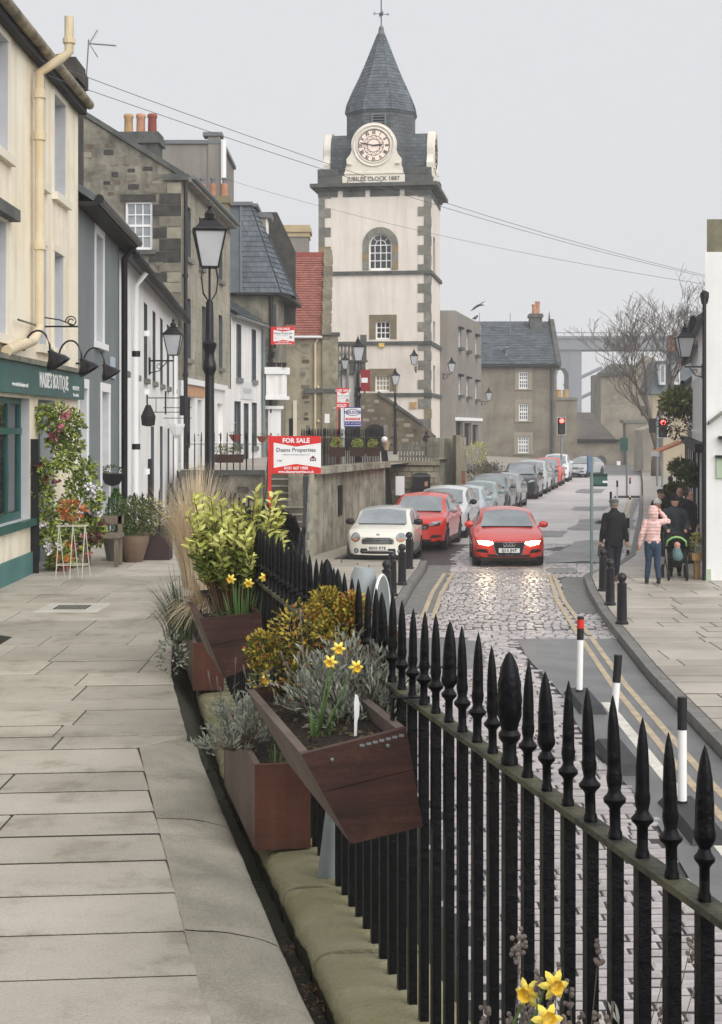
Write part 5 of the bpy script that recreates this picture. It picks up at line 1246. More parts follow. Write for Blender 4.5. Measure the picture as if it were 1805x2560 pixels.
# ------------------------------------------------------------------ right-hand terrace
R0 = (7.6, 34.0)
rw_ = thing('white_gable_house', 'white rendered gable end with a stepped stone chimney at the right edge', 'house', (*R0, 0))
zt2 = wz(548,34); 
MB().prism([(0,0,ZP),(4.5,0,ZP),(4.5,6,ZP),(1.35,6,ZP)],(0,0,wz(630,34)-ZP)).obj('wall', white_m, rw_)
MB().prism([(.04,.02,wz(630,34)+.002),(4.5,.02,wz(630,34)+.002),(4.5,2.5,wz(630,34)+.002),(.6,2.5,wz(630,34)+.002)],(0,0,zt2-wz(630,34))).obj('chimney_stack', M('lichen_stack', rgb(150,146,120,.8), rgb(96,92,76,.75), 1.2, .9, .4, 12, streak=.4), rw_)
MB().prism([(.05,-.16,wz(1062,34)),(.45,-.16,wz(1028,34)),(.45,-.16,wz(1020,34)),(.05,-.16,wz(1054,34))],(0,.15,0)).obj('drip_course', quoin_m, rw_)
MB().tube([(-.02,.0,ZP),(-.02,.0,wz(745,34))],.045,10).obj('downpipe', black_m, rw_); MB().lathe([(.07,0),(.1,.15),(.1,.25),(.05,.3)],10,(.0,.05,wz(760,34))).obj('hopper', black_m, rw_)
o = MB().box(wx(1790,34)-7.6,1.2,-.05,-.003,wz(1195,34),wz(1145,34)).obj('notice_case', M('pale_green', rgb(176,192,166), None, rough=.6), rw_); MB().box(wx(1788,34)-7.6,1.25,-.12,-.003,wz(1144,34),wz(1138,34)).obj('notice_hood', blackmatt, rw_); MB().box(wx(1796,34)-7.6,1.25,-.2,-.003,wz(1098,34),wz(1090,34)).obj('lamp_hood', blackmatt, rw_)
MB().box(-.02,.12,-.03,-.003,ZP,ZP+.25).obj('corner_guard', M('pale_green', (.4,.5,.4)), rw_)
# pubs and shops seen almost edge-on
S0, S1 = (9.0, 40.1), (16.4, 78.0)
dirS = Vector((S1[0]-S0[0], S1[1]-S0[1])).normalized()
def shop(name, label, s0, s1, h, wm, n, dark_low, roofm=slate_i):
    p1 = Vector(S0)+dirS*s1
    t = thing(name, label, 'house', (p1.x, p1.y, ZP), math.atan2(-dirS.y,-dirS.x))
    w = s1-s0; hs = []
    for k in range(n): x = w*(k+.5)/n; hs.append((x-.45,x+.45,3.3,5.0))
    for k in range(n): x = w*(k+.5)/n; hs.append((x-.7,x+.7,.4 if k%2 else .0,2.3))
    wall_holes(MB(), w, 2.75, h, [q for q in hs if q[2] > 3], .2, rv=(rvd, t)).obj('wall', wm, t); wall_holes(MB(), w, 0, 2.748, [q for q in hs if q[2] < 3], .2, y=-.06).obj('shop_front', dark_low, t)
    MB().box(0,w,-.3,-.0,2.72,2.95).obj('shop_cornice', blackmatt, t)
    for q in hs:
        if q[2] > 3: window(t,*q,2,2,y=.14,split=False); surround(t,*q,t=.12,proud=.02)
        else: MB().poly([(q[0],.1,q[2]),(q[1],.1,q[2]),(q[1],.1,q[3]),(q[0],.1,q[3])]).obj('shop_glass', dark_m, t)
    roof_slab(t,[(0,-.3,h-.05),(w,-.3,h-.05),(w,3.5,h+2.6),(0,3.5,h+2.6)],.1,roofm); MB().tube([(0,-.35,h-.08),(w,-.35,h-.08)],.08,6).obj('gutter', blackmatt, t)
    MB().poly([(w,0,0),(w,5,0),(w,5,h),(w,0,h)]).obj('end_wall', wm, t); MB().poly([(0,0,0),(0,5,0),(0,5,h),(0,0,h)]).obj('end_wall', wm, t)
    for k in range(n+1): MB().box(w*k/n-.08,w*k/n+.08,-.12,-.062,0,2.7).obj('pilaster', whitetrim if k%2 else blackmatt, t)
    return t
bl_low = M('pub_black', (.02,.021,.024), (.035,.035,.038), 3, .4)
shop('white_pub', 'white-walled pub with black shopfront just past the white gable', 0, 9.5, 6.3, white_m, 4, bl_low)
shop('black_trimmed_pub', 'middle pub of the right terrace with dark front and hanging baskets', 9.55, 20, 5.9, white_m, 5, bl_low)
shop('far_pub', 'far low shop of the right terrace with an orange awning', 20.05, 30, 5.2, M('grey_stucco', rgb(150,148,140,.85), rgb(120,118,112), 1, .85), 4, bl_low)
# mansard house at the far end of the right terrace, facing us
YM = 112.0
mX = lambda px: wx(px,YM)-wx(1632,YM); mz = lambda py: wz(py,YM)
hm = thing('far_mansard_house', 'sandstone house with slated mansard and white dormers behind the bare tree', 'house', (wx(1632,YM),YM,0))
holes = [(mX(1644),mX(1656),mz(1045),mz(1000)),(mX(1670),mX(1682),mz(1045),mz(1000))]
wall_holes(MB(), mX(1760), -1.7, mz(985), holes, .2).obj('wall', M('warm_sandstone', rgb(196,182,156,.95), rgb(172,158,134,.92), .6, .9, .3, 8), hm)
for h in holes: window(hm,*h,2,2,y=.1,split=False)
MB().prism([(-.2,-.2,mz(985)),(mX(1762),-.2,mz(985)),(mX(1762),5,mz(985)),(-.2,5,mz(985))],(0,0,mz(900)-mz(985)),[(.5,1.2,mz(985)),(mX(1755),1.2,mz(985)),(mX(1755),4.6,mz(985)),(.5,4.6,mz(985))]).obj('mansard', slate_i, hm)
for a,c in ((1648,1662),(1684,1698)):
    d = MB().box(mX(a),mX(c),-.25,1.5,mz(962),mz(910)).obj('dormer', whitetrim, hm); MB().box(mX(a)+.09,mX(c)-.09,-.28,-.252,mz(955),mz(915)).obj('dormer_glass', glass_l, d); MB().box(mX(a)-.1,mX(c)+.1,-.4,1.6,mz(910)+.002,mz(906)).obj('dormer_roof', lead_m, d)
MB().box(mX(1700),mX(1760),1,5,mz(905),mz(838)).obj('attic', slate_i, hm); chimney(hm, mX(1726),mX(1752),2,3,mz(850),mz(812),[],dstone,.3)
MB().lathe([(.3,0),(.26,1.0),(.3,1.1),(.2,1.2)],10,(mX(1690),1.5,mz(875))).obj('chimney_pot', terra, hm)
o = thing('pale_wall_house', 'pale rendered house front with dark door beyond the right-hand traffic light', 'house', (wx(1608,118),118,0))
MB().prism([(0,0,-1.7),(2.2,0,-1.7),(2.2,0,wz(1050,118)),(0,0,wz(1075,118))],(0,4,0)).obj('wall', M('pale_harl', rgb(204,198,182,.9), rgb(180,174,160,.85), .6, .9), o); MB().box(.75,1.2,-.06,-.003,-1.7,wz(1118,118)).obj('door', blackmatt, o)
# ------------------------------------------------------------------ upper pavement beyond, its walls and steps
WL = [(-1.47,39.6),(-.37,44.2),(.77,47.6)]
up = struct(MB().poly([(-4.4,38.0,ZT),(-2.4,38.0,ZT),(-2.4,41.1,ZT),(-1.5,41.1,ZT),(-1.45,39.6,ZT),(-.37,44.2,ZT),(.77,47.6,ZT),(3.2,57.5,ZT),(4.2,66,ZT),(4,90,ZT),(-8,90,ZT),(-8,60,ZT),(-5.2,43.2,ZT)]).obj('upper_pavement', flag_far))
b = thing('terrace_end_wall', 'dark stone end wall of the upper pavement beside the steps', 'wall', (-4.4,37.9,ZP))
MB().box(0,2.0,0,.35,0,ZT-ZP).obj('wall', stone_d, b); MB().box(-.05,2.02,-.06,.4,ZT-ZP+.002,ZT-ZP+.12).obj('coping', dstone, b)
rubble(b, .1, 1.9, .2, 2.0, 26, [sd[0],sd[1],sd[0]], seed=31)
MB().poly([(2.0,0,0),(2.0,3.2,0),(2.0,3.2,2.2),(2.0,0,2.2)]).obj('cheek_wall', stone_d, b)
st = thing('stone_steps', 'flight of worn stone steps behind the large red and white sale board', 'steps', (-2.38,37.3,ZP))
for k in range(13):
    MB().box(.0,.9,.3*k,.3*k+.34,(.169*k),(.169*(k+1))).obj('step', M('step_stone', rgb(128,122,106,.82), rgb(100,96,82,.8), 2, .85, .4, 20, rnd=.1), st)
    MB().box(.0,.9,.3*k-.02,.3*k+.0-.001,.169*(k+1)-.035,.169*(k+1)+.002).obj('nosing', M('worn_nosing', rgb(196,190,176,.85), rgb(160,154,140), 5, .7), st)
o = thing('handrail', 'black sloping handrail on the right of the stone steps', 'handrail', (-1.44,37.6,ZP))
MB().prism([(0,0,.75),(0,3.5,2.75),(0,3.5,3.05),(0,0,.95)],(.09,0,0)).obj('rail', black_m, o); MB().box(.01,.08,0,.08,0,.9).obj('post', black_m, o); MB().box(.01,.08,3.4,3.48,2.2,3.0).obj('post', black_m, o)
o = thing('handrail', 'black sloping handrail on the left of the stone steps', 'handrail', (-2.44,37.6,ZP))
MB().prism([(0,0,.95),(0,3.5,2.85),(0,3.5,3.1),(0,0,1.15)],(.05,0,0)).obj('rail', black_m, o); MB().box(.0,.05,0,.08,0,1.1).obj('post', black_m, o)
# tall stained retaining wall above the parked cars
w1 = thing('stained_retaining_wall', 'tall streaked retaining wall behind the parked cream hatchback', 'wall', (0,0,ZP))
b = MB()
for (p,q) in zip(WL,WL[1:]):
    b.hexa([(*p,0),(*q,0),(q[0]-.4,q[1]+.1,0),(p[0]-.4,p[1]+.1,0),(p[0]-.02,p[1],ZT-ZP+.05),(q[0]-.02,q[1],ZT-ZP+.05),(q[0]-.4,q[1]+.1,ZT-ZP+.05),(p[0]-.4,p[1]+.1,ZT-ZP+.05)])
b.obj('wall', retain_m, w1, merge=False)
dW = (Vector(WL[2])-Vector(WL[0])).normalized(); nW = Vector((dW.y,-dW.x))
for k in range(8):
    p, q = Vector(WL[0]).lerp(Vector(WL[2]),k/8+.002), Vector(WL[0]).lerp(Vector(WL[2]),(k+1)/8-.002)
    if k == 0: continue
    a, c = p+nW*.16, q+nW*.16
    MB().hexa([(*a,ZT-ZP-.06),(*c,ZT-ZP-.06),(*(c-nW*.5),ZT-ZP-.06),(*(a-nW*.5),ZT-ZP-.06),(*a,ZT-ZP+.12),(*c,ZT-ZP+.12),(*(c-nW*.5),ZT-ZP+.12),(*(a-nW*.5),ZT-ZP+.12)]).obj('coping_stone', retain_m, w1)
zq = 0
for k in range(9):         # pale corner stones by the steps
    h = .24; w = .22 if k%2 else .36
    MB().box(WL[0][0]-.0,WL[0][0]+w*.4,WL[0][1]-.04,WL[0][1]+.02,zq,zq+h-.015).obj('corner_stone', quoin_m, w1); zq += h
MB().hexa([(-.62,43.05,.9),(-.52,43.45,.9),(-.54,43.45,.9),(-.64,43.05,.9),(-.62,43.05,1.75),(-.52,43.45,1.75),(-.54,43.45,1.75),(-.64,43.05,1.75)]).obj('blocked_slit', dark_m, w1)
pathW = [(WL[0][0]-.1,WL[0][1]+.5),(WL[1][0]-.16,WL[1][1]),(WL[2][0]-.16,WL[2][1]-.1)]
railing('black spiked railing on top of the tall streaked retaining wall', pathW, lambda s: 1.42, lambda s: .6, .15, 10)
railing('black spiked railing at the end of the upper pavement by the lamp post', [(-4.35,38.05),(-2.45,38.05)], lambda s: 1.32, lambda s: .66, .16, 6)
# second wall: coursed blocks under a pale picket fence
w2 = thing('coursed_block_wall', 'low coursed stone wall with a black bin in front, under grey pickets', 'wall', (wx(966,51),51,ZP))
W2 = wx(1098,51)-wx(966,51); H2 = wz(1163,51)-ZP
MB().box(0,W2,.06,.6,0,H2).obj('wall_core', stone_d, w2); MB().box(-.03,W2+.02,-.06,.62,H2+.002,H2+.14).obj('coping', stone_b, w2)
z = 0; k = 0
while z < H2-.1:
    h = RN.uniform(.17,.24); x = -RN.random()*.2
    while x < W2:
        w = RN.uniform(.22,.5); a, c = max(x,0)+.012, min(x+w,W2)-.012
        if c-a > .08: MB().box(a,c,RN.uniform(-.015,.02),.1,z+.012,min(z+h,H2)-.008).obj('stone_block', stone_b, w2)
        x += w
    z += h
pk = thing('picket_fence', 'grey weathered picket fence on the coursed stone wall', 'fence', (wx(1000,51),51.2,ZP+H2+.14))
Wp = wx(1092,51)-wx(1000,51)
pm = M('weathered_picket', rgb(140,138,126,.8), rgb(110,110,102,.8), 4, .9, rnd=.12)
for k in range(13): x = Wp*k/12; MB().prism([(x-.035,0,0),(x+.035,0,0),(x+.035,0,.6),(x,0,.66),(x-.035,0,.6)],(0,.02,0)).obj('picket', pm, pk)
for z in (.12,.48): MB().box(-.05,Wp+.05,.022,.06,z,z+.06).obj('rail', pm, pk)
o = thing('stair_gate', 'dark sloping stair parapet between the retaining wall and the coursed wall', 'wall', (wx(950,48.5),48.5,ZP))
MB().prism([(.0,0,H2+1.0),(.18,0,H2+1.0),(.5,0,.0),(.22,0,0)],(0,.5,0)).obj('parapet', blackmatt, o); MB().box(.5,.78,.3,.5,H2-.9,H2-.3).obj('white_plate', signw, o)
bn = thing('grit_bin', 'black bin with rounded lid against the coursed stone wall', 'bin', (wx(1053,50.5),50.5,ZP))
MB().prism([(-.26,-.25,.0),(.26,-.25,.0),(.26,.25,0),(-.26,.25,0)],(0,0,1.75),[(-.29,-.28,0),(.29,-.28,0),(.29,.28,0),(-.29,.28,0)]).obj('body', black_m, bn); MB().lathe([(.42,1.752),(.4,1.8),(.28,1.86),(.02,1.88)],4,(0,0,0),a0=math.pi/4).obj('lid', black_m, bn); MB().box(.1,.2,-.295,-.286,1.45,1.6).obj('sticker', terra, bn)
w3 = thing('buttressed_wall', 'high weathered wall with a sloping buttress beyond the black bin', 'wall', (wx(1090,57),57,ZP))
W3 = wx(1182,57)-wx(1090,57); H3 = wz(1095,57)-ZP
MB().prism([(0,0,0),(W3,3.5,0),(W3-.5,4,0),(-.3,.6,0)],(0,0,H3)).obj('wall', retain_m, w3)
MB().hexa([(.78,.35,0),(1.5,1.6,0),(1.3,2.0,0),(.7,1.4,0),(.78,.6,H3+.1),(1.0,1.3,H3+.1),(1.0,1.6,H3+.1),(.7,1.3,H3+.1)]).obj('buttress', M('pale_buttress', rgb(178,168,144,.85), rgb(146,138,118,.8), 1, .9, .4, 8, streak=.4), w3)
for k in range(10): MB().box(.98,1.12,.5,.62,.9+k*.085,.965+k*.085).obj('brick', terra_r, w3)
# long wall up the rest of the street towards the flats, hedge bank in front
w4 = thing('street_wall', 'long low stone wall running up the left side past the parked cars', 'wall', (0,0,ZP))
b = MB(); P4 = [(4.4,61),(7.6,76),(11.4,94),(15.0,111)]
for p,q in zip(P4,P4[1:]): b.hexa([(*p,0),(*q,0),(q[0]-.4,q[1]+.1,0),(p[0]-.4,p[1]+.1,0),(*p,1.15),(*q,1.15),(q[0]-.4,q[1]+.1,1.15),(p[0]-.4,p[1]+.1,1.15)])
b.obj('wall', stone_l, w4)
fp = struct(MB().poly([(6.8,75,-.55),(11.3,94,-.55),(16,112,-.9),(18,122.5,-1.0),(10,123.5,-.6),(8,97,-.5)]).obj('upper_footway', flag_far))

# ------------------------------------------------------------------ street lamps
lamp_glass = M('lantern_glass', rgb(214,216,220,.85), rgb(198,202,208,.8), 2, .25, trans=.0)
def lantern(parent, c, s=1.0):
    """four-sided tapering Victorian lantern, s = width at eaves"""
    x,y,z = c; w = s/2; wb = w*.52; h = s*1.1
    f = MB()
    for (sx,sy) in ((-1,-1),(1,-1),(1,1),(-1,1)): f.tube([(x+sx*wb,y+sy*wb,z),(x+sx*w*.96,y+sy*w*.96,z+h)], s*.028, 6)
    for (ww,zz,r) in ((wb,z,.04),(w*.98,z+h,.045)):
        for k in range(4):
            a = ((-1,-1),(1,-1),(1,1),(-1,1)); p, q = a[k], a[(k+1)%4]; f.tube([(x+p[0]*ww,y+p[1]*ww,zz),(x+q[0]*ww,y+q[1]*ww,zz)], s*r*.6, 6)
    o = f.obj('lantern', black_m, parent)
    for k in range(4):
        a = ((-1,-1),(1,-1),(1,1),(-1,1)); p, q = a[k], a[(k+1)%4]
        MB().poly([(x+p[0]*wb*.95,y+p[1]*wb*.95,z+.01),(x+q[0]*wb*.95,y+q[1]*wb*.95,z+.01),(x+q[0]*w*.92,y+q[1]*w*.92,z+h*.98),(x+p[0]*w*.92,y+p[1]*w*.92,z+h*.98)]).obj('pane', lamp_glass, o)
    q2 = math.sqrt(2)
    MB().lathe([(w*1.06*q2,h),(w*1.08*q2,h+s*.04),(w*.9*q2,h+s*.1),(w*.42*q2,h+s*.36)],4,(x,y,z),a0=math.pi/4).obj('lantern_roof', black_m, o)
    MB().lathe([(w*.5,h+s*.36),(w*.52,h+s*.4),(w*.3,h+s*.45),(w*.34,h+s*.55),(w*.2,h+s*.66),(w*.1,h+s*.7),(w*.17,h+s*.78),(w*.06,h+s*.84),(.004,h+s*.99)],12,(x,y,z)).obj('lantern_crown', black_m, o, smooth=40)
    return o
def post_lamp(label, X, Y, zb, ztop_lantern, s, name='street_lamp', r=.05, group='street lamps'):
    """ztop_lantern: underside of the lantern"""
    t = thing(name, label, 'street lamp', (X,Y,zb), RAD(8), group)
    H = ztop_lantern-zb
    MB().lathe([(r*2.0,0),(r*2.0,.12),(r*1.7,.16),(r*1.7,.75),(r*1.9,.8),(r*1.4,.9),(r*1.25,H*.62),(r*1.25,H*.62+.02),(r*1.9,H*.645),(r*1.9,H*.66),(r*1.45,H*.68),(r*1.3,H*.7),(r*1.9,H*.725),(r*2.0,H*.735),(r*1.2,H*.745),(r*1.05,H*.86),(r*1.0,H*.88),(r*.3,H*.885)],14).obj('post', black_m, t, smooth=40)
    b = MB().tube([(0,0,H*.87),(0,0,H)], r*.3, 8)
    for a in range(4):
        u = Vector((math.cos(a*math.pi/2+.78), math.sin(a*math.pi/2+.78),0)); b.tube([Vector((0,0,H*.88))+u*.02, Vector((0,0,H*.91))+u*s*.28, Vector((0,0,H*.965))+u*s*.36, Vector((0,0,H))+u*s*.28], r*.16, 6)
    b.obj('frog', black_m, t)
    lantern(t, (0,0,H), s); return t
def wall_lamp(label, X, Y, zb, s, dx, dz=0, name='bracket_lamp'):
    """dx: sideways reach from the wall to the lantern"""
    t = thing(name, label, 'street lamp', (X,Y,zb), 0, 'bracket lamps')
    b = MB().box(-.03,.03,-.03,.03,-.42-dz,-.05-dz).tube([(0,0,-.12-dz),(dx,0,-.12-dz),(dx,0,0)], s*.05, 6)
    b.tube([(0,0,-.38-dz),(dx*.4,0,-.34-dz),(dx*.75,0,-.14-dz)], s*.03, 6)
    pts = [(dx*.42+.07*math.cos(a)*(1-a/12),0,-.24-dz+.07*math.sin(a)*(1-a/12)) for a in rng(0,8,20)]; b.tube(pts, s*.02, 5); b.obj('bracket', black_m, t)
    lantern(t, (dx,0,0), s); return t
post_lamp('tall black lamp post standing on the raised pavement behind the pampas grass', wx(524,21), 21, 0, wz(668,21), .44)
post_lamp('black lamp post on the upper pavement in front of the dark red panel', wx(895,52), 52, ZT, wz(902,52), .42, r=.06)
post_lamp('slim black lamp post standing in front of the stone forestair', wx(988,66), 66, ZT, wz(962,66), .36, r=.045)
wall_lamp('black bracket lamp on the long white cottage', wx(373,33), 33, wz(888,33), .40, wx(433,33)-wx(373,33))
wall_lamp('black bracket lamp on the porch behind the lamp post', wx(842,75), 75, wz(922,75), .38, wx(863,75)-wx(842,75))
wall_lamp('black bracket lamp hanging on the front of the clock tower', wx(1040,79.2), 79.2, wz(912,79.2), .42, -.1)
wall_lamp('black bracket lamp reaching out from the right corner of the tower', wx(1108,84), 84, wz(930,84), .42, wx(1129,84)-wx(1108,84))
wall_lamp('faint bracket lamp at the corner of the far stone house', wx(1204,118), 118, wz(1000,118), .5, wx(1222,118)-wx(1204,118))
wall_lamp('black bracket lamp high on the right-hand terrace by the white gable', wx(1757,38.5), 38.5, wz(893,38.5), .44, wx(1712,38.5)-wx(1757,38.5), .12)
wall_lamp('smaller bracket lamp further up the right terrace above the hanging basket', wx(1700,62), 62, wz(1022,62), .42, wx(1677,62)-wx(1700,62))
wall_lamp('farthest bracket lamp of the right terrace beside the traffic light', wx(1684,74), 74, wz(1032,74), .42, wx(1660,74)-wx(1684,74))

# ------------------------------------------------------------------ sale boards
def sale_board(label, px0, px1, py0, py1, Y, post_to, full=True, sold=False):
    x0, x1, z0, z1 = wx(px0,Y), wx(px1,Y), wz(py1,Y), wz(py0,Y); w, h = x1-x0, z1-z0
    zb = post_to
    t = thing('sale_board', label, 'sign', (x0,Y,zb), RAD(-4), 'sale boards'); H = z0-zb
    pw = w*.06
    MB().box(-pw,.0,-.02,.04,0,H+h+.02).obj('post', signr, t)
    MB().box(.001,w,0,.02,H,H+h).obj('board', signw, t)
    MB().prism([(.001,-.004,H+h),(w,-.004,H+h),(w,-.004,H+h*.82),(w*.5,-.004,H+h*.72),(.001,-.004,H+h*.84)],(0,.003,0)).obj('top_band', signr, t)
    MB().prism([(.001,-.004,H),(w,-.004,H),(w,-.004,H+h*.16),(w*.5,-.004,H+h*.26),(.001,-.004,H+h*.14)],(0,.003,0)).obj('bottom_band', signr, t)
    if full: MB().box(.001,.05*w,-.005,-.0045,H+h*.1,H+h*.9).obj('edge_band', signr, t)
    text('heading', 'FOR SALE', signw, t, (w*.5,-.008,H+h*.875), h*.17, bold=.006*h, wide=1.0)
    text('agent_name', 'Deans Properties', inkd if full else inkg, t, (w*.5,-.008,H+h*.63), h*.15)
    text('strapline', 'Solicitors and Estate Agents LLP', inkg, t, (w*.5,-.008,H+h*.51), h*.055)
    text('caption', '4 Apt', inkd, t, (w*.17,-.008,H+h*.35), h*.06)
    b = MB(); cx_, cz_ = w*.84, H+h*.39; r = h*.09
    b.prism([(cx_-r*.9,-.008,cz_-r*.5),(cx_+r*.9,-.008,cz_-r*.5),(cx_+r*.9,-.008,cz_+r*.2),(cx_,-.008,cz_+r),(cx_-r*.9,-.008,cz_+r*.2)],(0,.003,0)); b.obj('house_emblem', M('emblem_brown', rgb(110,52,44), None), t)
    for dx in (-.5,.0,.5): MB().box(cx_+dx*r-r*.13,cx_+dx*r+r*.13,-.011,-.0085,cz_-r*.3,cz_+r*.15).obj('emblem_window', signw, t)
    text('telephone', '0131 667 1900', signw, t, (w*.5,-.008,H+h*.145), h*.105, bold=.003*h)
    text('web_address', 'www.deansproperties.co.uk', signw, t, (w*.5,-.008,H+h*.05), h*.088, bold=.003*h, wide=.95)
    if sold: MB().box(0,w,-.012,-.009,H+h*.0,H+h*.3).obj('sold_strip', signr, t); text('sold_text', 'SOLD', signw, t, (w*.35,-.014,H+h*.15), h*.2, bold=.005)
    return t
sale_board('large red and white sale board standing by the stone steps', 678, 803, 1090, 1184, 36.9, ZP)
sale_board('small red and white sale board fixed high on the mansard corner house', 681, 736, 817, 861, 59.2, wz(862,59.2))
sale_board('tall red-posted sale board with a sold strip beside the blue and white one', 843, 873, 970, 1022, 50.0, ZT, False, True)
t = thing('sale_board', 'white and blue sale board on a white post by the upper railing', 'sign', (wx(860,49),49,ZT), 0, 'sale boards'); z0 = wz(1067,49)-ZT; z1 = wz(1018,49)-ZT; w = wx(904,49)-wx(860,49)
MB().box(-.1,.02,.03,.1,0,z1-.02).obj('post', signw, t); MB().box(0,w,0,.025,z0,z1).obj('board', signw, t)
b = MB().box(0,w,-.004,-.002,z0,z0+.03).box(0,w,-.004,-.002,z1-.025,z1).box(0,.02,-.004,-.002,z0+.03,z1-.025).box(w-.02,w,-.004,-.002,z0+.03,z1-.025); b.obj('border', signb, t)
b = MB().tube([(w*.5+w*.4*math.cos(a),-.006,lerp(z0,z1,.74)+.1*math.sin(a)) for a in rng(0,2*math.pi,24)],.008,4,False); b.obj('oval', signb, t)
text('agent_name', 'NEILSONS', signb, t, (w*.5,-.008,lerp(z0,z1,.74)), .14, bold=.002, wide=.85); MB().box(.05,w-.05,-.005,-.003,lerp(z0,z1,.34),lerp(z0,z1,.46)).obj('red_strip', signr, t); MB().box(.03,w-.03,-.005,-.003,lerp(z0,z1,.08),lerp(z0,z1,.28)).obj('blue_strip', signb, t)
text('strip_text', 'SOLICITORS', signw, t, (w*.5,-.008,lerp(z0,z1,.4)), .07); text('telephone', '0131 625 2222', signw, t, (w*.5,-.008,lerp(z0,z1,.18)), .075)
for k, q in enumerate(('N','E','I')): text('post_letter', q, inkd, t, (-.04,.026,z0-.12-k*.12), .1)

# ------------------------------------------------------------------ bollards, lane wands, posts, traffic lights
def bollard(label, X, Y, h=.86):
    t = thing('bollard', label, 'bollard', (X,Y,ZP), 0, 'black bollards')
    MB().lathe([(.115,0),(.115,.04),(.09,.06),(.082,h*.78),(.088,h*.79),(.088,h*.81),(.055,h*.83),(.05,h*.86)],14).obj('shaft', black_m, t, smooth=40)
    MB().ball((0,0,h*.93),.085,12,8).obj('ball_cap', black_m, t, smooth=True)
bollard('nearest of three black ball-topped bollards on the opposite pavement', 4.49, 26.5); bollard('middle of three black bollards on the opposite pavement', 4.74, 29.3); bollard('farthest of three black bollards on the opposite pavement, beside the sign pole', 5.0, 31.8)
bollard('nearest left-pavement bollard, its ball just behind the grey sign post', .48, 29.0); bollard('second left-pavement bollard in front of the cream hatchback', .63, 30.9); bollard('third left-pavement bollard before the number plate of the cream hatchback', .88, 33.05); bollard('fourth left-pavement bollard by the front wheel of the cream hatchback', 1.15, 36.8)
wb_ = M('wand_black', (.012,.012,.014), None, rough=.5)
def wand(label, X, Y, h=1.06, red=False, base=True, tilt=0.0, s=1.0):
    t = thing('lane_wand', label, 'lane marker', (X,Y,ZR), 0, 'flexible lane wands'); t.rotation_euler = (0, tilt, 0)
    r = .042*s
    MB().lathe([(r,.12),(r,h*.72)],12).obj('white_sleeve', signw, t, smooth=40); MB().lathe([(r*1.05,h*.721),(r*1.05,h*.86),(r*1.05,h*.861)],12).obj('black_band', wb_, t, smooth=40)
    MB().lathe([(r*1.05,h*.862),(r*1.05,h*.97)],12).obj('top_band', signr if red else wb_, t, smooth=40); MB().lathe([(r*1.06,h*.971),(r*1.06,h)],12).obj('cap', wb_, t); MB().lathe([(r*1.1,0),(r*1.1,.119)],12).obj('foot', wb_, t)
def island(label, X, Y, L=1.3, w=.34):
    t = MB().prism([(-w/2,-L/2,0),(w/2,-L/2,0),(w/2,L/2,0),(-w/2,L/2,0)],(0,0,.09),[(-w*.36,-L*.42,0),(w*.36,-L*.42,0),(w*.36,L*.42,0),(-w*.36,L*.42,0)]).obj('rubber_separator', M('rubber', (.05,.052,.055), (.035,.036,.04), 5, .7), None)
    t.location = (X,Y,ZR+.006); tag(t, label, 'kerb separator', 'rubber lane separators')
for k,(X,Y,red,nm) in enumerate(((2.82,19.9,True,'red-topped lane wand beside the near cobbles'),(2.70,16.6,False,'black-topped lane wand leaning in the middle of the lane edge'),(2.92,14.0,False,'nearest black-topped lane wand, half hidden by the railing spikes'))):
    wand(nm, X, Y, red=red, tilt=RAD(1 if k == 0 else 4 if k == 1 else 0)); island(['rubber separator under the red-topped wand','rubber separator under the leaning wand','nearest long rubber separator seen between the railing spikes'][k], X+.02, Y-.35, 1.5)
wand('white lane wand with black top beyond the man in the dark coat', 7.35, 42.4, 1.0); wand('far lane wand with black bands behind the flat cap', wx(1543,70), 70); wand('far red-topped lane wand by the narrow sign post', wx(1575,74), 74, red=True); wand('dark lane wand left of the flat cap', wx(1527,58), 58)
island('long rubber kerb closing the parking strip behind the pink jacket', 8.3, 41.9, .35, 2.2)
for k,(X,Y) in enumerate(((wx(1560,76),76),(wx(1588,76),76),(wx(1522,56),56))): island(['far rubber kerb left of the narrow sign post','far rubber kerb right of the narrow sign post','rubber separator under the dark wand'][k], X, Y, .5, 1.0)
strip(lambda y: 7.0+(y-42)*.2, lambda y: kr(y)-.35, rng(42.3,75,14), ZR+.003, 'tarmac_strip', tar_m, road)
t = thing('sign_post', 'grey pole with a dark green sign back and blue plate on the opposite pavement', 'sign', (5.27,35.2,ZP)); MB().tube([(0,0,0),(0,0,wz(1140,35.2)-ZP)],.038,10).obj('pole', M('grey_green_post', rgb(140,160,158,.8), rgb(120,138,138), 4, .6), t, smooth=40)
sg = M('sign_back_green', rgb(70,104,98,.85), rgb(58,90,84), 3, .5)
MB().box(.04,.36,-.02,.0,wz(1216,35.2)-ZP,wz(1184,35.2)-ZP).obj('sign_plate', sg, t); b = MB().box(.04,.36,-.035,-.021,wz(1190,35.2)-ZP,wz(1185,35.2)-ZP).box(.04,.36,-.035,-.021,wz(1216,35.2)-ZP,wz(1211,35.2)-ZP); b.obj('sign_channel', M('dark_channel', rgb(40,60,60)), t); MB().box(.25,.36,-.025,-.0225,wz(1207,35.2)-ZP,wz(1204,35.2)-ZP+.02).obj('label_plate', signw, t)
MB().box(-.09,-.035,-.12,.12,wz(1180,35.2)-ZP,wz(1138,35.2)-ZP).obj('blue_plate', M('pale_blue_plate', rgb(110,128,160), None, rough=.5), t)
t = thing('sign_post', 'distant thin pole with a grey-green sign on the parking strip', 'sign', (wx(1567,76),76,ZR)); MB().tube([(0,0,0),(0,0,wz(1095,76)-ZR)],.05,8).obj('pole', galv, t); MB().box(-.35,.05,-.06,-.05,wz(1126,76)-ZR,wz(1094,76)-ZR).obj('sign_plate', sg, t)
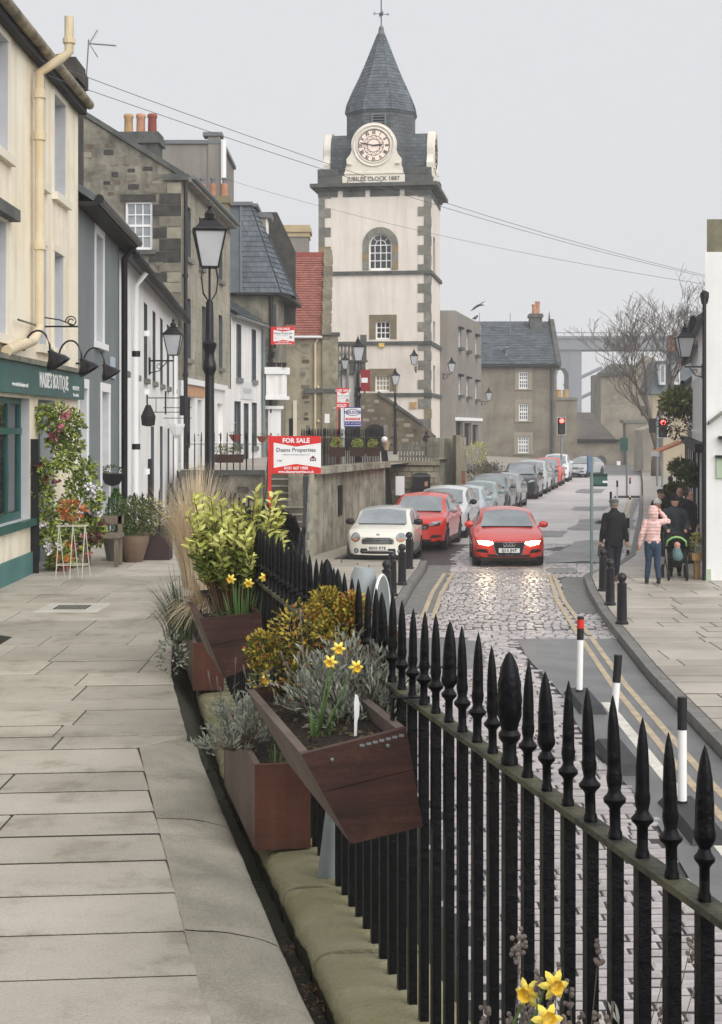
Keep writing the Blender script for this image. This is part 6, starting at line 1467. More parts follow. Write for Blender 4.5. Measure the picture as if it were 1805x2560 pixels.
red_lit = M('red_lamp', (1.0,.045,.035), None, emit=7.0)
def traffic_light(label, px, py, Y):
    X, z = wx(px,Y), wz(py,Y)
    t = thing('traffic_light', label, 'traffic light', (X,Y,ZP), 0, 'traffic lights'); h = z-ZP
    MB().tube([(0,.12,0),(0,.12,h+.2)],.06,8).obj('pole', galv, t); MB().box(-.25,.25,.03,.06,h-.85,h+.2).obj('backing_board', blackmatt, t); b = MB().box(-.27,-.25,.02,.05,h-.87,h+.22).box(.25,.27,.02,.05,h-.87,h+.22).box(-.25,.25,.02,.05,h+.2,h+.22).box(-.25,.25,.02,.05,h-.87,h-.85); b.obj('white_border', signw, t)
    MB().box(-.18,.18,-.12,.028,h-.78,h+.18).obj('housing', blackmatt, t)
    for k in range(3):
        m = red_lit if k == 0 else M('unlit_lens', (.02,.02,.02), None, rough=.3)
        q = MB(Matrix.Translation((0,-.135,h-.3*k))@Matrix.Rotation(RAD(90),4,'X')); q.lathe([(.135 if k == 0 else .115,-.01),(.135 if k == 0 else .115,.01)],18); q.obj('red_lens' if k == 0 else 'unlit_lens', m, t)
        MB().tube([(.17*math.cos(a),-.2,h-.3*k+.17*math.sin(a)) for a in rng(.35,math.pi-.35,8)],.015,4).obj('visor', blackmatt, t)
    return t
traffic_light('red traffic light beside the far stone house', 1404, 1052, 95); traffic_light('red traffic light on the right against the pub fronts', 1657, 1056, 86)
t = thing('rear_signal_heads', 'back of dark signal heads on a grey pole left of the right-hand light', 'traffic light', (wx(1643,88),88,ZP), 0, 'traffic lights'); MB().tube([(0,0,0),(0,0,wz(1040,88)-ZP)],.07,8).obj('pole', galv, t); MB().box(-.45,-.1,-.1,.1,wz(1082,88)-ZP,wz(1046,88)-ZP).obj('housing', blackmatt, t); MB().box(-.1,.1,-.03,.03,wz(1060,88)-ZP,wz(1056,88)-ZP).obj('arm', galv, t)
# grey sign post leaning by the railing with a round sign seen edge on
t = thing('leaning_sign_post', 'leaning grey post with a fat cap beside the railing, round sign edge-on', 'sign', (wx(815,6.2),6.2,-.07)); tp = Vector((wx(912,6.2)-wx(815,6.2),0,wz(1420,6.2)+.07)); 
MB().tube([(0,0,0),tp*.62],.036,12).obj('pole', galv, t, smooth=40); MB().tube([tp*.62,tp*.64],.05,12).obj('collar', galv, t); MB().tube([tp*.64,tp*.84],.05,14).obj('upper_pole', galv, t, smooth=40); MB().tube([tp*.84,tp*.97,tp*1.0],[.052,.052,.04],14).obj('cap', M('pale_grey_cap', rgb(168,176,178,.8), None, rough=.5), t, smooth=30)
MB().tube([tp*.3,tp*.32],.045,12).obj('collar', galv, t)
b = MB(Matrix.Translation(tp*.87+Vector((.085,-.03,-.03)))@Matrix.Rotation(RAD(84),4,'Z')); b.lathe([(.001,0),(.165,0),(.165,.006),(.001,.006)],28); 
dd = MB(); M4 = Matrix.Translation(tp*.87+Vector((.085,-.02,-.03)))@Matrix.Rotation(RAD(78),4,'Z')@Matrix.Rotation(RAD(90),4,'X')
dd.T = M4; dd.lathe([(.001,0),(.165,0),(.165,.005),(.001,.005)],28); dd.obj('sign_back', galv, t); d2 = MB(M4); d2.tube([(.166*math.cos(a),.166*math.sin(a),.003) for a in rng(0,2*math.pi,28)],.006,5,False); d2.obj('sign_rim', signw, t)
MB().tube([tp*.9,tp*.9+Vector((.09,-.02,-.02))],.012,6).obj('bracket', steel_m, t); MB().tube([tp*.8,tp*.78+Vector((.09,-.02,-.02))],.02,6).obj('bracket', steel_m, t)

# ------------------------------------------------------------------ overhead wires, gulls, bare tree
wm_ = M('wire', (.12,.12,.13), None, rough=.6)
def wire(label, a, c, sag, r=.0045):
    pts = [a.lerp(c,k/24)+Vector((0,0,-sag*4*(k/24)*(1-k/24))) for k in range(25)]
    o = MB().tube([p-a for p in pts], r, 5).obj('overhead_wire', wm_); o.location = a; tag(o, label, 'wire', 'overhead wires')
wire('upper overhead wire from the cream house to the white gable', W(-60,88,17.5), W(1772,690,34.2), .22); wire('second overhead wire just below the topmost one', W(-60,125,17.8), W(1772,694,34.25), .2); wire('lowest overhead wire crossing the tower to the white gable', W(560,446,47), W(1772,712,34.3), .25)
gm = M('gull_grey', rgb(90,92,98), rgb(60,62,66), 6, .8)
t = thing('gull', 'dark gull flying above the grey flats', 'bird', W(1190,768,80)); MB().tube([(-.28,0,-.2),(-.1,0,-.06),(.1,0,.08),(.22,0,.12),(.3,0,.14)],[.01,.05,.065,.04,.01],8).obj('body', gm, t, smooth=True)
for s,(dx,dz) in ((-1,(.32,.26)),(1,(.36,.14))): MB().prism([(-.02,0,0),(.12,0,.08),(.12+dx*.6,.25*s,.08+dz*.6),(dx+.12,.45*s,dz)],(.0,.01,.012)).obj('wing', gm, t)
t = thing('gull', 'gull perched on the roof edge of the grey flats', 'bird', W(1188,800,90)); MB().tube([(-.16,0,.06),(0,0,.12),(.1,0,.2),(.14,0,.28)],[.02,.09,.06,.04],8).obj('body', gm, t, smooth=True); MB().tube([(0,0,0),(0,0,.08)],.012,4).obj('leg', gm, t)
def bare_tree(label, X, Y, zb, H, seed):
    r = random.Random(seed); tm = M('bark', rgb(112,100,88,.8), rgb(88,80,72,.78), 1, .95)
    t = thing('bare_tree', label, 'tree', (X,Y,zb)); limb, twig = MB(), MB()
    def grow(p, d, L, rad, dep):
        n = 4; pts = [p]; rs = [rad]; q = p.copy(); dd_ = d.copy()
        for k in range(n):
            dd_ = (dd_+Vector((r.uniform(-.2,.2),r.uniform(-.2,.2),r.uniform(-.06,.14)))).normalized(); q = q+dd_*L/n; pts.append(q.copy()); rs.append(max(.013, lerp(rad,rad*.66,(k+1)/n)))
        (limb if dep < 3 else twig).tube(pts, rs, 6 if dep < 3 else 3, dep < 3)
        if dep >= 6: return
        for k in range((2,4,4,4,4,4)[dep]):
            j = n if k == 0 else r.randint(2 if dep < 2 else 1,n); a = (.5,.62,.7,.7,.75,.8)[dep]*r.uniform(.7,1.25)
            phi = r.uniform(0,6.28) if dep else (0.1,3.2)[k]
            ax = Vector((math.cos(phi),math.sin(phi)*.8,r.uniform(-.15,.35))).normalized()
            nd = (dd_*math.cos(a)+ax*math.sin(a)); nd.z += .12; nd.normalize()
            grow(pts[j], nd, L*(.95,.85,.74,.7,.68,.66)[dep]*r.uniform(.8,1.1), max(.013, rs[j]*r.uniform(.55,.72)), dep+1)
    grow(Vector((0,0,0)), Vector((-.04,0,1)), H*.3, .36, 0)
    limb.obj('trunk', tm, t, smooth=True); struct(twig.obj('crown', tm, t), 'stuff')
bare_tree('leafless tree with a wide twiggy crown before the church', wx(1640,106), 106, -1.7, 12.6, 5)
# ------------------------------------------------------------------ cars: dense body surface from side profile and plan, windows cut out of it
glass_car = M('car_glass', rgb(172,180,184,.85), rgb(140,149,154,.75), .8, .05, spec=1.0)  # pale base colour carries the sky reflected in the glass
tyre_m = M('tyre', (.012,.012,.013), None, rough=.8); rim_m = M('alloy', rgb(150,154,160,.6), None, rough=.35, metal=.7)
chrome_m = M('chrome', rgb(210,212,216,.8), None, rough=.15, metal=.9); trim_m = M('black_trim', (.015,.015,.017), None, rough=.45)
lens_m = M('headlamp_lens', rgb(196,202,208,.8), rgb(150,156,162,.6), 6, .1, spec=.9); plate_m = M('number_plate', rgb(236,236,232), None, rough=.5); amber_m = M('amber_lens', rgb(226,150,110,.9), None, rough=.2); tail_m = M('tail_lens', rgb(200,30,26), None, rough=.2)
lamp_on = M('headlamp_lit', (1.0,.86,.56), None, emit=26.0)
def paint(name, r, g, b, k=.85): return M('paint_'+name, rgb(r,g,b,k), None, rough=.35, spec=.5, coat=.8)
TYPES = {   # top profile (y, z), shoulder height, roof half width ratio
 'hatch': dict(L=4.2, top=[(0,.66),(.12,.72),(.55,.84),(1.12,.95),(1.55,1.17),(1.98,1.36),(2.5,1.42),(3.2,1.39),(3.7,1.28),(4.05,1.02),(4.2,.85)], ws=(1.14,1.98), sw=(1.4,3.75), sh=[(0,.62),(.6,.78),(1.15,.88),(2.5,.93),(4.2,.9)], wr=.70, W=1.80, wb=2.6, r=.315, ax=.82),
 'mini': dict(L=3.65, top=[(0,.70),(.1,.79),(.45,.9),(1.0,.97),(1.3,1.2),(1.52,1.36),(1.9,1.41),(2.8,1.40),(3.3,1.34),(3.55,1.0),(3.65,.85)], ws=(1.02,1.54), sw=(1.22,3.3), sh=[(0,.66),(.5,.84),(1.0,.92),(3.65,.95)], wr=.76, W=1.68, wb=2.47, r=.30, ax=.62),
 'suv': dict(L=4.25, top=[(0,.78),(.1,.90),(.5,1.0),(1.15,1.07),(1.5,1.3),(1.85,1.52),(2.3,1.6),(3.3,1.58),(3.85,1.46),(4.12,1.15),(4.25,.9)], ws=(1.17,1.86), sw=(1.42,3.9), sh=[(0,.74),(.5,.93),(1.15,1.0),(4.25,1.02)], wr=.74, W=1.82, wb=2.62, r=.34, ax=.84),
}
def car(label, typ, X, Y, rz, pm, name='parked_car', plate=None, lit=False, grille='bar', sH=1.0, roof=None, mirror=None, sub=True, group='cars parked along the kerb', zr=ZR):
    T = TYPES[typ]; L = T['L']; Wd = T['W']/2
    root = thing(name, label, 'car', (X,Y,zr), rz, group)
    top = lambda y: interp(T['top'], y)*sH
    def smooth_top(y): return (top(max(y-.07,0))+2*top(y)+top(min(y+.07,L)))/4
    zs = lambda y: min(interp(T['sh'], y)*sH, smooth_top(y)-.03)
    def w(y):
        e = min(1, (y/.55)); e2 = min(1, (L-y)/.5)
        return Wd*(.86+.14*math.sin(e*math.pi/2))*(.88+.12*math.sin(e2*math.pi/2))
    ws0, ws1 = T['ws']; NY = 56
    ysn = sorted(set([L*k/NY for k in range(NY+1)]+[ws0,ws1,T['sw'][0],T['sw'][1]]))
    def section(y):
        a, zt, s = w(y), smooth_top(y), zs(y); zb = .2+.06*max(0,1-y/.3)
        g = max(0, min(1, (zt-s-.06)/.35))             # 0 on the bonnet, 1 in the cabin
        wr = lerp(a*.86, Wd*T['wr'], g)
        P = [(a*.78,zb),(a*.95,zb+.05),(a*.985,zb+.16),(a,lerp(zb,s,.5)),(a*.995,lerp(zb,s,.75)),(a*.975,s-.02),(a*.94,s+.015*1)]
        q0 = (a*.925, s+.022)
        q1 = (lerp(wr*1.04, a*.9, 1-g), lerp(zt-.10, s+.03, 1-g)) if g > 0 else (a*.86, lerp(s,zt,.55))
        for k in range(1,5): P.append((lerp(q0[0],q1[0],k/5)+.02*g*math.sin(math.pi*k/5), lerp(q0[1],q1[1],k/5)))
        P.append(q1)
        q2 = (wr*.9 if g > 0 else a*.72, lerp(s+.02,zt,.985) if g == 0 else zt-.045*g-.012)
        P.append(q2)
        for k in range(1,5): u = k/5; P.append((q2[0]*(1-u), lerp(q2[1],zt,math.sin(u*math.pi/2))))
        P.append((0,zt))
        return P
    NV = len(section(1.0)); grid = []
    def bulge(x, y, a): return y+ .20*(x/a)**2*math.exp(-y/.45) - .12*(x/a)**2*math.exp(-(L-y)/.35)
    for y in ysn:
        s_ = section(y); a = w(y)
        full = [(-x,z) for x,z in s_]+[(x,z) for x,z in s_[::-1][1:]]
        grid.append([(x, bulge(x,y,a), z) for x,z in full])
    N = len(grid[0]); body, glass = MB(), {'windscreen': MB(), 'side_window': MB(), 'side_window2': MB(), 'rear_window': MB()}; rf = MB()
    iq1, iq2 = 11, 12
    for i in range(len(ysn)-1):
        ym = (ysn[i]+ysn[i+1])/2
        for j in range(N-1):
            jj = j if j < NV-1 else N-2-j                # symmetric index from the sill up
            tgt = body
            top_face = jj >= iq2; side_face = 7 <= jj < iq1
            if ws0 < ym < ws1 and top_face: tgt = glass['windscreen']
            elif ym > T['sw'][1]+.02 and top_face and ym < L-.12: tgt = glass['rear_window']
            elif side_face and T['sw'][0] < ym < T['sw'][1] and not (abs(ym-(T['sw'][0]+T['sw'][1])/2-.1) < .05):
                if smooth_top(ym)-zs(ym) > .2: tgt = glass['side_window' if j < NV else 'side_window2']
            elif roof and top_face and ym > ws1-.01: tgt = rf
            q = [grid[i][j],grid[i][j+1],grid[i+1][j+1],grid[i+1][j]]
            if 1 <= jj <= 4:                              # wheel arches
                yc = sum(p[1] for p in q)/4; zc2 = sum(p[2] for p in q)/4
                if any((yc-c)**2+(zc2-T['r'])**2 < (T['r']*1.12)**2 for c in (T['ax'],T['ax']+T['wb'])): continue
            tgt.poly(q)
    for end, row in ((0,grid[0]),(L,grid[-1])):           # nose and tail panels
        a = w(end); half = [row[k] for k in range(NV)]
        for k in range(NV-1):
            p, q = half[k], half[k+1]
            for m in range(8):
                u0, u1 = -1+2*m/8, -1+2*(m+1)/8
                f = lambda P_, u: ((-P_[0])*u, bulge(P_[0]*u, end, a), P_[2])
                body.poly([f(p,u0),f(p,u1),f(q,u1),f(q,u0)])
    bo = body.obj('body', pm, root, smooth=38, merge=True)
    for k, g in glass.items():
        if g.f: g.obj(k.rstrip('2'), glass_car, root, smooth=True, merge=True)
    if rf.f: rf.obj('roof', roof, root, smooth=True, merge=True)
    MB().box(-Wd*.8,Wd*.8,.25,L-.25,.16,.5).obj('underbody', trim_m, root)
    allv = MB()
    for m_ in [body]+list(glass.values()):
        k = len(allv.v); allv.v += m_.v; allv.f += [[a+k for a in f] for f in m_.f]
    bvh = BVHTree.FromPolygons([Vector(v) for v in allv.v], allv.f)
    def hit(x, z):
        h = bvh.ray_cast(Vector((x,-2,z)), Vector((0,1,0)))
        return h[0].y if h[0] is not None and h[0].y < 1.4 else .35
    def patch(nm, pts, mat, off=.008, par=None):
        """piece laid on the nose: outline in (x, z), ring by ring onto the body"""
        cx_ = sum(p[0] for p in pts)/len(pts); cz_ = sum(p[1] for p in pts)/len(pts); b = MB(); dens = []
        for p,q in zip(pts, pts[1:]+pts[:1]):
            for k in range(3): dens.append((lerp(p[0],q[0],k/3), lerp(p[1],q[1],k/3)))
        rings = []
        for s_ in (1.0,.66,.33):
            rings.append([b.p((lerp(cx_,x,s_), hit(lerp(cx_,x,s_),lerp(cz_,z,s_))-off, lerp(cz_,z,s_))) for x,z in dens])
        c = b.p((cx_, hit(cx_,cz_)-off, cz_)); n = len(dens)
        for A_,B_ in zip(rings,rings[1:]):
            for k in range(n): b.f.append([A_[k],A_[(k+1)%n],B_[(k+1)%n],B_[k]])
        for k in range(n): b.f.append([rings[-1][k],rings[-1][(k+1)%n],c])
        back = [b.p((x, hit(x,z)+.03, z)) for x,z in dens]
        for k in range(n): b.f.append([rings[0][k],rings[0][(k+1)%n],back[(k+1)%n],back[k]])
        return b.obj(nm, mat, par or root, smooth=30)
    el = lambda cx_,cz_,rx,rz_,n=14: [(cx_+rx*math.cos(2*math.pi*k/n), cz_+rz_*math.sin(2*math.pi*k/n)) for k in range(n)]
    h = sH
    if typ == 'mini':
        for s in (-1,1):
            o = patch('headlight', el(s*.58,.70*h,.125,.115), chrome_m, .012); patch('lens', el(s*.58,.70*h,.105,.097), lens_m, .02, o); patch('indicator', el(s*.58,.645*h,.07,.035), amber_m, .024, o)
            o = patch('fog_lamp', el(s*.56,.36*h,.065,.065), trim_m, .012); patch('lens', el(s*.56,.36*h,.045,.045), lens_m, .018, o)
        g = [(-.42,.60),(-.40,.66),(-.3,.70),(.3,.70),(.40,.66),(.42,.60),(.40,.53),(-.40,.53)]
        o = patch('grille', [(x,z*h) for x,z in g], chrome_m, .012); patch('grille_mesh', [(x*.93,(.615+(z-.615)*.8)*h) for x,z in g], trim_m, .016, o)
        for k in range(3): patch('grille_bar', [(-.38,(.565+.04*k)*h),(.38,(.565+.04*k)*h),(.38,(.58+.04*k)*h),(-.38,(.58+.04*k)*h)], chrome_m, .024, o)
        o = patch('lower_intake', [(-.42,.29*h),(.42,.29*h),(.46,.33*h),(.44,.42*h),(-.44,.42*h),(-.46,.33*h)], trim_m, .012); patch('intake_bar', [(-.4,.345*h),(.4,.345*h),(.4,.365*h),(-.4,.365*h)], chrome_m, .02, o)
        patch('bonnet_badge', el(0,.775*h,.05,.025), chrome_m, .01)
        pz = .435
    else:
        hz = .66 if typ == 'hatch' else .80
        for s in (-1,1):
            if grille == 'audi': pts = [(s*.40,.60*h),(s*.52,.545*h),(s*.74,.585*h),(s*.78,.66*h),(s*.66,.665*h),(s*.42,.645*h)]
            else: pts = [(s*.46,(hz-.02)*h),(s*.52,(hz-.09)*h),(s*.78,(hz-.05)*h),(s*.80,(hz+.05)*h),(s*.62,(hz+.04)*h)]
            o = patch('headlight', pts, lamp_on if lit else lens_m, .012)
            if not lit: patch('lamp_bezel', [(x*.97+s*.01,z-.02) for x,z in pts[1:4]], trim_m, .016, o)
            patch('fog_recess', [(s*.50,.36*h),(s*.80,.38*h),(s*.80,.46*h),(s*.56,.45*h)], trim_m, .01)
        if grille == 'audi':
            g = [(-.38,.64),(.38,.64),(.40,.58),(.34,.36),(.28,.31),(-.28,.31),(-.34,.36),(-.40,.58)]
            o = patch('grille', [(x,z*h) for x,z in g], chrome_m, .010); patch('grille_mesh', [(x*.95,(.475+(z-.475)*.94)*h) for x,z in g], trim_m, .016, o)
            for k in range(4):
                yy_ = hit(-.105+.07*k,.575)-.03; MB().tube([(-.105+.07*k+.045*math.cos(a),yy_,.585+.045*math.sin(a)) for a in rng(0,2*math.pi,16)],.008,5,False).obj('badge_ring', chrome_m, o)
            pz = .435
        elif grille == 'star':
            o = patch('grille', [(-.44,.62*h),(.44,.62*h),(.5,.74*h),(.42,.79*h),(-.42,.79*h),(-.5,.74*h)], trim_m, .01); patch('grille_bar', [(-.44,.695*h),(.44,.695*h),(.44,.72*h),(-.44,.72*h)], chrome_m, .02, o)
            yy_ = hit(0,.7)-.035; b = MB().tube([(.1*math.cos(a),yy_,.705*h+.1*math.sin(a)) for a in rng(0,2*math.pi,18)],.011,5,False)
            for a in (90,210,330): b.tube([(0,yy_,.705*h),(.1*math.cos(RAD(a)),yy_,.705*h+.1*math.sin(RAD(a)))],.01,4)
            b.obj('badge', chrome_m, o); pz = .45
        else:
            o = patch('grille', [(-.42,.60*h),(.42,.60*h),(.48,.70*h),(.42,.76*h if typ == 'suv' else .69*h),(-.42,.76*h if typ == 'suv' else .69*h),(-.48,.70*h)], trim_m, .01)
            for k in range(3): patch('grille_bar', [(-.4,(.62+.04*k)*h),(.4,(.62+.04*k)*h),(.4,(.632+.04*k)*h),(-.4,(.632+.04*k)*h)], chrome_m, .018, o)
            pz = .46
        patch('lower_intake', [(-.5,.27*h),(.5,.27*h),(.56,.33*h),(-.56,.33*h)], trim_m, .01)
    yp = hit(0,pz*h)-.03
    o = MB().box(-.26,.26,yp-.012,yp+.02,pz*h-.056,pz*h+.056).obj('number_plate', plate_m, root)
    if plate: text('plate_characters', plate, inkd if not lit else M('ink_black', (.01,.01,.01)), o, (0,yp-.016,pz*h), .105, bold=.002, wide=1.02)
    b = MB()
    for s in (-1,1):
        mo = MB().lathe([(.01,-.12),(.06,-.1),(.085,-.03),(.085,.04),(.06,.1),(.01,.12)],10)
        m4 = Matrix.Translation((s*(Wd+.06),ws0+.42,zs(ws0+.3)+.1))@Matrix.Rotation(RAD(90),4,'Y')@Matrix.Scale(.8,4,(0,1,0))
        mo.v = [tuple(m4@Vector(v)) for v in mo.v]; mo.box(s*(Wd-.08)-.05,s*(Wd-.08)+.1*s+.05,ws0+.4,ws0+.45,zs(ws0+.3)+.03,zs(ws0+.3)+.07); mo.obj('door_mirror', mirror or pm, root, smooth=40)
    for s in (-1,1):
        for c in (T['ax'],T['ax']+T['wb']):
            r = T['r']; t_ = MB(Matrix.Translation((s*(Wd-.115),c,r))@Matrix.Rotation(RAD(90),4,'Y'))
            t_.lathe([(r*.62,-.1),(r*.93,-.105),(r,-.085),(r,.085),(r*.93,.105),(r*.62,.1)],24); wo_ = t_.obj('wheel', tyre_m, root, smooth=40)
            q = MB(Matrix.Translation((s*(Wd-.115),c,r))@Matrix.Rotation(RAD(90),4,'Y')); zz = .085*s
            q.lathe([(r*.64,zz-.01),(r*.64,zz+.01),(r*.56,zz+.01),(r*.56,zz-.01)],20)
            for k in range(5):
                a = 2*math.pi*k/5; d = Vector((math.cos(a),math.sin(a),0)); n_ = Vector((-d.y,d.x,0))
                q.prism([d*r*.08-n_*r*.09+Vector((0,0,zz)), d*r*.6-n_*r*.06+Vector((0,0,zz)), d*r*.6+n_*r*.06+Vector((0,0,zz)), d*r*.08+n_*r*.09+Vector((0,0,zz))],(0,0,.015*s))
            q.lathe([(r*.14,zz-.01),(r*.14,zz+.025),(.005,zz+.028)],12); q.obj('rim', rim_m, wo_)
            lin = MB(Matrix.Translation((s*(Wd-.13),c,r))@Matrix.Rotation(RAD(90),4,'Y')); lin.lathe([(r*1.14,-.12),(r*1.14,.07),(r*1.06,.07),(r*1.06,-.12)],24); lin.obj('arch_liner', trim_m, root)
        for y in (1.75,2.75):
            if y < L-.9: MB().box(s*(Wd-.005)-.012,s*(Wd-.005)+.012,y,y+.17,zs(y)-.11,zs(y)-.085).obj('door_handle', pm, root)
        MB().box(s*Wd*.99-.012,s*Wd*.99+.012,T['ax']+T['r']+.12,T['ax']+T['wb']-T['r']-.12,.2,.3).obj('sill', trim_m, root)
        MB().box(s*Wd*.82-.06,s*Wd*.82+.06,L-.06,L+.01,.75*h,.92*h).obj('tail_light', tail_m, root)
    for y0,y1,nm in ((ws0-.02,ws0+.06,'wiper_cowl'),):
        MB().box(-Wd*.72,Wd*.72,y0-.03,y1-.02,top(ws0)-.03,top(ws0)+.012).obj(nm, trim_m, root)
    return root
HR = -.2
cream_p, red_p, white_p = paint('cream',246,242,228,.95), paint('red',222,56,44,.95), paint('white',236,238,240)
dgrey, mint, sil, blk, lgrey, pblue = paint('dark_grey',92,94,98), paint('mint',160,176,176), paint('silver',150,154,158), paint('black',46,48,52), paint('light_grey',186,190,194), paint('pale_blue',196,210,218)
def xoff(Y, typ): return 1.37+.2*(Y-39.7)
def park(label, typ, Y, pm, **k):
    X = xoff(Y, typ)-TYPES[typ]['W']/2*math.cos(HR)*.97; return car(label, typ, X+TYPES[typ]['ax']*math.sin(HR)*.0-.0, Y-.75, HR, pm, **k)
car('small cream retro hatchback parked nearest, in front of the retaining wall', 'mini', .42, 39.0, -.13, cream_p, plate='BE05 RTE', roof=M('pale_roof', rgb(206,212,212,.85), None, rough=.3, coat=.6), mirror=trim_m)
park('red sport utility car parked directly behind the cream hatchback', 'suv', 44.4, red_p, mirror=lgrey, sH=.98)
park('white sport utility car parked third in the row with black mirrors', 'suv', 48.9, white_p, mirror=trim_m)
park('pale blue hatchback squeezed between the white car and the mint one', 'hatch', 53.2, pblue, sH=1.02)
park('mint grey compact car with round headlights half hidden by the red moving car', 'mini', 57.4, mint, sH=1.05)
park('dark grey car with a star badge on its grille', 'suv', 61.6, dgrey, grille='star')
park('silver hatchback just behind the car with the star badge', 'hatch', 66.3, sil, sH=1.06)
park('large black off-roader with a wide windscreen further up the row', 'suv', 75.0, blk, sH=1.1)
park('light grey tall car behind the black off-roader', 'suv', 80.6, lgrey, sH=1.1)
park('dark hatchback in front of the distant red car', 'hatch', 85.8, dgrey, sH=1.05)
park('distant red sport utility car near the top of the row', 'suv', 91.4, red_p, sH=1.04, mirror=white_p)
park('last white car of the row partly hidden by the distant red one', 'suv', 98.4, white_p, sH=1.1)
car('pale car beyond the end of the parked row by the church wall', 'hatch', wx(1420,108), 106, RAD(-30), lgrey, group=None, name='far_car')
car('red saloon car driving towards us with headlights on and four-ring badge', 'hatch', wx(1272,38.4), 38.3, -.045, red_p, name='moving_car', plate='SJ15 JHT', lit=True, grille='audi', group=None)
# ------------------------------------------------------------------ planters and plants
def leafm(name, c, c2, rnd=.3, rough=.5): return M(name, c, c2, 9, rough, isl=rnd, spec=.3)
def foliage(parent, name, mat, pts, L, w, up=.35, seed=0, curl=.25, kind=True):
    """pts: (position, outward direction) pairs; every leaf is a folded six-sided blade"""
    r = random.Random(seed); b = MB()
    for p, d in pts:
        d = (Vector(d).normalized()+Vector((r.uniform(-.6,.6),r.uniform(-.6,.6),r.uniform(-.4,.5)+up))).normalized()
        s = d.cross(Vector((r.uniform(-1,1),r.uniform(-1,1),r.uniform(-.2,1)))).normalized(); n = s.cross(d)
        l, ww = L*r.uniform(.7,1.25), w*r.uniform(.75,1.2); p = Vector(p)
        q = [p, p+d*l*.35+s*ww*.5+n*ww*.15, p+d*l*.7+s*ww*.4-n*l*curl*.3, p+d*l-n*l*curl, p+d*l*.7-s*ww*.4-n*l*curl*.3, p+d*l*.35-s*ww*.5+n*ww*.15, p+d*l*.5-n*ww*.1]
        i = [b.p(x) for x in q]
        b.f += [[i[0],i[1],i[6]],[i[1],i[2],i[6]],[i[2],i[3],i[6]],[i[3],i[4],i[6]],[i[4],i[5],i[6]],[i[5],i[0],i[6]]]
    o = b.obj(name, mat, parent)
    if kind: struct(o, 'stuff')
    return o
def blob(c, rx, ry, rz_, n, r, shell=.5):
    out = []
    for _ in range(n):
        d = Vector((r.gauss(0,1),r.gauss(0,1),r.gauss(0,1))).normalized(); k = lerp(shell,1,r.random()**.6)
        out.append((Vector(c)+Vector((d.x*rx*k,d.y*ry*k,d.z*rz_*k)), (d.x/rx,d.y/ry,d.z/rz_)))
    return out
def grass(parent, name, mat, c, n, h, spread, r, w=.004, lean=(0,0), droop=.35, base=.06):
    b = MB()
    for _ in range(n):
        a = r.uniform(0,2*math.pi); k = r.random()**.7; d = Vector((math.cos(a)*k*spread+lean[0], math.sin(a)*k*spread+lean[1], 0)); hh = h*r.uniform(.55,1.1)
        p0 = Vector(c)+Vector((math.cos(a),math.sin(a),0))*base*k; pts = []
        for j in range(5):
            t = j/4; pts.append(p0+d*t**1.6*hh+Vector((0,0,hh*(t-droop*k*t*t))))
        s = Vector((math.cos(a+1.5),math.sin(a+1.5),0))
        idx = []
        for j,q in enumerate(pts): ww = w*(1-j/4.6); idx.append((b.p(q-s*ww/2), b.p(q+s*ww/2)))
        for A_,B_ in zip(idx,idx[1:]): b.f.append([A_[0],A_[1],B_[1],B_[0]])
    return struct(b.obj(name, mat, parent), 'stuff')
pet_y = M('daffodil_petal', rgb(250,232,120), rgb(244,220,96), 6, .5, spec=.2); trum_y = M('daffodil_trumpet', rgb(242,204,72), None, rough=.5); stem_g = M('daffodil_stem', rgb(96,128,66), rgb(80,112,58), 5, .5)
def daffodil(label, root, p, base, face, s=.034):
    """flower head at p on a bent stem from base, looking along face"""
    p, base, face = Vector(p), Vector(base), Vector(face).normalized()
    t = thing('daffodil', label, 'flower', base, 0, 'daffodils')
    h = p-base; MB().tube([Vector((0,0,0)), h*.5+Vector((.0,.0,.01)), h*.9+Vector((0,0,.02))-face*.012, h+Vector((0,0,.012))-face*.012, h-face*.004], [.0032,.003,.0026,.0026,.004], 6).obj('stem', stem_g, t, smooth=True)
    up_ = Vector((0,0,1)); a = face.cross(up_).normalized(); u = a.cross(face)
    for k in range(6):
        an = 2*math.pi*k/6; d = a*math.cos(an)+u*math.sin(an); q = a*math.cos(an+1.57)+u*math.sin(an+1.57); off = face*(.002 if k%2 else .0)
        b = MB(); pts = [h+off, h+d*s*.45+q*s*.26+off+face*.003, h+d*s*.8+q*s*.2+off, h+d*s*1.05-face*.004+off, h+d*s*.8-q*s*.2+off, h+d*s*.45-q*s*.26+off+face*.003, h+d*s*.55+off+face*.006]
        i = [b.p(x) for x in pts]
        for j in range(6): b.f.append([i[j],i[(j+1)%6],i[6]])
        b.obj('petal', pet_y, t)
    m4 = Matrix.Translation(h)@face.to_track_quat('Z','Y').to_matrix().to_4x4(); c = MB(m4); n = 14; prof = [(.28,0),(.3,.35),(.34,.6),(.46,.78)]; rings = []
    for kk,(rr,zz) in enumerate(prof): rings.append([c.p((rr*s*math.cos(2*math.pi*j/n)*(1+(.08*(-1)**j if kk == 3 else 0)), rr*s*math.sin(2*math.pi*j/n)*(1+(.08*(-1)**j if kk == 3 else 0)), zz*s)) for j in range(n)])
    for A_,B_ in zip(rings,rings[1:]):
        for j in range(n): c.f.append([A_[j],A_[(j+1)%n],B_[(j+1)%n],B_[j]])
    c.obj('trumpet', trum_y, t, smooth=True)
    return t
def fence_frame(Y):      # origin on the railing line, y along it
    d = Vector((fx(Y+.2)-fx(Y-.2), .4)); return (fx(Y), Y, 0), math.atan2(d.y,d.x)-math.pi/2
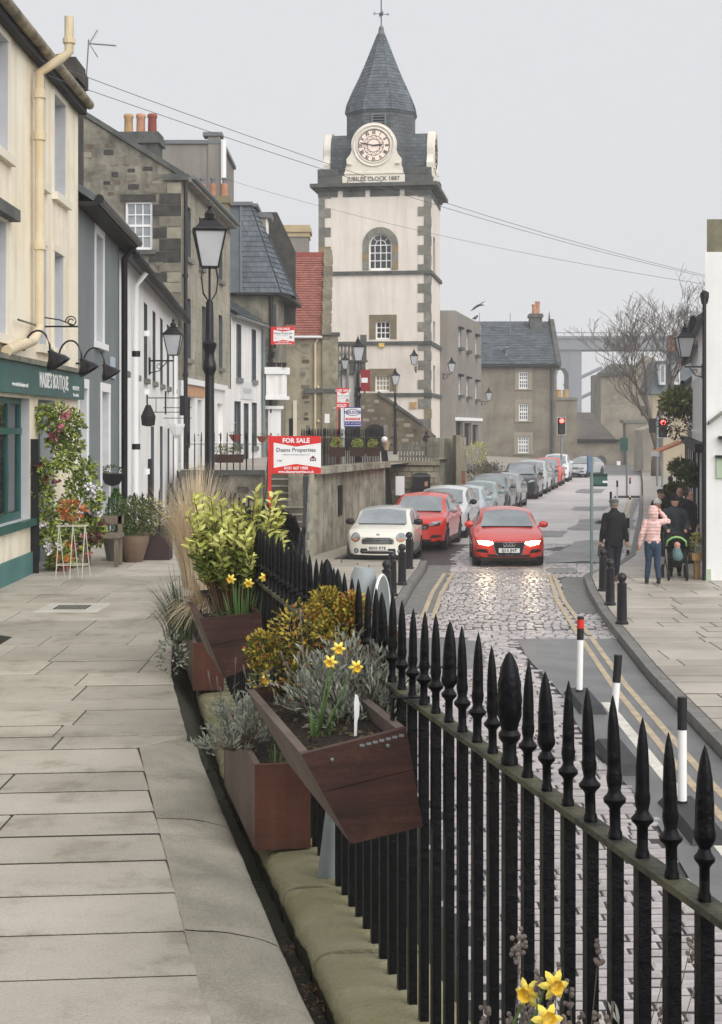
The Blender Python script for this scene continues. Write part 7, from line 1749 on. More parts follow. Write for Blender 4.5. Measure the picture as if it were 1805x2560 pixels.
def trough(label, Y, sec, L, mats, front_planks=(.45,), soil=.05, name='planter_box', th=.026):
    """sec: TL, TR, BR, BL as (distance left of the railing, height); boards with real thickness"""
    loc, rz = fence_frame(Y); t = thing(name, label, 'planter', loc, rz)
    TL,TR,BR,BL = [Vector((-a,0,b)) for a,b in sec]; Ly = Vector((0,L,0)); c = (TL+TR+BR+BL)/4
    def cutz(f): return (BL.lerp(TL,f), BR.lerp(TR,f))
    fs = [0]+list(front_planks)+[1]
    for k,(f0,f1) in enumerate(zip(fs,fs[1:])):
        g = .004; (l0,r0),(l1,r1) = cutz(f0+(g if k else 0)), cutz(f1-(g if f1 < 1 else 0)); o_ = Vector((0,-.0025*k,0))
        MB().prism([l0+o_,r0+o_,r1+o_,l1+o_],(0,th,0)).obj('plank', mats[0], t)
    for nm, a, bb, m in (('side_board',TL,BL,mats[1]),('side_board',TR,BR,mats[1])):
        inn = (c-(a+bb)/2).normalized()*th
        y0 = Vector((0,th+.001,0)); MB().hexa([bb+y0, bb+Ly, bb+inn+Ly, bb+inn+y0, a+y0, a+Ly, a+inn+Ly, a+inn+y0]).obj(nm, m, t)
    MB().prism([BL+Ly,BR+Ly,TR+Ly,TL+Ly],(0,-th,0)).obj('end_board', mats[0], t)
    zt = soil; l, r_ = TL.lerp(BL,zt/ (TL-BL).length), TR.lerp(BR,zt/(TR-BR).length)
    MB().poly([l+Vector((.012,th,0)), r_+Vector((-.012,th,0)), r_+Ly+Vector((-.012,-th,0)), l+Ly+Vector((.012,-th,0))]).obj('soil', soil_m, t); MB().poly([BL+Vector((.01,.01,.01)),BR+Vector((-.01,.01,.01)),BR+Ly+Vector((-.01,-.01,.01)),BL+Ly+Vector((.01,-.01,.01))]).obj('base_board', mats[0], t)
    return t
pA = trough('tilted brown wooden trough hung on the railing, nearest of the planters', 4.64, [(.392,.78),(.072,.845),(.02,.546),(.24,.505)], 1.15, (wood_m, wood_sheen), (.58,))
for q in (.13,.3): MB().ball((-q,-.004,.80-(q-.1)*.2),.007,8,5).obj('screw', steel_m, pA)
b = MB()
for k in range(7): b.box(-.215+k*.02,-.2+k*.02,-.003,.0-.0005,.795+.004*k,.803+.004*k)
struct(b.obj('metal_strap', galv, pA), 'stuff')
pB = trough('reddish wooden box standing on the coping under the nearest trough', 6.6, [(.27,.31),(.03,.31),(.03,-.055),(.27,-.055)], 1.25, (wood_o, wood_sheen), (), .03)
pC = trough('dark brown wooden trough hung on the railing under the yellow-green shrub', 8.17, [(.364,.736),(.035,.765),(.02,.5),(.235,.42)], 1.1, (wood_m, wood_m), (.55,))
pD = trough('orange-brown wooden box on the coping below the far dark trough', 10.55, [(.26,.27),(.05,.27),(.05,-.055),(.26,-.055)], 1.6, (wood_o, wood_sheen), (), .03)
pE = trough('wooden trough at the bottom edge holding daffodils and dry lavender', 2.55, [(.36,.42),(.06,.42),(.05,.2),(.2,.2)], .58, (wood_m, wood_m), (.5,))
for o in (pA,pB,pC,pD): 
    for ch_ in [q for q in o.children if q.name.startswith('side_board')]:
        pass
for o_, y0_, z0_ in ((pA, (.12, .85), .84), (pC, (.12, .8), .762)):      # iron straps hooked over the rail
    for y_ in y0_:
        MB().box(-.085,-.079,y_,y_+.03,z0_-.14,.909).box(-.085,.034,y_,y_+.03,.909,.914).box(.03,.034,y_,y_+.03,.84,.909).obj('hook_strap', iron_m, o_)
rr = random.Random(3)
def at(px, py, Y): return W(px,py,Y)
# orange and green box shrub in the nearest trough
sh1 = thing('box_shrub', 'small-leaved golden orange shrub in the nearest wooden trough', 'shrub', (-.16,5.72,.72))
ptsA, ptsB, ptsC = [], [], []
clumps = [(-.15,0,.12,.11),(.0,0,.18,.13),(.13,-.02,.16,.12),(-.07,.03,.26,.12),(.08,.02,.27,.11),(.2,0,.1,.1),(-.2,0,.2,.07),(.03,.02,.36,.07),(.13,.03,.35,.06),(.0,-.05,.06,.14),(.24,.0,.22,.07)]
for (x,y,z,r_) in clumps:
    for p,d in blob((x,y,z),r_,r_,r_,520,rr,.35):
        k = rr.random(); zz = p.z
        (ptsC if (x > .1 and k < .4) or k < .08 else ptsA if (zz > .24 and k < .75) or k < .38 else ptsB).append((p,d))
foliage(sh1, 'golden_leaves', leafm('leaf_golden', rgb(192,174,78,.9), rgb(160,142,52,.85)), ptsA, .0185, .0105, seed=1)
foliage(sh1, 'green_leaves', leafm('leaf_olive', rgb(112,112,46,.8), rgb(84,88,36,.8)), ptsB, .0185, .0105, seed=2)
foliage(sh1, 'orange_leaves', leafm('leaf_orange', rgb(190,118,56,.88), rgb(160,92,44,.85)), ptsC, .0185, .0105, seed=3)
b = MB()
for k in range(26): e = Vector((rr.uniform(-.2,.22),rr.uniform(-.08,.08),rr.uniform(.1,.34))); b.tube([(rr.uniform(-.04,.04),0,0),e*.5,e],[.005,.0035,.002],5)
b.obj('stem', M('twig_brown', rgb(96,72,54), rgb(74,56,44), 5, .9), sh1)
# lavender
lav1 = leafm('leaf_lavender', rgb(168,172,158,.85), rgb(126,132,118,.8), .35); lav2 = M('lavender_stem', rgb(112,100,92), rgb(88,78,72), 6, .9)
def lavender(label, c, clumps, n, seed, L=.036):
    r = random.Random(seed); t = thing('lavender', label, 'shrub', c); pts = []; b = MB(); bm_ = MB()
    for (x,y,z,rx,rz_) in clumps:
        for _ in range(n):
            d = Vector((r.gauss(0,1),r.gauss(0,.8),abs(r.gauss(0,1))*.8+.1)).normalized(); tip = Vector((x+d.x*rx*r.uniform(.6,1.05), y+d.y*rx*.8, z+d.z*rz_*r.uniform(.6,1.1))); root_ = Vector((x*.5,y*.5,0))
            b.tube([root_, root_.lerp(tip,.6)+Vector((0,0,.015)), tip],[.0022,.0018,.001],3,False)
            for k in range(9):
                q = root_.lerp(tip,.62+.42*k/9)+Vector((r.uniform(-.012,.012),r.uniform(-.012,.012),r.uniform(-.01,.012))); pts.append((q, d+Vector((r.uniform(-.8,.8),r.uniform(-.8,.8),r.uniform(-.2,.6)))))
            if r.random() < .1: bm_.tube([tip, tip+d*.05+Vector((0,0,.03)), tip+d*.07+Vector((0,0,.075))],[.001,.001,.004],4)
    struct(b.obj('stems', lav2, t),'stuff'); foliage(t,'leaves',lav1,pts,L,.0075,seed=seed,curl=.1); struct(bm_.obj('dry_heads', M('lavender_dry', rgb(130,120,118), rgb(96,88,90), 8, .9), t),'stuff')
    return t
lavender('grey-green lavender bush spilling round the nearest trough', (-.04,5.25,.74), [(-.08,-.08,.03,.12,.24),(.04,-.06,.04,.13,.28),(.12,-.02,.04,.13,.27),(.0,.1,.05,.15,.27),(.17,.05,.03,.13,.26),(-.14,.05,.03,.12,.2),(.1,.14,.04,.14,.26),(-.05,.24,.04,.14,.24),(-.02,-.16,.0,.1,.16),(.1,-.14,.0,.1,.18)], 36, 7)
lavender('grey lavender bush growing out of the lower reddish box', (-.52,6.95,.29), [(-.02,0,.05,.15,.2),(-.08,.2,.04,.16,.2),(.05,-.05,.06,.12,.22),(.1,.25,.06,.15,.28),(-.1,-.05,.0,.14,.12)], 30, 8)
lavender('tangle of dry lavender at the bottom edge by the daffodils', (.33,3.0,.42), [(.12,0,.0,.12,.1),(.22,.1,.0,.12,.12),(.02,.2,.0,.1,.1)], 14, 9)
b = thing('dry_flower_stalks', 'dead brown lavender stalks rising against the railing bars', 'plant', (.35,3.05,.45)); st_ = MB(); hd = MB(); r = random.Random(4)
for k in range(26):
    x = r.uniform(-.08,.3); h = r.uniform(.05,.2) if k > 4 else r.uniform(.22,.34); e = Vector((x+r.uniform(-.06,.06), r.uniform(-.1,.2)-.1*x, h)); st_.tube([(x*.8,0,-.05),e],[.0016,.001],4)
    for j in range(12): hd.ball(e+Vector((r.uniform(-.008,.008),r.uniform(-.008,.008),-.012*j*.35+r.uniform(-.01,.01))),.0055,5,4)
struct(st_.obj('stalks', lav2, b),'stuff'); struct(hd.obj('seed_heads', M('seed_head', rgb(148,136,128,.85), rgb(112,100,96,.8), 9, .9), b),'stuff')
for k,(px,py,Y,bx,nm,fc) in enumerate(((1322,2482,3.02,1255,'left bloom of the yellow daffodil pair at the bottom edge',(-.5,-.8,.05)),(1384,2462,2.98,1290,'right bloom of the yellow daffodil pair at the bottom edge',(.2,-1,.1)),(1368,2548,2.9,1320,'lowest daffodil cut by the bottom edge of the picture',(.1,-.9,.3)))):
    daffodil(nm, None, W(px,py,Y), W(bx,2640,Y+.02), fc, .030)
for k,(px,py,Y,bx,by,nm,fc) in enumerate(((846,1622,4.95,800,1830,'upper daffodil in the nearest trough',(.1,-1,-.1)),(826,1655,4.9,795,1835,'middle daffodil in the nearest trough beside the upper one',(-.2,-1,-.1)),(890,1668,4.92,810,1840,'right-hand daffodil in the nearest trough',(.3,-1,-.1)),(664,1702,6.8,670,1830,'pale daffodil above the lower lavender',(-.3,-1,0)),(680,1760,6.7,685,1860,'small daffodil among the lower lavender',(.3,-1,0)),
    (578,1448,8.3,590,1560,'left daffodil in the far dark trough',(-.4,-1,-.1)),(622,1458,8.25,618,1560,'middle daffodil in the far dark trough',(-.1,-1,-.2)),(660,1444,8.3,650,1555,'right daffodil in the far dark trough',(.4,-1,0)))):
    daffodil(nm, None, W(px,py,Y), W(bx,by,Y+.03), fc, .0245 if Y < 6 else .03)
lf = thing('daffodil_leaves', 'green daffodil leaves in the nearest trough', 'plant', W(800,1840,4.95)); grass(lf,'blades',stem_g,(0,0,-.02),16,.16,.3,random.Random(2),.008,(.1,0),.3,.04)
lf = thing('daffodil_leaves', 'green daffodil leaves in the far dark trough', 'plant', W(600,1570,8.4)); grass(lf,'blades',stem_g,(0,0,-.04),60,.3,.3,random.Random(3),.012,(0,0),.3,.14)
lf = thing('daffodil_leaves', 'few green leaves sprouting in the lower reddish box', 'plant', W(690,1910,6.72)); grass(lf,'blades',stem_g,(0,0,-.02),8,.14,.25,random.Random(5),.009,(0,0),.2,.03)
t = thing('plant_label', 'white plastic plant label stuck in the nearest trough', 'label', W(888,1838,4.85)); MB().prism([(-.004,0,-.03),(.004,0,-.03),(.007,0,.045),(.012,0,.06),(.014,0,.1),(.008,0,.125),(0,0,.13),(-.004,0,.1),(-.003,0,.06)],(0,.002,0)).obj('tag', signw, t)
# yellow-green variegated shrub in the far trough
sh2 = thing('variegated_shrub', 'yellow-green variegated shrub in the far dark trough', 'shrub', (-.72,8.75,.68)); r = random.Random(12); st_ = MB(); lo, hi = [], []
for k in range(74):
    tip = Vector((r.uniform(-.27,.28), r.uniform(-.2,.25), r.uniform(.28,.66))); tip.x *= 1.0 if tip.z < .5 else .95
    if k < 4: tip = Vector(((-.05,.12,.22,.27)[k], .05, (.62,.7,.68,.6)[k]))
    base = Vector((tip.x*.35,tip.y*.4,0)); st_.tube([base, base.lerp(tip,.5)+Vector((0,0,.02)), tip],[.006,.005,.003],5,False)
    for j in range(30):
        f = .45+.55*j/29; q = base.lerp(tip,f); a = j*2.4; d = Vector((math.cos(a),math.sin(a),.25+.6*(f-.4)))
        (hi if f > .78 else lo).append((q,d))
foliage(sh2,'pale_leaves',leafm('leaf_variegated', rgb(218,216,138,.92), rgb(180,186,92,.9), .25,.6),hi,.058,.026,.15,5,.3); foliage(sh2,'green_leaves',leafm('leaf_midgreen', rgb(146,154,72,.85), rgb(92,110,46,.8), .35,.6),lo,.055,.022,.1,6,.3); st_.obj('stem', MATS['twig_brown'], sh2)
# grasses
gb = M('dry_grass', rgb(232,214,184,.95), rgb(210,190,158,.92), 6, .7, isl=.2); gg = M('olive_grass', rgb(112,112,84,.8), rgb(84,86,60,.8), 5, .7, isl=.3); gk = M('dark_green_blade', rgb(70,88,60,.8), rgb(52,70,48,.8), 5, .5, isl=.25)
t = thing('pampas_grass', 'tall feathery straw-coloured grass behind the yellow-green shrub', 'grass plant', (-1.16,10.9,.3)); grass(t,'plumes',gb,(0,0,.3),1700,.92,.36,random.Random(1),.005,(.02,0),.32,.1); grass(t,'blades',gk,(-.1,-.2,-.03),120,.5,.5,random.Random(2),.012,(-.1,0),.4,.1)
t = thing('drooping_grass', 'olive grass clump drooping over the gutter left of the pampas', 'grass plant', (-1.3,11.3,.1)); grass(t,'blades',gg,(0,0,.15),480,.42,.75,random.Random(3),.006,(-.25,-.2),.9,.08)
t = thing('drooping_grass', 'straw grass spilling over the orange-brown box', 'grass plant', (-.92,8.9,.3)); grass(t,'blades',gb,(.0,.0,.33),320,.42,.5,random.Random(4),.0045,(-.25,-.35),1.15,.06); grass(t,'tuft',gg,(0,.3,.2),160,.35,.5,random.Random(6),.005,(-.2,-.1),.9,.05)
t = thing('wall_plant', 'small grey-green plant trailing at the edge of the far boxes', 'plant', (-1.22,9.9,.28)); foliage(t,'leaves',lav1,blob((0,0,0),.1,.12,.14,160,random.Random(5)),.03,.014)
# weeds and litter of leaves in the gutter
t = thing('gutter_weeds', 'small weeds and dead leaves along the gutter', 'plant', (-.6,6.6,-.1)); r = random.Random(8); w_, d_ = [], []
for (px,py,n) in ((540,2005,40),(478,2090,8),(575,2150,26),(630,2290,90),(655,2318,70),(720,2370,40),(770,2470,60),(800,2520,50),(735,2430,30)):
    Y = (EYE+.16)*FPX/(py-HY); c = Vector((wx(px,Y),Y,-.165))-Vector((-.6,6.6,-.1))
    for _ in range(n): (w_ if py < 2050 else d_).append((c+Vector((r.gauss(0,.02),r.gauss(0,.035),r.uniform(.0,.012))),(r.uniform(-1,1),r.uniform(-1,1),.1)))
foliage(t,'weed_leaves',leafm('weed', rgb(92,104,70,.7), rgb(70,84,54,.7)),w_,.022,.01); foliage(t,'dead_leaves',leafm('dead_leaf', rgb(128,104,80,.8), rgb(88,72,60,.75), .4),d_,.016,.008,.0)

for o_, y1_, xs_, zs_, nm_ in ((pA, 1.1, (-.34,-.1), .755, 'soil_litter'), (pB, 1.2, (-.25,-.05), .285, 'soil_litter'), (pC, 1.05, (-.32,-.07), .70, 'soil_litter')):
    r = random.Random(5); q_ = []
    for _ in range(260): xx = r.uniform(*xs_); q_.append((Vector((xx, r.uniform(.05,y1_), zs_+(xx-xs_[0])*(.2 if o_ is not pB else 0)+r.uniform(-.02,.006))), (r.uniform(-1,1),r.uniform(-1,1),.1)))
    foliage(o_, nm_, leafm('litter_mix', rgb(112,100,70,.8), rgb(72,78,48,.75), .5), q_, .02, .009, .1)
# ------------------------------------------------------------------ floral display and pots outside the shop
fd = thing('floral_display', 'tall display of trailing leaves and artificial flowers round the shop door', 'flower display', (-3.62,19.2,0)); r = random.Random(21)
pathf = [(150,1040),(110,1045),(185,1060),(140,1100),(185,1110),(160,1150),(110,1180),(215,1180),(190,1215),(235,1240),(110,1235),(170,1265),(225,1290),(120,1300),(175,1320),(240,1330),(130,1345),(195,1365),(150,1385),(105,1330),(210,1350),(140,1410),(165,1420)]
gl, gl2, fl = [], [], {k: [] for k in ('pink','white','orange','plum')}
for k,(px,py) in enumerate(pathf):
    Y = 18.35+.4*r.random()+(px-110)*.006; c = W(px,py,Y)-Vector((-3.62,19.2,0))
    for p,d in blob(c,.12,.2,.17,250,r,.1): (gl if r.random() < .55 else gl2).append((p,d))
    if k%3 == 0 or k > 15:
        col = ('pink','plum','white','pink','orange','white','plum')[k%7]
        for _ in range(3):
            q = c+Vector((r.uniform(-.02,.16),-.16,r.uniform(-.14,.14)))
            for j in range(16): fl[col].append((q+Vector((r.gauss(0,.02),r.gauss(0,.02),r.gauss(0,.02))),(r.uniform(-1,1),-1,r.uniform(-1,1))))
foliage(fd,'light_leaves',leafm('leaf_lime', rgb(178,188,92,.9), rgb(140,156,66,.85)),gl,.055,.032,.1,1); foliage(fd,'dark_leaves',leafm('leaf_forest', rgb(104,122,66,.85), rgb(78,98,52,.82)),gl2,.055,.032,.0,2)
for k,c in (('pink',(206,128,138)),('white',(240,236,240)),('orange',(206,126,66)),('plum',(112,60,64))): foliage(fd,k+'_flowers',leafm('flower_'+k, rgb(*c,.95), rgb(*[x*.85 for x in c],.9), .2),fl[k],.05,.04,.0,3)
t = thing('wire_stand', 'thin wire plant stand with cane legs on the raised pavement', 'plant stand', W(165,1440,17.8)); t.location.z = 0; b = MB()
for x in (-.08,.08,.22): b.tube([(x-.02,-.1,0),(x,0,.62)],.006,5).tube([(x+.04,.12,0),(x,0,.62)],.006,5)
for z in (.15,.6): b.tube([(-.1,-.08,z),(.24,-.05,z),(.24,.12,z),(-.1,.1,z),(-.1,-.08,z)],.005,4)
b.obj('frame', M('cane_white', rgb(206,200,188), None, rough=.7), t); foliage(t,'orange_leaves',leafm('leaf_rust', rgb(186,112,60), rgb(150,84,48)),blob((.08,0,.78),.14,.12,.1,120,r),.06,.03)
t = thing('wooden_bench', 'rustic wooden bench end beside the conifer', 'bench', (-3.25,19.3,0)); wd2 = M('weathered_wood', rgb(132,120,104), rgb(104,94,82), 3, .9, .3, 20)
MB().box(-.25,.25,-.2,.2,.36,.41).obj('seat', wd2, t); MB().box(-.25,.25,.14,.18,.52,.62).obj('backrest', wd2, t)
for x in (-.22,.18):
    for y in (-.17,.14): MB().box(x,x+.05,y,y+.05,0,.359 if y < 0 else .62).obj('leg', wd2, t)
def potplant(label, px, Y, kind, s=1.0):
    X = wx(px,Y); t = thing('potted_plant', label, 'potted plant', (X,Y,0), 0, 'pots on the raised pavement'); r = random.Random(int(px))
    if kind == 'cone':
        MB().lathe([(.12,0),(.17,.26),(.19,.28),(.19,.32),(.15,.32)],14).obj('pot', quoin_m, t, smooth=40); pts = []
        for _ in range(1500): z = r.random()**1.4; a = r.uniform(0,6.28); rad = .26*(1-z)**.8*r.uniform(.75,1); pts.append((Vector((math.cos(a)*rad,math.sin(a)*rad,.3+z*.62)),(math.cos(a),math.sin(a),.9)))
        foliage(t,'needles',leafm('leaf_conifer', rgb(84,124,50,.85), rgb(58,96,38,.8)),pts,.045,.012,.5)
    elif kind == 'bush':
        MB().lathe([(.11,0),(.18,.22),(.2,.3),(.2,.34),(.16,.34)],14).obj('pot', M('pot_buff', rgb(140,118,98,.85), rgb(112,94,80,.8), 3, .9), t, smooth=40)
        foliage(t,'leaves',leafm('leaf_bay', rgb(104,116,70,.8), rgb(78,90,54,.8)),blob((0,0,.56),.3,.28,.26,1300,r,.3),.04,.016)
    else:
        MB().box(-.24,.24,-.18,.18,0,.3).obj('box', M('dark_trough', rgb(62,48,48), None, rough=.7), t); foliage(t,'leaves',leafm('leaf_dark', rgb(78,82,60,.8), rgb(56,60,44,.8)),blob((0,0,.5),.3,.24,.26,800,r,.2),.04,.018); foliage(t,'yellow_flowers',leafm('flower_yellow', rgb(220,200,110), rgb(196,176,90)),blob((0,-.1,.6),.24,.14,.2,50,r),.04,.03)
potplant('bright green cone conifer in a stone pot', 290, 20.1, 'cone'); potplant('round olive bush in a buff pot beside the conifer', 335, 19.9, 'bush'); potplant('dark trough with straggly plants at the end of the pavement', 382, 20.3, 'box'); potplant('second round bush in a buff pot behind the trough', 352, 21.0, 'bush')
t = thing('half_basket', 'black half-round wall basket on the grey cottage', 'hanging basket', (-4.02,24.9,.98)); MB().lathe([(.01,-.2),(.12,-.16),(.2,0),(.19,.01)],12,sy=.8).obj('bowl', blackmatt, t, smooth=40); foliage(t,'leaves',MATS['leaf_bay'],blob((0,0,.06),.2,.15,.07,160,r),.04,.02)
def rail_box(label, px, py, Y, w, kind, hgt=.2):
    c = W(px,py,Y); t = thing('flower_box', label, 'planter', c, 0, 'flower boxes on the upper railings'); MB().prism([(-w/2,-.12,-hgt),(w/2,-.12,-hgt),(w/2,.08,-hgt),(-w/2,.08,-hgt)],(0,0,hgt),[(-w/2-.03,-.15,-hgt),(w/2+.03,-.15,-hgt),(w/2+.03,.1,-hgt),(-w/2-.03,.1,-hgt)]).obj('box', M('dark_brown_box', rgb(74,48,42), rgb(58,40,36), 3, .7), t); r = random.Random(int(px)); n = max(1,int(w/.25))
    for k in range(n): foliage(t,'foliage',MATS[kind] if k%2 == 0 else MATS['leaf_bay'],blob((-w/2+(k+.5)*w/n,-.02,.09),.16,.14,.16,220,r,.2),.05,.022,seed=k)
rail_box('long brown flower box on the railing right of the tall lamp post', 572, 1136, 37.4, .68, 'leaf_olive'); 
for k,(px,nm) in enumerate(((842,'left of three flower boxes on the high black railing'),(893,'middle of three flower boxes on the high black railing'),(932,'right of three flower boxes on the high black railing'))): rail_box(nm, px, 1118, (42.6,44.4,46)[k], .4, 'leaf_lime', .26)
for k,(px,py,Y,nm) in enumerate(((588,1088,44.5,'left terracotta half basket on the white narrow house'),(655,1092,52,'right terracotta half basket by the corner house downpipe'))): t = thing('half_basket', nm, 'hanging basket', W(px,py,Y)); MB().lathe([(.02,-.2),(.1,-.15),(.19,.02),(.17,.02)],10).obj('bowl', terra_r, t, smooth=40); foliage(t,'leaves',MATS['leaf_bay'],blob((0,0,.04),.16,.12,.06,60,r),.05,.02)
t = thing('pale_grass_pot', 'pale grass and a white ornament at the end of the high railing', 'plant', W(966,1125,47.4)); grass(t,'blades',gb,(0,0,0),160,.4,.5,random.Random(9),.012); MB().ball((-.06,0,.32),.1,10,6).obj('ornament', signw, t, smooth=True)
b = thing('hedge', 'dull clipped hedge and shrubs beyond the buttressed wall', 'hedge', (wx(1200,66),66,ZP)); foliage(b,'foliage',leafm('leaf_hedge', rgb(118,110,84,.85), rgb(90,88,66,.8)),[q for k in range(6) for q in blob((k*.35-.6,k*1.4-2,.9),.6,.9,.9,420,r,.4)],.09,.05); foliage(b,'yellow_shrub',MATS['leaf_variegated'],blob((-.3,-2,2.3),.45,.5,.5,300,r),.09,.04)
MB().box(-.2,.5,0,.6,0,.5).obj('base', soil_m, b)
# right terrace greenery, awning and clutter
for k,(px,py,Y,s,kind,nm) in enumerate(((1697,1012,58,.7,'leaf_midgreen','large yellow-green hanging basket over the pubs'),(1703,1178,50,.4,'leaf_forest','dark fern basket by the pub doors'),(1732,1198,45,.42,'leaf_forest','low dark fern basket near the white gable'),(1692,1232,47,.3,'leaf_olive','shrub in a tub before the pubs'))):
    t = thing('hanging_basket', nm, 'hanging basket', W(px,py,Y)); foliage(t,'leaves',MATS[kind],blob((0,0,.1),s,s*.7,s*.75,700,r,.3),.12*s/.4,.05*s/.4); MB().lathe([(.05,-.35*s),(.3*s,-.1*s),(.4*s,.1)],10).obj('bowl', blackmatt, t); MB().tube([(0,0,0),(0,0,s*1.4)],.01,4).obj('chain', blackmatt, t)
    if k == 0: foliage(t,'dry_foliage',leafm('leaf_brown', rgb(92,64,56), rgb(66,48,44)),blob((-.1,0,-.6),.7,.5,.7,500,r,.3),.14,.06)
t = thing('awning', 'small orange and white awning far along the right terrace', 'awning', W(1700,1112,66)); MB().prism([(-.9,0,-.35),(.2,0,.1),(.2,0,.16),(-.9,0,-.28)],(0,1.6,0)).obj('canvas', M('awning_orange', rgb(214,140,104), rgb(196,122,90), 3, .8), t); MB().prism([(-.95,-.01,-.5),(-.88,-.01,-.5),(-.88,-.01,-.28),(-.95,-.01,-.28)],(0,1.6,0)).obj('valance', signw, t)
t = thing('tub_of_daffodils', 'yellow flowers in a wooden tub on a post beside the white gable', 'planter', (wx(1735,34.6),34.3,ZP)); wd3 = M('ochre_wood', rgb(166,132,92), rgb(140,108,76), 3, .8)
MB().box(-.06,.06,-.06,.06,0,.42).obj('post', wd3, t); MB().prism([(-.12,-.12,.421),(.12,-.12,.421),(.12,.12,.421),(-.12,.12,.421)],(0,0,.16),[(-.15,-.15,.421),(.15,-.15,.421),(.15,.15,.421),(-.15,.15,.421)]).obj('tub', wd3, t); foliage(t,'leaves',MATS['leaf_midgreen'],blob((0,0,.78),.13,.13,.22,200,r),.08,.02,.8); foliage(t,'flowers',MATS['flower_yellow'],blob((0,0,.9),.13,.13,.14,90,r),.04,.03)
t = thing('sandwich_board', 'white and blue pavement sign outside the far pub', 'sign', (wx(1674,56),56,ZP)); MB().prism([(-.28,0,0),(.28,0,0),(.28,.25,1.0),(-.28,.25,1.0)],(0,.04,0)).obj('front_panel', signw, t); MB().box(-.2,.2,-.02+.1,.0+.1,.3,.5).obj('blue_band', signb, t)
# ------------------------------------------------------------------ people
skin_m = M('skin', rgb(214,170,150,.85), rgb(200,152,132,.85), 6, .55, spec=.3); eye_m = M('eye_dark', (.02,.015,.012), None, rough=.3); lip_m = M('lip', rgb(170,100,92), None, rough=.5)
def cloth(n, r, g, b, k=.85, rough=.8): return M('cloth_'+n, rgb(r,g,b,k), rgb(r*.8,g*.8,b*.8,k), 14, rough, .25, 60)
def remesh(name, mb, mat, parent, vox=.014, sm=6, disp=None):
    o = mb.obj(name+'_tmp', None); COL.objects.unlink(o)
    md = o.modifiers.new('r','REMESH'); md.mode = 'VOXEL'; md.voxel_size = vox; md.use_smooth_shade = True
    m2 = o.modifiers.new('s','SMOOTH'); m2.factor = .5; m2.iterations = sm
    old = o.data; me = baked(o); bpy.data.meshes.remove(old)
    if disp:
        for v in me.vertices: v.co = disp(v.co.copy(), v.normal.copy())
    me.materials.clear(); me.materials.append(mat); me.name = name
    me.polygons.foreach_set('use_smooth', [True]*len(me.polygons))
    o = bpy.data.objects.new(name, me); COL.objects.link(o); o.parent = parent; return o
def cap(mb, pts, rs, n=10):
    pts = [Vector(p) for p in pts]; mb.tube(pts, rs, n)
    for p,r in zip(pts,rs): mb.ball(p, r, n, 6)
def limb3(a, b, c): return [Vector(a), (Vector(a)+Vector(b))/2, Vector(b), (Vector(b)+Vector(c))/2, Vector(c)]
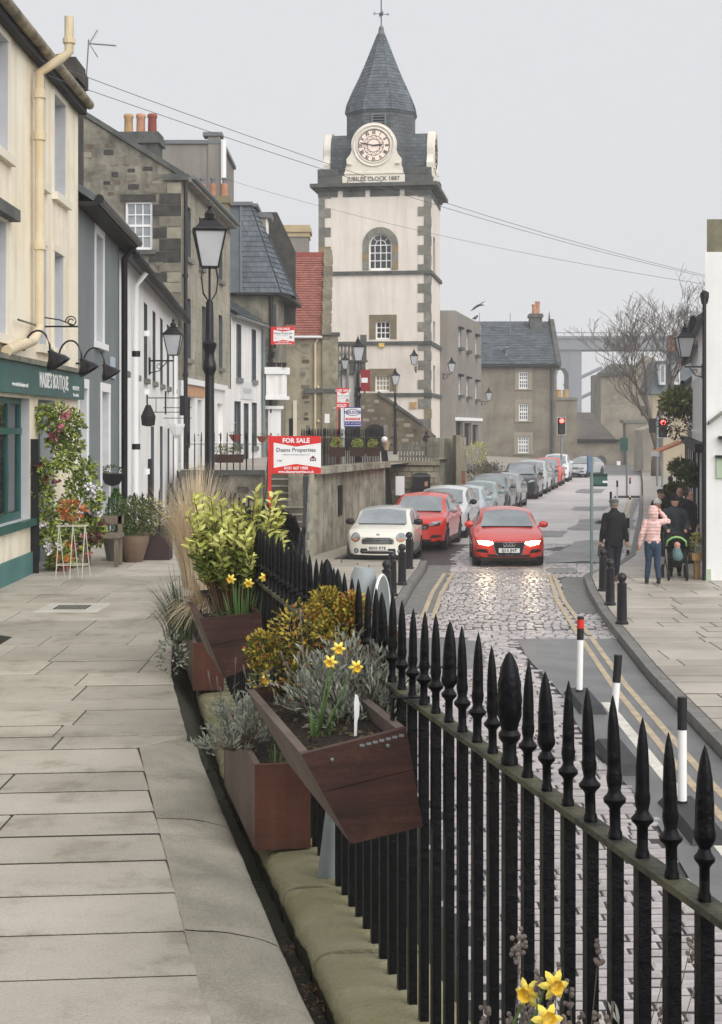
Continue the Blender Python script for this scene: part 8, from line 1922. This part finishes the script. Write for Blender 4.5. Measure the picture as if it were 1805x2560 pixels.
def person(label, X, Y, z, rz, H, coat, trou, hat=None, hair=None, coat_len=.78, pose=None, shoe=None, puffer=False, hood=False, scarf=None, face=True, name='person', group='people on the opposite pavement', build=1.0, vox=.014, skin=None):
    """local: faces -y; heights as fractions of a 1.75 m figure scaled by H"""
    s = H/1.75; t = thing(name, label, 'person' if name == 'person' else name, (X,Y,z), rz, group)
    t.scale = (s,s,s)
    J = dict(hl=(-.095,0,.93), kl=(-.10,-.02,.5), al=(-.10,.03,.09), hr=(.095,0,.93), kr=(.10,-.02,.5), ar=(.10,.03,.09), sl=(-.175*build,.0,1.405), el=(-.235*build,.02,1.13), wl=(-.26,-.06,.90), sr=(.175*build,.0,1.405), er=(.235*build,.02,1.13), wr=(.26,-.06,.90), head=(0,-.02,1.635), lean=0)
    if pose: J.update(pose)
    sk = skin or skin_m
    b = MB(); hd = Vector(J['head'])
    # body: torso, legs, arms, neck, skull
    cap(b, [(0,0,.92),(0,.0,1.1),(0,0,1.3),(0,.0,1.42)], [.105,.09,.10,.08])
    for a,k,f in (('hl','kl','al'),('hr','kr','ar')): cap(b, limb3(J[a],J[k],J[f]), [.075,.065,.05,.048,.036]); ft = Vector(J[f]); cap(b, [ft+Vector((0,.02,-.04)), ft+Vector((0,-.12,-.055))],[.035,.03])
    for a,k,f in (('sl','el','wl'),('sr','er','wr')):
        cap(b, limb3(J[a],J[k],J[f]), [.05,.045,.036,.033,.025])
        d = (Vector(J[f])-Vector(J[k])).normalized(); w_ = Vector(J[f]); side = d.cross(Vector((0,1,0))).normalized() if abs(d.y) < .9 else Vector((1,0,0)); nn = d.cross(side)
        cap(b, [w_, w_+d*.075],[.026,.034])
        for q in range(4): o_ = side*(q-1.5)*.017+nn*.006; l_ = (.07,.082,.078,.062)[q]; cap(b, [w_+d*.08+o_, w_+d*(.08+l_*.55)+o_+nn*.008, w_+d*(.08+l_)+o_*.9+nn*.03],[.0095,.009,.0075],6)
        cap(b, [w_+d*.02+side*.026*(1 if a == 'sl' else -1), w_+d*.055+side*.05*(1 if a == 'sl' else -1)+nn*.015, w_+d*.085+side*.052*(1 if a == 'sl' else -1)+nn*.028],[.012,.0105,.009],6)
    cap(b, [(0,.01,1.4),(hd.x*.5,.0,1.5),hd+Vector((0,.02,-.06))],[.062,.056,.055])
    b.lathe([(.001,-.118),(.05,-.11),(.068,-.075),(.078,-.02),(.08,.03),(.073,.075),(.045,.108),(.001,.118)],14,tuple(hd),1,1.15)
    cap(b, [hd+Vector((0,-.088,.012)), hd+Vector((0,-.108,-.022)), hd+Vector((0,-.1,-.032))],[.010,.014,.013],6)
    cap(b, [hd+Vector((0,-.075,-.085)), hd+Vector((0,-.08,-.1))],[.022,.02],8)
    for sx in (-1,1): cap(b, [hd+Vector((sx*.08,.005,.015)), hd+Vector((sx*.083,.008,-.025))],[.012,.010],6)
    remesh('body', b, sk, t, vox*.72, 2)
    if face:
        for sx in (-1,1): MB().ball(hd+Vector((sx*.03,-.088,.018)),.0115,8,6).obj('eye', eye_m, t); MB().tube([hd+Vector((sx*.016,-.095,.04)),hd+Vector((sx*.045,-.085,.038))],.005,5).obj('eyebrow', hair or eye_m, t)
        MB().tube([hd+Vector((-.024,-.089,-.058)),hd+Vector((0,-.096,-.058)),hd+Vector((.024,-.089,-.058))],.0055,5).obj('mouth', lip_m, t)
    # trousers
    b = MB()
    for a,k,f in (('hl','kl','al'),('hr','kr','ar')): f2 = Vector(J[f])+Vector((0,0,.03)); cap(b, limb3(J[a],J[k],f2), [.105,.095,.072,.068,.058], 12)
    cap(b, [(0,.01,.9),(0,0,1.0)],[.14,.135]); remesh('trousers', b, trou, t, vox, 4)
    for f in ('al','ar'):
        b = MB(); ft = Vector(J[f]); cap(b, [ft+Vector((0,.035,-.045)), ft+Vector((0,-.05,-.05)), ft+Vector((0,-.14,-.058))],[.045,.042,.032]); cap(b,[ft+Vector((0,.02,-.03)),ft+Vector((0,.015,.05))],[.042,.046]); remesh('shoe', b, shoe or blackmatt, t, vox, 2)
    # coat
    b = MB(); zc_ = coat_len
    prof = [(.19,zc_),(.20,zc_+.06),(.195,.98 if zc_ < .9 else zc_+.1),(.18,1.08),(.195,1.25),(.205,1.36),(.185,1.43),(.12,1.49),(.085,1.52)]
    prof = sorted(prof, key=lambda q: q[1])
    b.lathe([(r_*build*.98,z_) for r_,z_ in prof],20,(0,0,0),1,.74)
    for a,k,f in (('sl','el','wl'),('sr','er','wr')): cap(b, limb3(J[a],J[k],J[f]), [.074,.068,.06,.056,.048], 12)
    cap(b, [(0,.01,1.46),(0,.01,1.53)],[.085,.078])
    if hood: cap(b, [hd+Vector((0,.05,-.11)), hd+Vector((0,.06,-.03)), hd+Vector((0,.045,.05))],[.115,.125,.112],14)
    dsp = (lambda co, n: co+n*(.011*abs(math.sin(co.z*math.pi/.075))-.004)) if puffer else (lambda co, n: co+n*.004*math.sin(co.z*23+co.x*9))
    remesh('coat', b, coat, t, vox, 3, dsp)
    if scarf: b = MB(); cap(b,[(-.07,-.06,1.5),(0,-.1,1.49),(.07,-.06,1.5)],[.05,.05,.05]); cap(b,[(0,-.1,1.47),(.02,-.13,1.35)],[.045,.04]); remesh('scarf', b, scarf, t, vox, 3)
    if hair:
        b = MB(); b.lathe([(.086,-.03),(.09,.03),(.082,.08),(.05,.118),(.001,.13)],14,(hd.x,hd.y+.022,hd.z),1,1.12); 
        if not hat: cap(b,[hd+Vector((0,.06,0)),hd+Vector((0,.07,-.1))],[.07,.06])
        remesh('hair', b, hair, t, vox*.8, 2)
    if hat:
        kind, hm_ = hat; b = MB()
        if kind == 'flat': b.lathe([(.098,.045),(.106,.075),(.1,.105),(.06,.128),(.001,.132)],16,(hd.x,hd.y,hd.z),1,1.2); b.prism([tuple(hd+Vector((-.07,-.09,.05))),tuple(hd+Vector((.07,-.09,.05))),tuple(hd+Vector((.05,-.16,.04))),tuple(hd+Vector((-.05,-.16,.04)))],(0,0,.02))
        else:
            b.lathe([(.092,.02),(.098,.05),(.093,.09),(.06,.14),(.02,.158),(.001,.16)],16,(hd.x,hd.y+.008,hd.z),1,1.14); b.lathe([(.097,.015),(.104,.03),(.1,.055),(.09,.056)],16,(hd.x,hd.y+.008,hd.z),1,1.14)
        remesh('hat', b, hm_, t, vox*.8, 2)
    return t
navy, char_, blk_c, jean, pink, grn_c, nvy2 = cloth('navy',40,44,58,.7), cloth('charcoal',58,62,64,.75), cloth('black',26,27,31,.7), cloth('denim',52,78,104,.8), cloth('pink',246,204,198,.98,.5), cloth('green_grey',58,68,72,.75), cloth('dark_denim',40,50,66,.75)
tweed, whitek, grey_h = cloth('tweed',110,108,106), cloth('white_knit',240,238,236,.95), M('hair_grey', rgb(120,112,104), None, rough=.8); hair_b, hair_d, hair_y = M('hair_brown', rgb(84,62,50), None, rough=.7), M('hair_dark', rgb(40,34,32), None, rough=.7), M('hair_sandy', rgb(176,140,104), None, rough=.7)
walk = dict(kl=(-.1,-.10,.51), al=(-.1,-.16,.10), kr=(.09,-.0,.5), ar=(.08,.20,.12))
person('man in a dark coat and tweed flat cap walking away', wx(1535,33.7), 33.7, ZP, math.pi, 1.80, blk_c, navy, ('flat',tweed), grey_h, .74, dict(kl=(-.08,-.06,.5),al=(-.06,-.08,.09),kr=(.08,.05,.5),ar=(.06,.14,.1),wl=(-.27,.03,.88),wr=(.27,-.04,.88)), M('shoe_brown', rgb(110,78,58), None, rough=.5))
person('woman in a pale pink puffer jacket with one arm raised, walking away', wx(1632,33.2), 33.2, ZP, math.pi, 1.66, pink, jean, None, None, .93, dict(kl=(-.10,.02,.5),al=(-.12,.06,.1),kr=(.09,-.03,.5),ar=(.12,-.08,.1),el=(-.36,-.06,1.42),wl=(-.20,-.10,1.62),er=(.25,.04,1.16),wr=(.30,.0,.90)), cloth('boot',52,40,38), puffer=True, hood=True, face=False, build=.92)
person('woman in a white knitted hat and dark scarf facing us', wx(1643,36.6), 36.6, ZP, RAD(18), 1.66, blk_c, blk_c, ('knit',whitek), hair_b, .8, walk, scarf=cloth('scarf_black',30,26,30), build=.92)
person('man in a dark cap behind the white-hatted woman', wx(1652,39.6), 39.6, ZP, 0, 1.78, blk_c, nvy2, ('flat',cloth('cap_grey',70,72,76)), hair_d, .8, walk)
person('man in a dark green-grey jacket and black hat pushing the pushchair', wx(1687,35.0), 35.0, ZP, RAD(-5), 1.82, grn_c, blk_c, ('knit',blk_c), hair_d, .86, dict(el=(-.27,-.06,1.16),wl=(-.20,-.33,1.03),er=(.27,-.06,1.16),wr=(.20,-.33,1.03),kl=(-.1,-.05,.5),al=(-.1,-.08,.09)), build=1.08)
person('man in a navy hooded jacket standing by the black pub wall', wx(1722,38.2), 38.2, ZP, RAD(38), 1.80, cloth('navy_deep',28,32,46,.7), nvy2, None, hair_d, .84, dict(wl=(-.2,-.1,.95),wr=(.2,-.1,.95)), build=1.1)
person('sandy-haired person between the man with the pushchair and the navy jacket', wx(1700,41.0), 41.0, ZP, RAD(-20), 1.75, char_, blk_c, None, hair_y, .84)
person('dark-haired person in black further up the right pavement', wx(1676,52), 52, ZP, math.pi, 1.72, blk_c, blk_c, None, hair_b, .8, dict(kl=(-.1,-.08,.51),al=(-.1,-.14,.1)), face=False)
person('person in a grey hooded jacket walking beside the parked cars', wx(1240,68), 68, ZP, math.pi, 1.72, cloth('taupe',120,112,112), blk_c, None, None, .8, walk, hood=True, face=False, group=None)
st2 = person('small dark figure ornament behind the grey pickets', wx(1066,63), 63, ZT, RAD(30), 1.0, blackmatt, blackmatt, None, blackmatt, .6, walk, face=False, name='statue', group=None, skin=blackmatt)
# pushchair
pc_ = thing('pushchair', 'black pushchair with green-trimmed hood pushed towards us', 'pushchair', (wx(1690,34.2), 34.15, ZP), RAD(-4)); pf = cloth('pram_black',22,23,26,.7); 
b = MB(); cap(b,[(0,.12,.42),(0,.0,.48),(0,.14,.78)],[.17,.19,.16],12); remesh('seat_shell', b, pf, pc_, .018, 3)
b = MB(); cap(b,[(-.16,.12,.86),(0,.1,.92),(.16,.12,.86)],[.1,.13,.1],12); cap(b,[(-.2,.06,.72),(-.19,.1,.84)],[.05,.07]); cap(b,[(.2,.06,.72),(.19,.1,.84)],[.05,.07]); remesh('hood', b, pf, pc_, .018, 3)
MB().tube([(-.22,.0,.74),(-.2,-.01,.86),(-.1,-.02,.93),(0,-.02,.95),(.1,-.02,.93),(.2,-.01,.86),(.22,.0,.74)],.022,8).obj('hood_trim', M('lime_trim', rgb(150,196,120), None, rough=.7), pc_, smooth=True)
b = MB().tube([(-.22,-.2,.2),(-.24,.1,.5),(-.22,.55,1.0)],.014,6).tube([(.22,-.2,.2),(.24,.1,.5),(.22,.55,1.0)],.014,6).tube([(-.22,.55,1.0),(.22,.55,1.0)],.018,6).tube([(-.24,.45,.14),(-.24,.05,.45)],.014,6).tube([(.24,.45,.14),(.24,.05,.45)],.014,6); b.obj('frame', trim_m, pc_, smooth=40)
for (x,y,r_) in ((-.25,.45,.15),(.25,.45,.15),(-.2,-.22,.12),(.2,-.22,.12),(0,-.22,.12)):
    if x == 0: continue
    q = MB(Matrix.Translation((x,y,r_))@Matrix.Rotation(RAD(90),4,'Y')); q.lathe([(r_*.7,-.022),(r_,-.02),(r_,.02),(r_*.7,.022)],18); w_ = q.obj('wheel', tyre_m, pc_, smooth=40); q = MB(Matrix.Translation((x,y,r_))@Matrix.Rotation(RAD(90),4,'Y')); q.lathe([(r_*.66,-.012),(r_*.66,.012)],14); q.obj('hub', M('hub_grey', rgb(120,124,126)), w_)
bb = thing('baby', 'small child sitting in the pushchair', 'person', (wx(1690,34.2), 34.12, ZP+.62)); b = MB(); b.lathe([(.001,-.09),(.05,-.07),(.072,0),(.06,.06),(.001,.09)],12,(0,-.04,.14)); cap(b,[(0,.02,-.05),(0,0,.04)],[.09,.06]); remesh('body', b, skin_m, bb, .012, 3)
b = MB(); cap(b,[(0,-.06,-.1),(0,-.02,.02)],[.13,.1]); remesh('blanket', b, M('blanket_teal', rgb(90,120,120), None), bb, .016, 3); 
for sx in (-1,1): MB().ball((sx*.025,-.105,.15),.009,6,5).obj('eye', eye_m, bb)
t = thing('handbag', 'dark bag carried by the man in the flat cap', 'bag', (wx(1505,33.8), 33.75, ZP+.55)); MB().prism([(-.1,-.08,0),(.1,-.08,0),(.1,.08,0),(-.1,.08,0)],(0,0,.22),[(-.08,-.05,0),(.08,-.05,0),(.08,.05,0),(-.08,.05,0)]).obj('body', cloth('bag',74,66,62), t); MB().tube([(-.06,0,.22),(-.04,0,.3),(.04,0,.3),(.06,0,.22)],.008,6).obj('handle', blackmatt, t)

# ------------------------------------------------------------------ damp air
hz = bpy.data.materials.new('haze'); hz.use_nodes = True; n_ = hz.node_tree; n_.nodes.clear()
vo = n_.nodes.new('ShaderNodeVolumePrincipled'); vo.inputs['Color'].default_value = (.99,.99,1,1); vo.inputs['Density'].default_value = .0009; vo.inputs['Anisotropy'].default_value = .0
ou = n_.nodes.new('ShaderNodeOutputMaterial'); n_.links.new(vo.outputs[0], ou.inputs['Volume'])
hb = MB().box(-402,402,-42,702,-9.6,28).obj('haze', hz); hb['kind'] = 'stuff'
